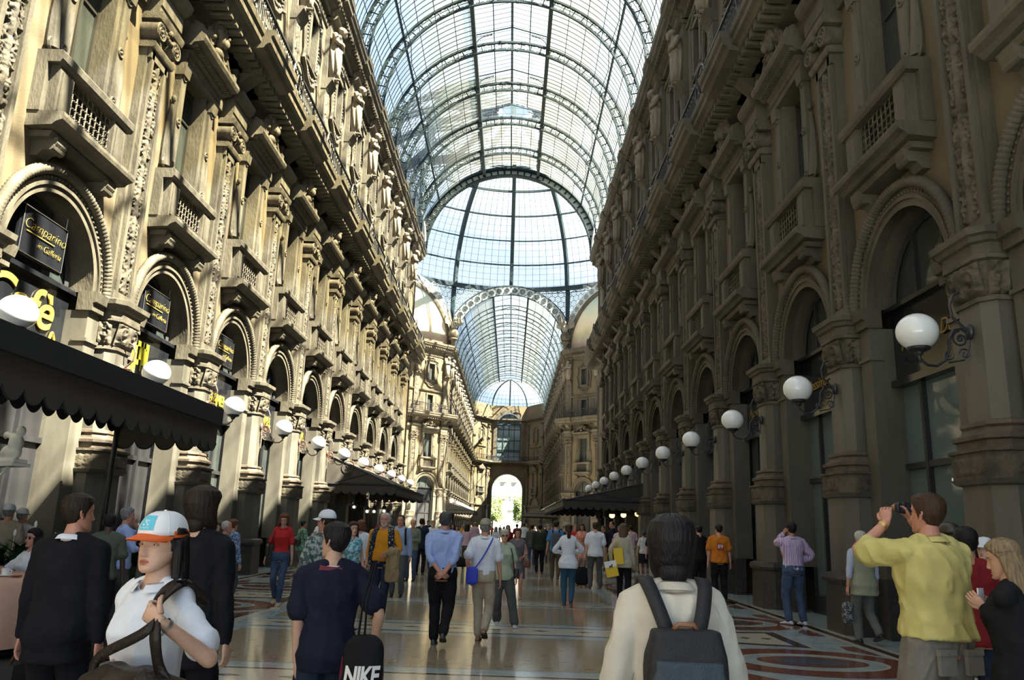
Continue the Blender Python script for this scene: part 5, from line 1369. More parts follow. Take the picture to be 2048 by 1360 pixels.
# ------------------------------------------------------------------ awnings
def awning(name,x0,x1,y0,y1,zw,zf,label,val=.42,mt='awn',mtd='awnd',n_end=8,logo=None,ribs=5):
    """x0 wall side, x1 front; y0 near end, y1 far end"""
    t=E(name,((x0),(y0),0)); tag(t,label,'awning'); X=x1-x0; Y=y1-y0
    m=MB(); m.poly([(0,0,zw),(X,0,zf),(X,Y,zf),(0,Y,zw)]); m.poly([(0,0,zw-.02),(X,0,zf-.02),(X,Y,zf-.02),(0,Y,zw-.02)]); m.poly([(0,0,zw),(X,0,zf),(0,0,zf)]); m.poly([(0,Y,zw),(X,Y,zf),(0,Y,zf)])
    O('canopy',m.mesh('canopy',M[mt]),t)
    def val_(a,b,z,nm):
        m=MB(); L=math.hypot(b[0]-a[0],b[1]-a[1]); n=max(2,round(L/.36)); q=12
        top=[];bot=[]
        for i in range(n*q+1):
            s_=i/(n*q); ph=(i%q)/q; d=val-.13*(1-math.sin(ph*PI))**1.5 if True else 0
            x=a[0]+(b[0]-a[0])*s_; y=a[1]+(b[1]-a[1])*s_; top.append((x,y,z)); bot.append((x,y,z-d))
        m.grid([top,bot]); o=O('valance',m.mesh('valance',M[mt]),t)
        m=MB(); m.tube([(p[0],p[1],p[2]) for p in bot],.012,4,False); O('piping',m.mesh('piping',M[mtd]),o)
    val_((0,0),(X,0),zf,'a'); val_((X,0),(X,Y),zf,'b'); val_((0,Y),(X,Y),zf,'c')
    m=MB(); m.tube([(0,0,zf),(X,0,zf),(X,Y,zf),(0,Y,zf)],.05,6); O('front_rail',m.mesh('front_rail',M[mtd]),t)
    for i in range(ribs):
        y=Y*i/(ribs-1); m=MB(); m.tube([(0,y,zw-.05),(X,y,zf-.03)],.03,5); m.tube([(0,y,zf-.1),(X*.6,y,zf+(zw-zf)*.35)],.025,5); O('arm',m.mesh('arm',M['black']),t)
    return t
A1=awning('cafe_awning',-6.0,-4.25,2.2,13.45,3.75,3.18,'huge dark scalloped cafe awning over the terrace beside the sunlit wall',.50,'awnw','awnd',ribs=7)
A2=awning('cafe_awning',-7.0,-4.0,33.2,44.0,4.35,3.10,'taupe cafe awning with an SI 1890 crest halfway along the sunlit wall',.42,'awnw')
for me,z,x in ((text('SI',.34,M['awnd'],.1,.004),3.78,.95),(text('1890',.16,M['awnd'],0,.004),3.42,.95)):
    me.transform(Matrix.Rotation(PI,4,'Z')); O('lettering',me,A2,(x,-.012,z))
m=MB(); m.ring((.95,-.012,3.78),.26,.012,20,4); O('crest_ring',m.mesh('crest_ring',M['awnd']),A2)
A3=awning('cafe_awning',7.0,3.2,36.0,55.0,3.75,2.85,'dark awning of the bar and restaurant beside the shaded wall',.42,'awn')
me=text('Bar e Ristorante',.30,M['awnw'],.35,.004); me.transform(Matrix.Rotation(PI,4,'Z')); O('lettering',me,A3,(-1.9,-.012,3.08))
me=text('Biffi',.34,M['awnw'],.3,.004); me.transform(Matrix.Rotation(PI,4,'Z')); O('lettering',me,A3,(-.75,-.012,3.3))
m=MB(); m.tube([(-.75+.5*math.cos(a),-.012,3.3+.24*math.sin(a)) for a in np.linspace(0,2*PI,30)],.012,4,False); m.tube([(-.75+.43*math.cos(a),-.012,3.3+.18*math.sin(a)) for a in np.linspace(0,2*PI,30)],.008,4,False); O('crest_ring',m.mesh('crest_ring',M['awnw']),A3)
A4=awning('cafe_awning',-7.0,-3.6,97,108,4.2,3.3,'small taupe awning in the far arm beside the sunlit wall',.42,'awnw')
A5=awning('cafe_awning',7.0,2.6,97,112,4.2,3.2,'small taupe awning in the far arm beside the shaded wall',.42,'awnw')
# glazed terrace screen posts, pendant lamps under the awnings
m=MB(); m.box(1.70,1.82,0,11.25,3.12,3.40); O('top_box',m.mesh('top_box',M['awnd']),A1)
m=MB(); top=[];bot=[]
for i in range(361):
    y=11.25*i/360; ph=(i%12)/12; top.append((.02,y,3.6)); bot.append((.02,y,3.06-.12*math.sin(ph*PI)**.7))
m.grid([top,bot]); O('inner_valance',m.mesh('inner_valance',M['awnd']),A1)
for y_ in (.3,5.2,11.1):
    m=MB(); m.tube([(.1,y_,0),(.1,y_,3.6)],.045,8); O('post',m.mesh('post',M['black'],True),A1)
M['warm']=mat('lit amber globe',(1,.7,.2),.3,emit=(1,.62,.16),estr=5.); M['warmw']=mat('lit frosted bulb',(1,.9,.7),.3,emit=(1,.85,.6),estr=5.)
for i,(px,py) in enumerate(((1224,1031),(1247,1030),(1275,1028))):
    p=onY(px,py,37.5+i*.1); t=E('pendant_lamp',tuple(p)); tag(t,'small lit amber pendant lamp under the dark restaurant awning, %s of three from the aisle'%ORD[i],'lamp','amber pendants under the awning')
    m=MB(); m.ell((0,0,0),(.13,.13,.12),14,10); O('globe',m.mesh('globe',M['warm'],True),t); m=MB(); m.lathe([(.13,.06),(.05,.13),(.02,.16),(.015,1.0)],12); O('lamp_cap',m.mesh('lamp_cap',M['black']),t)
for i,(px,py) in enumerate(((708,1014),(734,1023),(748,1023),(768,1022))):
    p=onY(px,py,34.5); t=E('lantern',tuple(p)); tag(t,'small lit lantern under the taupe awning, %s of four'%ORD[i],'lamp','lanterns under the taupe awning')
    m=MB(); m.ell((0,0,0),(.06,.06,.06),10,8); O('bulb',m.mesh('bulb',M['warmw'],True),t); m=MB(); m.lathe([(.1,.08),(.13,.12),(.03,.25),(.015,.8)],8); m.lathe([(.08,-.14),(.09,-.10)],8)
    for q in range(4): a=q*PI/2; m.tube([(.11*math.cos(a),.11*math.sin(a),.1),(.08*math.cos(a),.08*math.sin(a),-.12)],.01,4)
    O('lantern_frame',m.mesh('lantern_frame',M['black']),t)
# ------------------------------------------------------------------ world outside the exit arch
M['pale']=mat('pale sunlit facade',(.62,.60,.56),.8,(.72,.70,.66),.3); M['paledk']=mat('grey window of the far facade',(.30,.32,.33),.5)
t=E('building',(0,215,0)); tag(t,'pale sunlit palace front seen through the exit arch','building')
m=MB(); m.box(-30,30,0,8,0,24); 
for z in (5,9.6,14.2,19,23.6): m.box(-30,30,-.5,0,z,z+.45)
for i in range(-9,10): m.box(i*3-.35,i*3+.35,-.25,0,5,23.6)
O('facade',m.mesh('facade',M['pale']),t)
for i in range(-5,5):
    for z in (6.3,10.8,15.4):
        m=MB(); m.box(i*3+.85,i*3+2.15,-.1,.1,z,z+2.3); O('window',m.mesh('window',M['paledk']),t); m=MB(); m.box(i*3+.6,i*3+2.4,-.5,-.1,z+2.45,z+2.75); m.box(i*3+.7,i*3+2.3,-.3,0,z-.2,z); O('window_hood',m.mesh('window_hood',M['pale']),t)
def leafm(): return mat('plane tree leaves',(.05,.10,.02),.6,(.14,.20,.05),1.5)
M['leaf']=leafm(); M['bark']=mat('bark',(.07,.05,.035),.9)
def tree(x,y,h,r,label,seed):
    t=E('tree',(x,y,0)); tag(t,label,'tree','trees in the square'); m=MB(); m.tube([(0,0,0),(.1,0,h*.3),(0,.1,h*.6)],[.25,.2,.12],8)
    rs=random.Random(seed)
    for i in range(5): a=rs.uniform(0,6.3); m.tube([(0,0,h*.4),(r*.5*math.cos(a),r*.5*math.sin(a),h*.65)],[.12,.04],6)
    O('trunk',m.mesh('trunk',M['bark']),t); m=MB()
    for i in range(2600):
        u=rs.gauss(0,1),rs.gauss(0,1),rs.gauss(0,1); n=math.sqrt(sum(q*q for q in u)); q=rs.uniform(.55,1)**.6; lob=1+.25*math.sin(5*u[0]/n+seed)*math.cos(4*u[2]/n)
        c=V((u[0]/n*r*q*lob,u[1]/n*r*q*lob,h*.62+u[2]/n*h*.36*q*lob)); a=V((rs.gauss(0,1),rs.gauss(0,1),rs.gauss(0,1))).normalized()*.22; b=a.orthogonal().normalized()*.16
        m.add([tuple(c-a),tuple(c+b),tuple(c+a),tuple(c-b)],[(0,1,2,3)])
    O('crown',m.mesh('crown',M['leaf']),t)
tree(-3.2,178,8.0,2.4,'leafy green tree at the west side of the exit arch opening',1); tree(3.6,180,8.6,2.3,'leafy green tree at the east side of the exit arch opening',2); tree(-6.5,190,9,2.6,'tall tree further back in the square, partly hidden by the arch',3)
t=E('monument',(.9,186,0)); tag(t,'pale stone monument with a standing figure on a tall pedestal in the square','monument')
m=MB(); m.box(-2,2,-2,2,0,.8); m.box(-1.3,1.3,-1.3,1.3,.8,2.2); m.box(-.8,.8,-.8,.8,2.2,5.2); m.box(-1.,1.,-1,1,5.2,5.6); O('pedestal',m.mesh('pedestal',M['pale']),t)
o=O('statue_figure',joinm('f',[SB,SD]),t,(0,0,5.6),PI); o.scale=(1.7,1.7,1.7); o.data.materials.clear(); o.data.materials.append(M['pale']); o.data.polygons.foreach_set('material_index',[0]*len(o.data.polygons))
for i,(x,y) in enumerate(((-1.7,-1.7),(1.7,-1.7))): o=O('corner_figure',o.data,t,(x,y,.8),PI); o.scale=(1,1,1)
# ================================================================== people
def at(px,yf=None,Y=None,ytop=None,H=None,dz=0):
    if Y is None: p=onZ(px,yf,dz); Y=p.y; X=p.x
    else: X=onY(px,1060,Y).x
    if H is None: H=onY(px,ytop,Y).z-dz
    return dict(pos=(X,Y),H=H)
def loc(sp,px,py,Y):
    p=onY(px,py,Y); s=sp['H']/1.75; d=V((p.x-sp['pos'][0],p.y-sp['pos'][1],p.z-(sp.get('dz') or 0)))/s; r=-sp['rot']
    return (d.x*math.cos(r)-d.y*math.sin(r),d.x*math.sin(r)+d.y*math.cos(r),d.z)
def wl(info,p):   # local -> world
    return info['root'].matrix_basis@V(p)
def child_world(name,me,info_root): pass
def prop(name,label,cat,meshes,info=None,loc_=(0,0,0),rz=0,group=None,scale=1.):
    """free standing thing; when info is given the meshes are in the person's local frame"""
    if info is not None:
        b=info['root']; t=E(name,b.location,b.rotation_euler.z); t.scale=b.scale
    else: t=E(name,loc_,rz); t.scale=(scale,)*3
    tag(t,label,cat,group)
    for n,me in meshes: O(n,me,t)
    return t
def strap(m,pts,w,th=.004,up=(0,0,1)):
    P=[V(p) for p in pts]; out=[]
    for i in range(len(P)-1):
        p0=P[max(i-1,0)];p1=P[i];p2=P[i+1];p3=P[min(i+2,len(P)-1)]
        for k in range(5): t_=k/5; out.append(.5*((2*p1)+(p2-p0)*t_+(2*p0-5*p1+4*p2-p3)*t_*t_+(3*p1-p0-3*p2+p3)*t_**3))
    out.append(P[-1]); R=[]; up=V(up)
    for i,p in enumerate(out):
        t_=(out[min(i+1,len(out)-1)]-out[max(i-1,0)]).normalized(); s_=t_.cross(up); s_=s_.normalized() if s_.length>1e-4 else V((1,0,0)); n_=s_.cross(t_)
        R.append([tuple(p+s_*a+n_*b) for a,b in ((-w/2,-th),(w/2,-th),(w/2,th),(-w/2,th))])
    m.loft(R)
def rbox(m,c,sx,sy,sz,r=.25,n=24,puff=0.,rot=None,km=.55):
    """soft box (superellipsoid rings)"""
    R=[]
    for q in np.linspace(-1,1,13):
        k=(1-abs(q)**5)**.25 if abs(q)<1 else .0; k=max(k,km)
        ring=[]
        for j in range(n):
            a=2*PI*j/n; ca,sa=math.cos(a),math.sin(a); x=math.copysign(abs(ca)**r,ca)*sx*k; y=math.copysign(abs(sa)**r,sa)*sy*k*(1+puff*(1-q*q)); p=V((x,y,q*sz))
            if rot is not None: p=rot@p
            ring.append((c[0]+p.x,c[1]+p.y,c[2]+p.z))
        R.append(ring)
    m.loft(R)
blk=cloth('black wool suit',(.010,.010,.013),(.016,.016,.020),bump=.1); navy=cloth('navy cotton jersey',(.012,.014,.028),(.018,.020,.036)); jean=cloth('blue denim',(.035,.060,.115),(.06,.095,.165),scale=12); jeand=cloth('dark denim',(.015,.022,.042),(.03,.038,.065),scale=12)
whitec=cloth('white cotton',(.74,.76,.82),(.64,.67,.75)); cream=cloth('cream linen',(.60,.56,.48),(.50,.46,.39),bump=.5,scale=3); yel=cloth('pale yellow pique',(.62,.54,.20),(.54,.46,.16),bump=.4); khaki=cloth('grey khaki cotton',(.24,.22,.19),(.18,.165,.14)); lblue=cloth('light blue shirting',(.36,.46,.78),(.31,.41,.70)); beigec=cloth('beige chino',(.42,.36,.28),(.34,.29,.22)); blackc=cloth('black cotton',(.012,.012,.014),(.018,.018,.02)); redc=cloth('red jersey',(.50,.025,.025),(.42,.02,.02)); orange=cloth('mustard orange shirt',(.62,.26,.015),(.54,.22,.012)); greyd=cloth('grey dress cloth',(.10,.10,.115),(.14,.14,.155)); gtrous=cloth('grey trousers',(.065,.07,.072),(.09,.095,.095)); olive=cloth('olive grey linen',(.20,.22,.15),(.16,.175,.12)); mint=cloth('pale green blouse',(.42,.48,.36),(.36,.42,.30)); orj=cloth('orange football jersey',(.60,.19,.02),(.52,.16,.015)); vestm=cloth('pale olive waistcoat',(.30,.31,.22),(.26,.27,.19)); mred=cloth('dark red shirt',(.20,.012,.015),(.16,.01,.012)); pinkc=cloth('pink shirt',(.62,.42,.50)); cora=blotch('coral print dress',(.62,.11,.07),(.66,.38,.30),26)
strp=stripes('violet striped shirting',(.50,.48,.66),(.30,.26,.52),9.5,'X',(.55,.22,.34),.6); plaid=blotch('green plaid',(.05,.08,.08),(.32,.36,.34),22); lace=blotch('white lace',(.72,.72,.72),(.50,.50,.50),60); greenp=blotch('green leafy print',(.03,.10,.07),(.18,.34,.24),24)
shb=mat('black shoe leather',(.012,.011,.011),.35); shbr=mat('tan shoe leather',(.22,.10,.05),.4); shw=mat('white trainer',(.62,.62,.64),.5,(.35,.35,.42),30,world=False); sht=mat('beige pump leather',(.40,.30,.20),.5); solem=mat('dark rubber sole',(.03,.03,.032),.7)
T=dict
# ---- 1 woman with the cap
sp=T(at(330,Y=3.05,ytop=1022),rot=PI-.42,fem=1,near=2,skin='asian',hair='long',hairc='black',hlen=.46,hfront=False,wave=.012,squint=.75,jaw=1.10,hs=.99,hx=1.10,bw=1.0,
 label='woman in a white polo shirt and white cap with an orange peak, gripping straps',head=(.05,-.04),
 top=T(mat=whitec,sleeve='short',z0=.80,off=.012,fold=.010,loose=.05,collar=None,name='polo_shirt'),bot=T(mat=jeand),cap=(mat('white cap cloth',(.76,.77,.80),.8),mat('orange cap peak',(.75,.13,.02),.7)),capback=mat('orange cap back',(.75,.13,.02),.7),curl=(1.5,.3))
sp['hands']=(loc(sp,322,1244,2.74),loc(sp,222,1345,2.95)); 
sp['poles']=((-1,-.6,-1.2),(.6,-.8,0)); sp['handdir']=((.9,.15,.45),None); sp['handn']=((.2,-1,.1),None); sp['top']['collar']=whitec
W1=person(sp)
ci=[o for o in W1['root'].children if o.name.startswith('cap')][0]
m=MB(); R=[]
for q in np.linspace(.14,.60,6):
    zz=.040+.102*math.sin(q*PI/2); rr=math.cos(q*PI/2)**.7; R.append([(.0902*rr*math.cos(a),-.012+.1120*rr*math.sin(a),zz) for a in np.linspace(PI*.5-.42,PI*.5+.42,8)])
m.loft(R,False,False); me=m.mesh('patch',mat('cyan patch',(.10,.50,.68),.6),True); xform(me,W1['Rh']); O('patch',me,ci)
m=MB()
for x,z in ((-.010,.085),(.010,.085),(0,.094),(-.006,.102),(.006,.102)): m.ell((x,-.012+.1120*math.cos(math.asin(min(1,(z-.040)/.102)))**.7,z),(.006,.002,.0035),8,5)
for i in range(4): m.ell((-.018+i*.012,-.012+.112*math.cos(math.asin(.032/.102))**.7,.072),(.0045,.002,.003),6,4)
me=m.mesh('patch_mark',M['white'],True); xform(me,W1['Rh']); O('patch_mark',me,ci)
h1=V(sp['hands'][0]); m=MB(); d=V(W1['AR'][0][1])-V(W1['AR'][0][2]); wp=V(W1['AR'][0][2])+d.normalized()*.025; Rw=d.normalized().to_track_quat('Z','Y').to_matrix()
m.loft([[tuple(wp+Rw@V((.0275*math.cos(a),.0275*math.sin(a),z))) for a in [2*PI*k/16 for k in range(16)]] for z in (-.007,.007)],True,False); m.ell(tuple(wp+Rw@V((0,-.028,0))+V((0,.0,.0))),(.013,.013,.013),10,6)
prop('wrist_watch','small silver watch on the wrist of the woman in the white cap','watch',[('case',m.mesh('case',M['silver'],True))],W1)
# her bag: large dark brown leather, straps up over the hand and shoulder
brl=mat('dark brown leather',(.014,.010,.009),.42,(.024,.018,.015),9,.3,60,world=False,spec=.3)
m=MB(); c=V((-.17,.215,.98)); rbox(m,tuple(c),.25,.075,.21,.55,28,.3); me=remesh(m,.012,[brl],'bag',2,.018,3,9.)
m2=MB(); strap(m2,[(-.36,.20,1.12),(-.30,.22,1.2),tuple(h1+V((-.01,.03,-.03))),(-.17,.13,1.41),(-.16,.02,1.475),(-.17,-.10,1.40)],.045,.006,(0,1,0)); strap(m2,[(.02,.23,1.14),(-.02,.24,1.22),tuple(h1+V((.02,.03,-.02))),(-.13,.12,1.42),(-.13,.0,1.475),(-.15,-.11,1.38)],.035,.006,(0,1,0))
m3=MB(); strap(m3,[(-.41,.24,1.10),(-.18,.305,1.13),(.06,.25,1.11)],.05,.006,(0,0,1))
prop('shoulder_bag','large dark brown leather shoulder bag held by the woman in the white cap','bag',[('bag_body',me),('straps',m2.mesh('straps',brl,True)),('flap',m3.mesh('flap',brl,True))],W1)
m=MB(); m.tube([(.055*math.cos(a)*1.05,-.01+.062*math.sin(a)+(.03 if math.sin(a)>0 else 0)*math.sin(a),1.462-.045*max(0,math.sin(a))) for a in np.linspace(0,2*PI,26)],.0016,4); prop('necklace','thin gold necklace of the woman in the white cap','necklace',[('chain',m.mesh('chain',M['brass'],True))],W1)
# ---- 2 dark suit
sp=T(at(150,Y=5.0,ytop=984),rot=-.12,near=1,skin='pink',hair='short',hairc='dkbrown',head=(-.55,0),bw=1.04,top=T(mat=blk,sleeve='long',z0=.74,off=.034,fold=.008,flare=.02,name='suit_jacket',collar=whitec),bot=T(mat=blk,loose=.018),shoes=shb,label='man in a black suit with a white collar, seen from behind near the cafe tables',hands=((-.27,.02,.76),(.27,.02,.76)))
W2=person(sp)
# ---- 3 dark jacket with longer hair
sp=T(at(400,Y=5.0,ytop=976),rot=-.25,near=1,skin='asian',hair='bob',hairc='dkbrown',vol=1.1,head=(-.25,.0),top=T(mat=blk,sleeve='long',z0=.72,off=.034,name='jacket'),bot=T(mat=blk,loose=.018),shoes=shb,label='tall person in a black jacket with collar-length dark hair, behind the woman in the cap',hands=((-.27,.02,.76),(.27,.02,.76)))
person(sp)
# ---- 4 navy T-shirt with glasses
sp=T(at(672,Y=5.0,ytop=1043),rot=.35,near=2,skin='asian',hair='short',hairc='black',vol=1.25,head=(.75,.02),specs=1,bw=1.02,top=T(mat=navy,sleeve='short',z0=.80,off=.026,flare=.02,loose=.6,name='t_shirt',collar=None),bot=T(mat=jeand,loose=.02),shoes=shb,curl=(.45,.45),label='young man in a navy T-shirt and silver glasses, turned away to the side')
sp['hands']=(loc(sp,592,1322,4.95),loc(sp,748,1290,5.1)); sp['poles']=((-.6,-1,0),(.6,-1.2,0))
W4=person(sp)
m=MB(); R=[]
for q,dr in ((0,.008),(1,.010)): R.append([((.066+dr)*math.cos(a),-.008+(.066+dr)*math.sin(a),1.452+.012*q-.012*(1+math.sin(a))) for a in np.linspace(0,2*PI,30)])
m.loft(R,True,False); O('neck_band',m.mesh('neck_band',M['white'],True),W4['root'])
m=MB(); strap(m,[(-.10,-.085,1.44),(-.03,-.098,1.43),(.05,-.098,1.425)],.055,.004,(0,1,0)); O('back_patch',m.mesh('back_patch',mat('maroon patch',(.16,.015,.03),.7),True),W4['root'])
p=onY(724,1338,4.65); t=prop('drawstring_bag','black and maroon drawstring bag with big white NIKE letters','bag',[],None,tuple(p),.12,scale=1.15)
m=MB(); rbox(m,(0,0,-.02),.098,.07,.17,.7,24,.2); me=remesh(m,.008,[blackc],'bag_body',2,.008,4); O('bag_body',me,t)
m=MB(); R=[[(.100*k*math.cos(a),.078*k*math.sin(a),z) for a in [2*PI*j/28 for j in range(28)]] for z,k in ((-.20,.92),(-.12,1.04),(-.02,1.06),(.06,1.0))]; m.loft(R,True,False); me=m.mesh('band',mat('maroon nylon',(.13,.012,.035),.5),True); O('band',me,t)
me=text('NIKE',.115,M['white'],.12,.003,1.,.92,bold=.004); me.transform(Matrix.Rotation(PI,4,'Z'))
for v in me.vertices:
    x=v.co.x*.70; v.co=(x,-.094+3.0*x*x+v.co.y*.3,v.co.z)
O('lettering',me,t,(0,-.0,-.02)); m=MB(); m.tube([(0,0,.14),(.0,.02,.30),(.03,.1,.5)],.006,5); m.tube([(-.03,0,.14),(-.02,.03,.3),(.02,.1,.5)],.006,5); O('cord',m.mesh('cord',blackc,True),t)
# ---- 5 cream jacket with backpack
sp=T(at(1343,Y=3.25,ytop=1036),rot=.0,near=2,fem=1,bw=1.16,skin='asian',hair='bob',hairc='black',vol=1.15,hs=1.04,top=T(mat=cream,sleeve='long',z0=.62,off=.036,flare=.03,loose=.9,fold=.012,name='linen_jacket',collar=cream),bot=T(mat=blackc),shoes=shb,label='person in a cream linen jacket with short black hair and a dark backpack',hands=((-.30,-.02,.80),(.30,.0,.80)))
W5=person(sp)
bpk=mat('slate backpack fabric',(.028,.042,.058),.6,(.036,.052,.07),20,.3,120,world=False); bpd=mat('black backpack fabric',(.010,.010,.014),.7,(.016,.016,.02),20,.3,120,world=False)
m=MB(); rbox(m,(0,-.235,1.06),.158,.075,.265,.42,30,.15,None,.82); me=remesh(m,.010,[bpd],'pack_body',2,.004,8)
m1=MB(); rbox(m1,(0,-.306,1.02),.146,.030,.20,.35,28,.2,None,.88); me1=remesh(m1,.009,[bpk],'front_pocket',2,.004,9)
m2=MB(); 
for s in (-1,1): strap(m2,[(s*.055,-.20,1.29),(s*.085,-.17,1.38),(s*.115,-.09,1.475),(s*.12,.02,1.49),(s*.13,.12,1.38)],.055,.010,(0,-1,.3))
m3=MB(); m3.tube([(-.045,-.245,1.325),(-.03,-.25,1.345),(.03,-.25,1.345),(.045,-.245,1.325)],.011,8)
m4=MB(); strap(m4,[(-.13,-.337,1.02),(0,-.345,1.0),(.13,-.337,1.02)],.006,.002); m4.ell((-.09,-.345,1.06),(.005,.004,.012),8,6)
m5=MB(); strap(m5,[(-.155,-.20,1.0),(-.20,-.16,.92),(-.225,-.13,.83)],.028,.004)
for k in range(9): m5.ring((.160,-.27,1.02-.03*k),.013,.003,8,4,'x')
prop('backpack','slate and black backpack with a tan handle on the cream jacket','backpack',[('pack_body',me),('front_pocket',me1),('shoulder_straps',m2.mesh('s',bpd,True)),('handle',m3.mesh('handle',shbr,True)),('zip',m4.mesh('zip',M['brass'],True)),('side_strap',m5.mesh('side_strap',bpd,True))],W5)
# ---- 6 yellow polo taking a picture
sp=T(at(1858,Y=5.2,ytop=984),rot=.30,near=2,skin='pink',hair='short',hairc='brown',vol=1.1,head=(.25,.05),bw=1.12,top=T(mat=yel,sleeve='short',z0=.93,off=.036,flare=.02,loose=.4,fold=.020,fs=14.,name='polo_shirt',collar=yel),bot=T(mat=khaki,kind='shorts',loose=.022,fold=.012),shoes=shbr,curl=(.8,.8),label='man in a yellow polo shirt and grey cargo shorts, raising a camera')
sp['hands']=(loc(sp,1772,1045,5.4),loc(sp,1822,1040,5.5)); sp['poles']=((-1,.1,-1.),(1.2,.3,-1)); sp['handdir']=((.35,.35,1.),(-.5,.2,1)); sp['handn']=((.8,.4,-.4),(-.8,.4,-.3))
W6=person(sp)
p=onY(1806,1016,5.5); m=MB(); rbox(m,(0,0,0),.060,.020,.038,.35,20); m.lathe([(.026,0),(.028,.02),(.024,.04)],14) ; t=prop('camera','small black compact camera held up by the man in yellow','camera',[('camera_body',m.mesh('camera_body',M['black'],True,40))],None,tuple(p),.3)
m=MB(); m.box(-.035,.035,-.024,-.021,-.022,.024); O('screen',m.mesh('screen',mat('camera screen',(.04,.045,.07),.15)),t)
m=MB(); d=(V(W6['AR'][0][1])-V(W6['AR'][0][2])).normalized(); wp=V(W6['AR'][0][2])+d*.03; Rw=d.to_track_quat('Z','Y').to_matrix(); m.loft([[tuple(wp+Rw@V((.031*math.cos(a),.031*math.sin(a),z))) for a in [2*PI*k/18 for k in range(18)]] for z in (-.011,.011)],True,False); prop('wrist_watch','gold watch on the raised wrist of the man in yellow','watch',[('case',m.mesh('case',M['brass'],True))],W6)
for s in (-1,1):
    m=MB(); c=V((s*.095,-.148,.82)); m.box(c.x-.055,c.x+.055,c.y-.006,c.y+.02,c.z-.075,c.z+.04); m.box(c.x-.058,c.x+.058,c.y-.011,c.y+.02,c.z+.03,c.z+.062); m.ell((c.x,c.y-.013,c.z+.045),(.006,.004,.006),8,5)
    O('pocket',m.mesh('pocket',khaki),W6['root'])
m=MB(); m.box(-.008,.008,-.137,-.132,1.352,1.366); m.ell((0,-.134,1.372),(.010,.004,.004),8,5); O('neck_tag',m.mesh('neck_tag',M['brass']),W6['root'])
# ---- 7 blond woman in black at the edge
sp=T(at(2008,Y=4.6,ytop=1075),rot=.75,near=2,fem=1,skin='fair',hair='long',hairc='blond',hlen=.32,head=(.2,-.2),top=T(mat=blackc,sleeve='long',z0=.80,name='jumper',off=.024),bot=T(mat=blackc,kind='skirt',z0=.35),shoes=shb,curl=(.7,.7),label='girl with long blond hair in black, holding a phone at the picture edge')
sp['label']='girl with long blond hair dressed in black, holding a white phone'
sp['hands']=(loc(sp,1968,1214,4.7),loc(sp,1985,1207,4.85)); W7=person(sp)
p=onY(1962,1196,4.75); m=MB(); m.box(-.032,.032,-.004,.004,-.055,.055); prop('phone','white phone in the hands of the blond girl','phone',[('case',m.mesh('case',M['white']))],None,tuple(p),.6)
# ---- 8 behind yellow
sp=T(at(1930,Y=6.4,ytop=1052),rot=-.15,near=1,skin='tan',hair='short',hairc='black',top=T(mat=mred,sleeve='short',z0=.84,off=.028,name='football_shirt'),bot=T(mat=jeand),shoes=shw,label='person in a dark red football shirt and jeans behind the man in yellow'); W8=person(sp)
m=MB(); m.ell((.205,-.02,1.36),(.012,.035,.042),12,8); O('sleeve_crest',m.mesh('sleeve_crest',mat('yellow and red crest',(.60,.30,.02),.6,(.45,.02,.02),60,world=False,lo=.48,hi=.52),True),W8['root'])
me=text('TM',.10,redc,0,.003); me.transform(Matrix.Rotation(PI,4,'Z')); O('lettering',me,W8['root'],(0,-.150,1.20)) if False else None
sp=T(at(1898,Y=7.3,ytop=1046),rot=.2,skin='tan',hair='short',hairc='dkbrown',cap=(M['leather'],M['leather']),shades=1,top=T(mat=olive,sleeve='long'),bot=T(mat=gtrous),shoes=shb,label='person in a dark grey cap half hidden behind the man in yellow'); person(sp)
sp=T(at(1966,Y=8.2,ytop=1074),rot=2.2,fem=1,skin='asian',hair='long',hairc='black',hlen=.3,cap=(whitec,whitec),top=T(mat=pinkc,sleeve='short'),bot=T(mat=blackc),shoes=shw,label='woman in a white cap and pink shirt beside the blond girl'); person(sp)
# ---- 11 blue shirt, hands behind back
sp=T(at(878,1290,ytop=1022),rot=0,near=1,skin='pink',hair='short',hairc='dkgrey',top=T(mat=lblue,sleeve='rolled',z0=.925,off=.026,flare=.0,loose=.5,fold=.016,collar=lblue),bot=T(mat=blackc,loose=.022,waist=1.01),shoes=shb,sole=solem,bw=1.08,label='grey haired man in a pale blue shirt with hands clasped behind his back',hands=((-.03,-.20,.95),(.04,-.21,.94)),poles=((-1,-.3,.0),(1,-.3,.0)),handdir=((.8,-.1,-.5),(-.8,-.1,-.5)),handn=((0,1,0),(0,1,0)),feet=((-.08,.06,0),(.06,-.22,.10)))
W11=person(sp)
# ---- 12 cap man, white shirt
sp=T(at(962,1283,ytop=1037),rot=-.08,near=1,skin='pink',hair='short',hairc='grey',cap=(cloth('khaki cap',(.36,.33,.25)),cloth('khaki cap',(.36,.33,.25))),top=T(mat=whitec,sleeve='short',z0=.93,off=.026,flare=.0,loose=.4,collar=whitec,fold=.016),bot=T(mat=beigec,loose=.018,waist=1.01),shoes=shbr,sole=solem,label='elderly man in a beige cap, white short sleeved shirt and beige trousers, walking away',hands=((-.20,-.10,.90),(.24,.10,.86)),feet=((-.06,.10,0),(.07,-.26,.12)))
W12=person(sp); blub=mat('bright blue nylon',(.01,.035,.50),.45,(.01,.03,.42),10,.2,60,world=False)
m=MB(); rbox(m,(-.15,-.19,.93),.085,.022,.125,.3,24); m2=MB(); strap(m2,[(-.10,-.18,1.05),(.0,-.165,1.20),(.10,-.115,1.40),(.125,-.02,1.475),(.09,.11,1.38)],.018,.004,(0,-1,.2)); prop('blue_bag','bright blue shoulder bag on the back of the man in the beige cap','bag',[('pouch',m.mesh('pouch',blub,True,50)),('strap',m2.mesh('strap',blub,True))],W12)
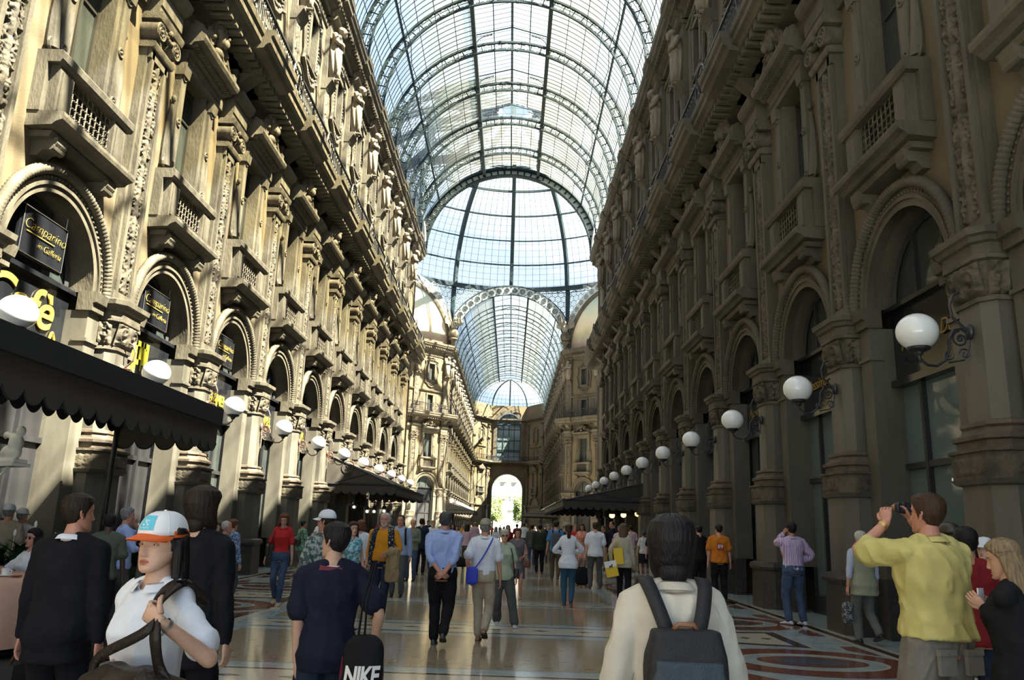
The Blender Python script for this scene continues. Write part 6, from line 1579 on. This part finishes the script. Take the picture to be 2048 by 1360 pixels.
# ---- 13 old lady with sunglasses
sp=T(at(1003,1253,ytop=1057),rot=PI+.1,near=1,fem=1,skin='fair',hair='short',hairc='white',vol=1.3,shades=1,old=1,bw=1.08,top=T(mat=mint,sleeve='short',z0=.82,off=.026,collar=mint),bot=T(mat=gtrous,loose=.03,hem=.06),shoes=shw,label='white haired lady in sunglasses, pale green blouse and wide grey trousers',feet=((-.22,.16,0),(.08,-.15,.03)),hands=((-.24,.08,.84),(.24,.0,.84)))
W13=person(sp); m=MB(); strap(m,[(-.12,.10,1.40),(-.16,.16,1.2),(-.19,.13,1.0)],.02,.004,(0,1,0)); m2=MB(); rbox(m2,(-.24,.0,.95),.05,.10,.10,.4,20); prop('handbag','black shoulder bag of the white haired lady','bag',[('strap',m.mesh('strap',M['leather'],True)),('pouch',m2.mesh('pouch',M['leather'],True))],W13)
# ---- 14 grey dress
sp=T(at(1032,1198,ytop=1056),rot=PI-.1,near=1,fem=1,skin='pink',hair='bob',hairc='brown',vol=.8,old=1,bw=1.15,top=T(mat=greyd,sleeve='none',z0=.80,off=.018,name='dress_top'),bot=T(mat=greyd,kind='skirt',z0=.50),shoes=sht,label='woman in a sleeveless grey dress with a brown shoulder bag',hands=((-.15,.16,1.02),(.25,.02,.86)))
W14=person(sp); m=MB(); rbox(m,(-.24,.06,.88),.11,.05,.10,.5,22); m2=MB(); strap(m2,[(-.18,.10,.97),(-.05,.17,1.2),(.10,.09,1.42),(.12,-.01,1.46)],.012,.003,(0,1,0)); prop('handbag','brown leather bag worn across the grey dress','bag',[('pouch',m.mesh('pouch',mat('brown leather',(.10,.03,.015),.4),True)),('strap',m2.mesh('strap',shbr,True))],W14)
# ---- 15 white top blue leggings
sp=T(at(1135,1213,ytop=1047),rot=.0,near=1,fem=1,skin='fair',hair='pony',hairc='brown',top=T(mat=whitec,sleeve='long',z0=.80,off=.024,flare=.05,loose=.5,name='blouse'),bot=T(mat=cloth('bright denim',(.03,.09,.16)),loose=.014,hem=.036),shoes=shb,label='woman in a loose white top and blue leggings with a brown ponytail',hands=((-.10,.22,1.10),(.12,.24,1.12)),poles=((-1,-.3,-.3),(1,-.3,-.3)),feet=((-.07,.08,0),(.07,-.08,.02))); person(sp)
# ---- 16 coral dress, 17 white T, 18 bald
sp=T(at(1163,1150,ytop=1047),rot=PI-.2,near=1,fem=1,skin='tan',hair='long',hairc='dkbrown',hlen=.30,top=T(mat=cora,sleeve='short',z0=.8,name='dress_top'),bot=T(mat=cora,kind='skirt',z0=.56),shoes=sht,label='smiling woman with long dark hair in a coral print dress',hands=((-.10,.24,1.15),(.16,.20,1.1)),tilt=.12); person(sp)
sp=T(at(1190,1177,ytop=1044),rot=.0,near=1,skin='fair',hair='short',hairc='brown',bw=1.08,top=T(mat=whitec,sleeve='short',z0=.84,off=.03,flare=.03),bot=T(mat=gtrous,loose=.02),shoes=shb,label='man in a white T-shirt and dark grey trousers beside a wheeled suitcase',feet=((-.13,0,0),(.13,0,0))); person(sp)
sp=T(at(1224,1140,ytop=1042),rot=PI*.5,near=1,skin='pink',hair='bald',hairc='brown',old=1,top=T(mat=navy,sleeve='short',z0=.84,collar=navy),bot=T(mat=gtrous),shoes=shb,label='balding man in a dark polo shirt, in profile beside the woman with yellow bags'); person(sp)
# ---- 19 beige jacket woman with yellow bags
sp=T(at(1247,1212,ytop=1046),rot=-.25,near=1,fem=1,skin='fair',hair='long',hairc='ltbrown',hlen=.50,top=T(mat=cloth('beige jacket',(.46,.42,.33)),sleeve='long',z0=.80,off=.03,flare=.03,name='jacket'),bot=T(mat=blackc,loose=.01),shoes=shb,label='woman with very long light brown hair in a beige jacket, carrying yellow shopping bags')
sp['hands']=(loc(sp,1222,1120,onZ(1247,1212).y),loc(sp,1272,1155,onZ(1247,1212).y)); sp['feet']=((-.1,.12,0),(.08,-.1,.02)); W19=person(sp); Yb=onZ(1247,1212).y-.15
ybm=mat('yellow paper bag',(.75,.50,.02),.6)
def shopbag(px,py,wd,ht,tilt,label,white=True):
    p=onY(px,py,Yb); t=prop('shopping_bag',label,'bag',[],None,tuple(p),-.25); t.rotation_euler=(0,tilt,-.25)
    m=MB(); m.box(-wd/2,wd/2,-.05,.05,-ht,-ht*.38 if white else 0); O('bag_body',m.mesh('bag_body',ybm),t)
    if white:
        m=MB(); m.box(-wd/2,wd/2,-.05,.05,-ht*.38,0); O('white_band',m.mesh('white_band',M['white']),t)
        m=MB(); m.box(-.035,.035,-.054,-.05,-ht*.40,-ht*.30); m.box(-.035,-.02,-.054,-.05,-ht*.47,-ht*.3); m.box(.02,.035,-.054,-.05,-ht*.47,-ht*.3); m.ell((.03,-.052,-ht*.27),(.018,.003,.018),8,6); O('emblem',m.mesh('emblem',M['black']),t)
    m=MB(); m.tube([(-wd*.25,0,0),(-wd*.2,0,.12),(0,0,.17),(wd*.2,0,.12),(wd*.25,0,0)],.006,5); O('handles',m.mesh('handles',ybm),t)
shopbag(1220,1122,.26,.33,-.22,'white and yellow paper shopping bag with a small black emblem'); shopbag(1236,1096,.20,.34,-.1,'plain yellow paper bag hanging above the white and yellow one',False)
# ---- 20..24
sp=T(at(1287,1152,ytop=1062),rot=.1,fem=1,near=1,skin='fair',hair='short',hairc='dkgrey',vol=1.4,top=T(mat=lace,sleeve='short',z0=.84,name='lace_top'),bot=T(mat=blackc,kind='skirt',z0=.50),shoes=sht,label='woman in a white lace top and black skirt beside the shaded wall'); person(sp)
sp=T(at(1398,Y=21.3,ytop=1050),rot=.25,fem=1,near=1,skin='fair',hair='short',hairc='black',bw=1.1,top=T(mat=blackc,sleeve='none',z0=.8,name='top'),bot=T(mat=blackc,loose=.02),shoes=shb,label='woman all in black behind the person with the backpack'); person(sp)
sp=T(at(1437,Y=19.9,ytop=1048),rot=-.05,near=1,skin='fair',hair='short',hairc='dkbrown',bw=1.06,head=(.5,0),top=T(mat=orj,sleeve='short',z0=.86,off=.03,loose=.6,name='jersey'),bot=T(mat=blackc,loose=.025),shoes=shb,label='man in an orange jersey numbered 89 and black trousers'); W22=person(sp)
m=MB(); m.box(-.075,.075,-.158,-.150,1.16,1.30); O('number_patch',m.mesh('number_patch',mat('red patch',(.35,.02,.03),.7)),W22['root']); me=text('89',.13,M['white'],0,.002); me.transform(Matrix.Rotation(PI,4,'Z')); O('number',me,W22['root'],(0,-.161,1.23))
m=MB(); 
for s in (-1,1): strap(m,[(s*.10,-.05,1.455),(s*.17,-.05,1.42),(s*.23,-.04,1.33)],.02,.003,(0,-1,0))
O('shoulder_stripes',m.mesh('shoulder_stripes',M['white'],True),W22['root'])
sp=T(at(1592,1250,ytop=1044),rot=.12,near=1,skin='tan',hair='short',hairc='black',bw=1.05,top=T(mat=strp,sleeve='long',z0=.92,off=.026,flare=0,loose=1.0,fold=.014,collar=strp),bot=T(mat=jean,loose=.02,waist=1.0),shoes=shw,sole=solem,label='man in a violet striped shirt and blue jeans holding a phone to his ear',head=(.2,0),hands=((-.11,.09,1.54),(.16,.14,1.05)),poles=((-.35,.25,-1),(1,-.4,-.2)),feet=((-.12,0,0),(.12,-.05,0)),toe=(.5,.1)); person(sp)
sp=T(at(1720,Y=12.9,ytop=1061),rot=.12,near=1,skin='pink',hair='short',hairc='white',top=T(mat=cloth('pale blue shirt',(.50,.55,.72)),sleeve='rolled',z0=.92,off=.020,loose=.8),bot=T(mat=cloth('grey green trousers',(.13,.14,.13)),loose=.022),shoes=shb,sole=solem,label='white haired man in a pale olive waistcoat with a carrier bag',hands=((-.27,.02,.82),(.25,.03,.80)),feet=((-.08,.10,0),(.09,-.20,.10))); W24=person(sp)
m=MB(); W24['trunk'](m,.038,.74,1.445,.03); me=remesh(m,.011,[vestm],'vest',3,.006,5); O('waistcoat',me,W24['root'])
bagm=mat('patterned plastic carrier',(.03,.03,.03),.3,(.30,.32,.34),30,world=False,lo=.5,hi=.56)
m=MB(); rbox(m,(-.29,.02,.46),.085,.05,.16,.6,20,.2); me=remesh(m,.01,[bagm],'bag',1,.01,2); m2=MB(); m2.tube([(-.33,.02,.60),(-.30,.02,.74),(-.26,.02,.60)],.004,4); prop('carrier_bag','dark patterned plastic carrier bag of the man in the waistcoat','bag',[('bag_body',me),('handles',m2.mesh('h',bagm))],W24)
# ---- 25 orange shirt
sp=T(at(757,1238,ytop=1024),rot=PI-.08,near=2,skin='pink',hair='receding',hairc='white',beard='white',old=1.6,belly=.07,bw=1.08,top=T(mat=orange,sleeve='rolled',z0=.94,off=.026,loose=.8,fold=.010,collar=orange),bot=T(mat=jeand,loose=.014),shoes=shb,label='bearded man in a mustard orange shirt with a jacket over his arm',hands=((-.13,.24,1.05),(.27,.06,.84)),poles=((-1,-.4,-.4),(.6,-1,0)),feet=((-.07,.12,0),(.09,-.12,.02))); W25=person(sp)
jk=blotch('navy jumper with white flecks',(.010,.012,.024),(.55,.55,.55),30,.60,.62)
m=MB(); 
for s in (-1,1): limb(m,[(s*.08,-.06,1.47),(s*.13,.06,1.43),(s*.155,.13,1.30),(s*.17,.12,1.10),(s*.18,.10,.92)],[.05,.055,.055,.055,.045])
limb(m,[(-.1,-.08,1.46),(0,-.10,1.45),(.1,-.08,1.46)],[.06,.07,.06]); limb(m,[(-.12,-.12,1.3),(.12,-.12,1.3)],[.07,.07]); me=remesh(m,.011,[jk],'jumper',3,.006,6); prop('jumper','navy patterned jumper draped over the shoulders of the bearded man','jumper',[('knit',me)],W25)
tanj=cloth('tan jacket cloth',(.34,.25,.13),(.27,.19,.10)); m=MB(); limb(m,[(-.13,.24,1.08),(-.21,.22,1.10),(-.29,.16,1.06)],[.06,.08,.06])
m.loft([[(-.22+a*math.cos(t_),.20+d*math.sin(t_),z) for t_ in [2*PI*k/20 for k in range(20)]] for z,a,d in ((1.10,.08,.05),(1.0,.115,.07),(.85,.12,.06),(.7,.13,.05),(.62,.11,.045))]); me=remesh(m,.011,[tanj],'jacket',2,.030,7,16.); prop('folded_jacket','tan jacket folded over the arm of the bearded man','jacket',[('cloth',me)],W25)
# ---- 26,27
sp=T(at(792,1194,ytop=1029),rot=PI-.05,near=1,skin='pink',hair='receding',hairc='dkbrown',bw=1.1,top=T(mat=cloth('soft blue shirt',(.30,.38,.56)),sleeve='long',z0=.88,off=.026,collar=lblue),bot=T(mat=gtrous,loose=.018),shoes=shb,label='heavy man in a soft blue shirt with backpack straps, behind the bearded man'); W26=person(sp)
m=MB(); 
for s in (-1,1): strap(m,[(s*.10,-.08,1.46),(s*.13,.04,1.46),(s*.145,.125,1.34),(s*.16,.12,1.1)],.04,.006,(0,1,0))
m2=MB(); rbox(m2,(0,-.22,1.2),.14,.07,.2,.4,20); prop('backpack','dark backpack worn by the man in the soft blue shirt','backpack',[('straps',m.mesh('straps',blackc,True)),('pack_body',m2.mesh('pack_body',blackc,True))],W26)
sp=T(at(820,1162,ytop=1038),rot=PI-.1,near=1,skin='pink',hair='bald',hairc='grey',old=1,top=T(mat=olive,sleeve='long',z0=.86,off=.028,name='jacket'),bot=T(mat=jean),shoes=shb,label='older balding man in an olive jacket and jeans near the taupe awning',hands=((-.08,.24,1.15),(.25,.05,.85))); person(sp)
# ---- 28 red top
sp=T(at(552,1211,ytop=1025),rot=PI+.12,near=2,fem=1,skin='fair',hair='long',hairc='red',hlen=.26,hfront=True,wave=.03,head=(.1,-.35),top=T(mat=redc,sleeve='short',z0=.88,off=.012,loose=.3,flare=0,collar=redc,name='polo_top'),bot=T(mat=jean,loose=.006,hem=.040,waist=1.0),belt=1,shoes=sht,label='woman in a red top and blue jeans looking down as she walks',hands=((-.22,.03,.86),(.30,-.02,.86)),feet=((-.05,.10,0),(.07,-.16,.05))); W28=person(sp)
m=MB(); m2=MB(); rbox(m,(.25,.02,1.02),.045,.10,.13,.6,20); strap(m2,[(.20,.06,1.14),(.165,.07,1.3),(.13,.02,1.45),(.15,-.06,1.3),(.21,-.06,1.14)],.02,.005,(0,1,0)); prop('handbag','dark shoulder bag of the woman in red','bag',[('pouch',m.mesh('pouch',M['leather'],True)),('strap',m2.mesh('strap',M['leather'],True))],W28)
# ---- 29..33 and terrace people
sp=T(at(597,1155,ytop=1040),rot=-.7,near=1,fem=1,skin='tan',hair='short',hairc='black',bw=1.1,top=T(mat=greenp,sleeve='short',z0=.82,flare=.04,name='blouse'),bot=T(mat=cloth('sage trousers',(.16,.19,.15)),kind='capri',loose=.02),shoes=shb,label='woman in a green print blouse and cropped sage trousers by the sunlit wall',feet=((-.05,.18,0),(.05,-.16,.04)),head=(-.4,0)); W29=person(sp)
m=MB(); rbox(m,(0,-.19,1.08),.16,.06,.11,.5,20); m2=MB(); strap(m2,[(.14,-.15,1.15),(.10,-.13,1.38),(.08,-.0,1.47)],.02,.004,(0,-1,0)); prop('handbag','black bag slung on the back of the woman in green print','bag',[('pouch',m.mesh('pouch',M['leather'],True)),('strap',m2.mesh('strap',M['leather'],True))],W29)
sp=T(at(632,1128,ytop=1039),rot=PI-.5,near=1,fem=1,skin='pink',hair='short',hairc='blond',vol=1.4,top=T(mat=whitec,sleeve='long',z0=.78,flare=.05,name='blouse'),bot=T(mat=blackc),shoes=sht,label='fair haired woman in a white blouse and black trousers by the sunlit wall',hands=((-.1,.25,1.2),(.15,.24,1.15))); person(sp)
sp=T(at(652,Y=9.0,ytop=1020),rot=.75,near=1,skin='pink',hair='short',hairc='dkbrown',head=(.5,0),cap=(whitec,whitec),top=T(mat=plaid,sleeve='short',z0=.84),bot=T(mat=jean),shoes=shw,label='man in a white cap and dark plaid shirt behind the young man in navy'); person(sp)
sp=T(at(706,Y=12.5,ytop=1042),rot=PI+.6,near=1,fem=1,skin='fair',hair='long',hairc='brown',hlen=.3,top=T(mat=blotch('teal print',(.05,.25,.32),(.4,.55,.6),20),sleeve='none',z0=.82),bot=T(mat=blackc),shoes=shb,label='woman in a sleeveless teal print top partly behind the bearded man'); person(sp)
sp=T(at(722,Y=17.0,ytop=1041),rot=.1,skin='fair',hair='curly',hairc='red',top=T(mat=whitec,sleeve='short'),bot=T(mat=jeand),shoes=shb,label='curly haired person in a white shirt beyond the bearded man'); person(sp)
sp=T(at(838,1150,ytop=1036),rot=-.1,near=1,skin='fair',hair='short',hairc='dkbrown',top=T(mat=cloth('dusty navy jacket',(.02,.028,.05)),sleeve='long',z0=.8,off=.03),bot=T(mat=blackc),shoes=shb,label='man in a dusty navy jacket walking away near the taupe awning'); person(sp)
sp=T(at(437,Y=14.0,ytop=1042),rot=PI-.3,fem=1,skin='fair',hair='curly',hairc='ltbrown',top=T(mat=whitec,sleeve='long'),bot=T(mat=gtrous),shoes=shb,label='curly haired woman in white standing by the pillar with two others'); person(sp)
sp=T(at(452,Y=13.2,ytop=1040),rot=-1.2,skin='pink',hair='bald',hairc='white',top=T(mat=cloth('slate waistcoat',(.03,.045,.07)),sleeve='long'),bot=T(mat=gtrous),shoes=shb,label='bald man in a slate blue waistcoat by the pillar'); W35=person(sp)
sp=T(at(466,Y=14.6,ytop=1037),rot=-.5,fem=1,skin='fair',hair='bun',hairc='red',top=T(mat=blotch('blue print',(.05,.09,.22),(.3,.4,.55),24),sleeve='long'),bot=T(mat=gtrous),shoes=shb,label='red haired woman in a blue print blouse by the pillar'); person(sp)
DZ=.18
def tat(px,Y,yt): d=at(px,Y=Y,ytop=yt,dz=DZ); d['dz']=DZ; return d
sp=T(tat(12,11.0,1008),rot=.35,skin='pink',hair='short',hairc='grey',cap=(whitec,whitec),head=(-.3,0),top=T(mat=beigec,sleeve='short'),bot=T(mat=gtrous),shoes=shb,label='man in a white cap and beige shirt on the cafe terrace, nearest the edge of the view',near=1); sp['label']='man in a white cap and beige shirt standing on the cafe terrace'; person(sp)
sp=T(tat(40,11.3,1016),rot=.3,skin='pink',hair='short',hairc='grey',cap=(whitec,whitec),head=(-.4,0),top=T(mat=whitec,sleeve='short'),bot=T(mat=gtrous),shoes=shb,label='man in a white cap and white shirt with a shoulder strap on the cafe terrace',near=1); W36=person(sp)
m=MB(); strap(m,[(.12,-.03,1.47),(.05,-.15,1.3),(-.05,-.15,1.1)],.03,.004,(0,-1,0)); O('shoulder_strap',m.mesh('shoulder_strap',M['leather'],True),W36['root'])
sp=T(tat(217,9.0,1025),rot=.45,skin='dark',hair='receding',hairc='black',specs=1,top=T(mat=cloth('faded green shirt',(.09,.10,.075)),sleeve='short'),bot=T(mat=blackc),shoes=shb,label='dark skinned man with glasses in a faded green shirt, on the terrace',near=1); person(sp)
sp=T(tat(250,10.2,1013),rot=-.95,skin='pink',hair='short',hairc='grey',old=1,top=T(mat=lblue,sleeve='rolled'),bot=T(mat=gtrous),shoes=shb,label='grey haired man in a pale blue shirt with his hand to his chin',hands=((-.02,.13,1.5),(.05,.22,1.15)),poles=((-1,.3,-1),(1,-.2,-.6)),near=1); person(sp)
# ---- 39 seated woman
sp=T(pos=tuple(onY(62,1120,9.45).xy),dz=.18,H=1.62,rot=PI-.5,near=1,fem=1,skin='pink',hair='long',hairc='black',hlen=.34,hfront=True,shades=1,drop=.43,feet=((-.1,.42,0),(.1,.42,0)),top=T(mat=whitec,sleeve='short'),bot=T(mat=blackc),shoes=shb,hands=((-.15,.36,.80),(.15,.36,.80)),label='seated woman with black hair and sunglasses at the cloth covered cafe table'); person(sp)
# ---- mid distance
sp=T(at(1078,1147,ytop=1048),rot=.1,near=1,skin='tan',hair='short',hairc='black',bw=1.1,top=T(mat=cloth('dark olive jacket',(.035,.045,.035)),sleeve='long',z0=.82,off=.03),bot=T(mat=blackc,loose=.02),shoes=shb,label='man in a dark olive jacket and black trousers walking up the middle'); person(sp)
sp=T(at(1110,1162,ytop=1041),rot=.0,near=1,skin='fair',hair='short',hairc='dkbrown',top=T(mat=cloth('azure T-shirt',(.08,.22,.50)),sleeve='short'),bot=T(mat=cloth('brown trousers',(.10,.075,.05))),shoes=shb,feet=((-.08,.1,0),(.07,-.2,.08)),label='man in an azure T-shirt with a grey backpack'); Wx=person(sp)
m=MB(); rbox(m,(0,-.22,1.18),.15,.08,.22,.45,20); m2=MB()
for s in (-1,1): strap(m2,[(s*.08,-.18,1.36),(s*.11,-.06,1.47),(s*.13,.1,1.38)],.04,.006,(0,-1,0))
prop('backpack','grey backpack on the azure T-shirt','backpack',[('pack_body',m.mesh('pack_body',cloth('grey pack',(.09,.10,.11)),True)),('straps',m2.mesh('straps',blackc,True))],Wx)
sp=T(at(1047,1104,ytop=1046),rot=.0,near=1,skin='tan',hair='short',hairc='dkbrown',top=T(mat=whitec,sleeve='short',flare=.03),bot=T(mat=blackc,kind='shorts'),shoes=shw,label='man in a white T-shirt and black shorts further up the middle'); person(sp)
# suitcase and pushchair
p=onZ(1163,1174); m=MB(); rbox(m,(0,0,.30),.19,.12,.25,.3,24); m2=MB(); m2.tube([(-.08,.08,.5),(-.08,.08,1.02),(.08,.08,1.02),(.08,.08,.5)],.010,6); m3=MB()
for s in (-1,1): m3.lathe([(.035,-.015),(.035,.015)],12,(s*.12,0,.035))
prop('suitcase','black wheeled suitcase with its handle up beside the man in the white T-shirt','suitcase',[('case_body',m.mesh('b',blackc,True,50)),('handle',m2.mesh('h',M['steel'],True)),('wheels',m3.mesh('w',M['black']))],None,(p.x,p.y,0))
p=onZ(921,1163); m=MB(); rbox(m,(0,0,.55),.2,.2,.14,.5,20); m2=MB()
for s in (-1,1): m2.tube([(s*.2,.25,.15),(s*.2,-.1,.6),(s*.2,-.3,1.0)],.012,6); m2.tube([(s*.2,-.25,.15),(s*.2,.1,.55)],.012,6)
m2.tube([(-.2,-.3,1.0),(.2,-.3,1.0)],.014,6); t=prop('pushchair','black pushchair between the man in blue and the man in the beige cap','pushchair',[('seat',m.mesh('s',blackc,True)),('frame',m2.mesh('f',M['black'],True))],None,(p.x,p.y,0))
for x in (-.2,.2):
    for y in (-.25,.25): m=MB(); m.ring((0,0,0),.11,.025,16,6,'x'); O('wheel',m.mesh('wheel',M['black'],True),t,(x,y,.135))
# ---- distant crowd
cols=[('white',whitec),('navy',navy),('red',redc),('black',blackc),('grey',gtrous),('sky blue',lblue),('beige',beigec),('olive',olive),('mustard',orange),('pink',pinkc),('mint green',mint),('dark red',mred)]
cb=[('black',blackc),('denim',jean),('grey',gtrous),('beige',beigec)]
rs=random.Random(11); hc_=[('dark','dkbrown'),('fair','blond'),('grey','grey'),('black','black'),('brown','brown')]
base={}
XS=[(846,34),(856,44),(866,30),(884,40),(897,26),(905,52),(914,36),(926,60),(934,30),(942,70),(950,45),(958,82),(972,58),(984,95),(992,40),(1000,110),(1008,66),(1016,30),(1024,88),(1034,50),(1042,120),(1052,60),(1058,100),(1064,34),(1070,75),(1084,48),(1090,90),(1096,38),(1104,62),(1122,55),(1130,36),(1142,42),(1150,30),(1206,34),(1240,30),(1262,33),(1308,26),(805,30),(778,24),(764,27)]
used_=set()
for i,(px,Y) in enumerate(XS):
    while True:
        a=rs.choice(cols); b=rs.choice(cb); h=rs.choice(hc_); f=rs.random()<.45; away=rs.random()<.6
        if (a[0],b[0],h[0],f,away) not in used_: break
    used_.add((a[0],b[0],h[0],f,away)); H=rs.uniform(1.56,1.66) if f else rs.uniform(1.68,1.82)
    q=onY(px,1058,Y)
    person(T(pos=(q.x,Y),H=H,rot=(0 if away else PI)+rs.uniform(-.4,.4),fem=int(f),skin=rs.choice(['fair','pink','tan']),hair='long' if f else 'short',hlen=.28,hairc=h[1],top=T(mat=a[1],sleeve=rs.choice(['short','long'])),bot=T(mat=b[1]),shoes=shb,feet=((-.09,rs.uniform(-.15,.15),0),(.09,rs.uniform(-.15,.15),0)),
     label='distant %s haired %s in a %s top and %s trousers, %s'%(h[0],'woman' if f else 'man',a[0],b[0],'walking away' if away else 'facing this way'),group='distant crowd in the arcade'))
# ------------------------------------------------------------------ cafe terrace
deck=mat('dark terrace deck',(.03,.027,.025),.6)
m=MB(); m.box(-6.6,-3.75,7.8,13.0,0,DZ); prop('terrace_platform','low dark platform of the cafe terrace beside the sunlit wall','platform',[('deck',m.mesh('deck',deck))])
tcl=mat('salmon tablecloth',(.55,.33,.24),.85,(.46,.27,.19),2,.2,30,world=False)
def table(x,y,r,label,cl):
    t=E('cafe_table',(x,y,DZ)); tag(t,label,'table'); m=MB(); m.lathe([(r*.9,.70),(r*.9,.735)],28); O('table_top',m.mesh('table_top',M['wood'],True,40),t); m=MB(); m.lathe([(.22,0),(.2,.03),(.035,.06),(.035,.70)],14); O('pedestal',m.mesh('pedestal',M['black'],True,40),t)
    m=MB(); R=[]; n=72
    for z,k,am in ((.745,.0,0),(.748,.9,0),(.742,.99,0),(.70,1.03,.012),(.5,1.06,.035),(.25,1.10,.06),(.10,1.13,.07)): R.append([((r*k+am*math.sin(9*a+.7*math.sin(3*a)))*math.cos(a),(r*k+am*math.sin(9*a+.7*math.sin(3*a)))*math.sin(a),z) for a in [2*PI*j/n for j in range(n)]])
    m.loft(R,True,False); o=O('tablecloth',m.mesh('tablecloth',tcl,True),None,(x,y,DZ)); tag(o,cl,'tablecloth')
p=onY(18,1240,8.5); tx,ty=p.x,8.5; table(tx,ty,.50,'round cafe table under a salmon cloth in the near corner','salmon tablecloth hanging to the floor in the near corner')
q=onY(262,1190,11.6); q.x+=0; table(q.x,11.6,.42,'round cafe table behind the man in the black suit','salmon tablecloth behind the man in the black suit')
m=MB(); m.lathe([(.0,0),(.045,0),(.06,.012),(.055,.014),(.03,.006),(0,.006)],20); prop('ashtray','dark red glass ashtray on the near salmon cloth','ashtray',[('bowl',m.mesh('bowl',mat('red glass',(.25,.01,.01),.15),True,40))],None,(tx+.12,ty-.2,.755+DZ))
m=MB(); m.lathe([(.0,0),(.03,0),(.04,.06),(.042,.07),(.038,.07),(.028,.01),(0,.01)],18); m.ring((.05,0,.04),.016,.004,10,5); m.lathe([(.0,-.002),(.07,.0),(.075,.006)],20); prop('cup','white coffee cup on the near salmon cloth','cup',[('cup_body',m.mesh('cup_body',M['white'],True,40))],None,(tx-.05,ty-.12,.757+DZ))
for i,(dx,c) in enumerate(((-.12,'red'),(-.02,'white'))):
    m=MB(); rbox(m,(0,0,.06),.05 if i==0 else .03,.03,.06,.35,16); prop('menu_holder' if i==0 else 'sugar_pot','%s %s on the further salmon cloth'%(c,'menu holder' if i==0 else 'sugar pot'),'tableware',[('body',m.mesh('body',mat('lacquer '+c,(.35,.01,.02) if i==0 else (.7,.7,.7),.3),True,50))],None,(q.x+dx,11.4,.755+DZ))
def chair(x,y,rz,label):
    t=E('folding_chair',(x,y,DZ+.004),rz); tag(t,label,'chair','wooden folding chairs at the cafe tables')
    m=MB(); 
    for i in range(7): m.box(-.2,.2,-.2+i*.058,-.155+i*.058,.44,.46)
    O('seat',m.mesh('seat',M['wood']),t)
    for s in (-1,1):
        m=MB(); m.tube([(s*.21,.22,0),(s*.21,-.05,.46),(s*.21,-.24,.92)],.017,5); O('leg',m.mesh('leg',M['wood']),t)
        m=MB(); m.tube([(s*.185,-.24,0),(s*.185,.18,.46)],.017,5); O('leg',m.mesh('leg',M['wood']),t)
    m=MB()
    for k in range(3): m.box(-.2,.2,-.235+.03*k,-.215+.03*k,.86-.10*k,.93-.10*k)
    O('backrest',m.mesh('backrest',M['wood']),t); m=MB(); m.tube([(-.2,.13,.16),(.2,.13,.16)],.012,5); O('stretcher',m.mesh('stretcher',M['wood']),t)
chair(onY(45,1280,7.95).x+.25,7.98,1.2,'wooden folding chair drawn up to the near salmon cloth'); chair(onY(62,1120,9.45).x,9.5,PI-.5,'wooden folding chair under the seated woman'); chair(q.x,12.45,PI,'wooden folding chair behind the further salmon cloth')
# planters with leafy plants
M['leafd']=mat('glossy dark leaves',(.012,.035,.014),.35,(.03,.075,.03),8)
def planter(px,Y,label,seed,n=70,h=.75,wd=.5):
    p=onY(px,1150,Y); t=E('planter',(p.x,Y,DZ if Y>7.8 and p.x<-3.75 else 0)); tag(t,label,'planter','leafy planters around the terrace'); m=MB(); m.box(-wd,wd,-.16,.16,0,.72); m.box(-wd-.02,wd+.02,-.18,.18,.68,.74); O('trough',m.mesh('trough',deck),t)
    rs=random.Random(seed); m=MB()
    for i in range(n):
        bx,by=rs.uniform(-wd*.9,wd*.9),rs.uniform(-.12,.12); a=rs.uniform(0,2*PI); L=rs.uniform(.25,h-.2); tl=rs.uniform(.1,.75); c=V((bx,by,.7)); d=V((math.cos(a)*tl,math.sin(a)*tl,1)).normalized(); sd=d.cross(V((0,0,1))).normalized(); R=[]
        for q_ in (0,.25,.5,.75,1): w_=.045*math.sin(PI*min(q_*1.0+.06,.985))*L/.35; pt=c+d*L*q_+V((math.cos(a),math.sin(a),-.8))*.16*q_**2.5; R.append([tuple(pt-sd*w_),tuple(pt+d.cross(sd)*w_*.25),tuple(pt+sd*w_)])
        m.loft(R,False,False)
    m.loft([[(x,y,z) for x,y in ((-wd,-.17),(wd,-.17),(wd,.17),(-wd,.17))] for z in (.64,.72)]); O('foliage',m.mesh('foliage',M['leafd']),t)
    for i in range(5):
        m=MB(); x,y,z=rs.uniform(-wd*.8,wd*.8),rs.uniform(-.1,.1),rs.uniform(1.1,1.28); m.ell((x,y,z),(.022,.010,.045),8,6); m.tube([(x,y,.7),(x,y,z)],.004,4)
        O('flower',m.mesh('flower',M['white'],True),t)
planter(60,10.3,'dark planter full of leafy plants behind the seated woman',1,120,.75,.6); planter(290,10.8,'dark planter with white flowers between the suited man and the woman in the cap',3,80,.8,.4)
# white sculpture and posts in the cafe window
p=onY(22,905,10.6); m=MB(); m.ell((0,0,0),(.22,.1,.1),12,8); m.ell((.1,0,.12),(.10,.09,.14),10,8); m.ell((.18,0,.28),(.06,.06,.07),10,8); m.tube([(.1,0,.18),(-.1,-.05,.25),(-.25,0,.2)],[.05,.04,.02],8); m.tube([(-.1,0,0),(-.3,0,-.05),(-.45,0,.05)],[.07,.05,.02],8); m.box(-.4,.3,-.1,.1,-.15,-.10); me=remesh(m,.015,[M['white']],'s',2,.01,3)
t=prop('sculpture','small white reclining sculpture on a shelf in the cafe window','sculpture',[('figure',me)],None,tuple(p),-.6); m=MB(); m.box(-.45,.35,-.12,.12,-.19,-.15); m.tube([(0,0,-.19),(-.0,-.1,-.34)],.02,6); O('shelf',m.mesh('shelf',M['white']),t)
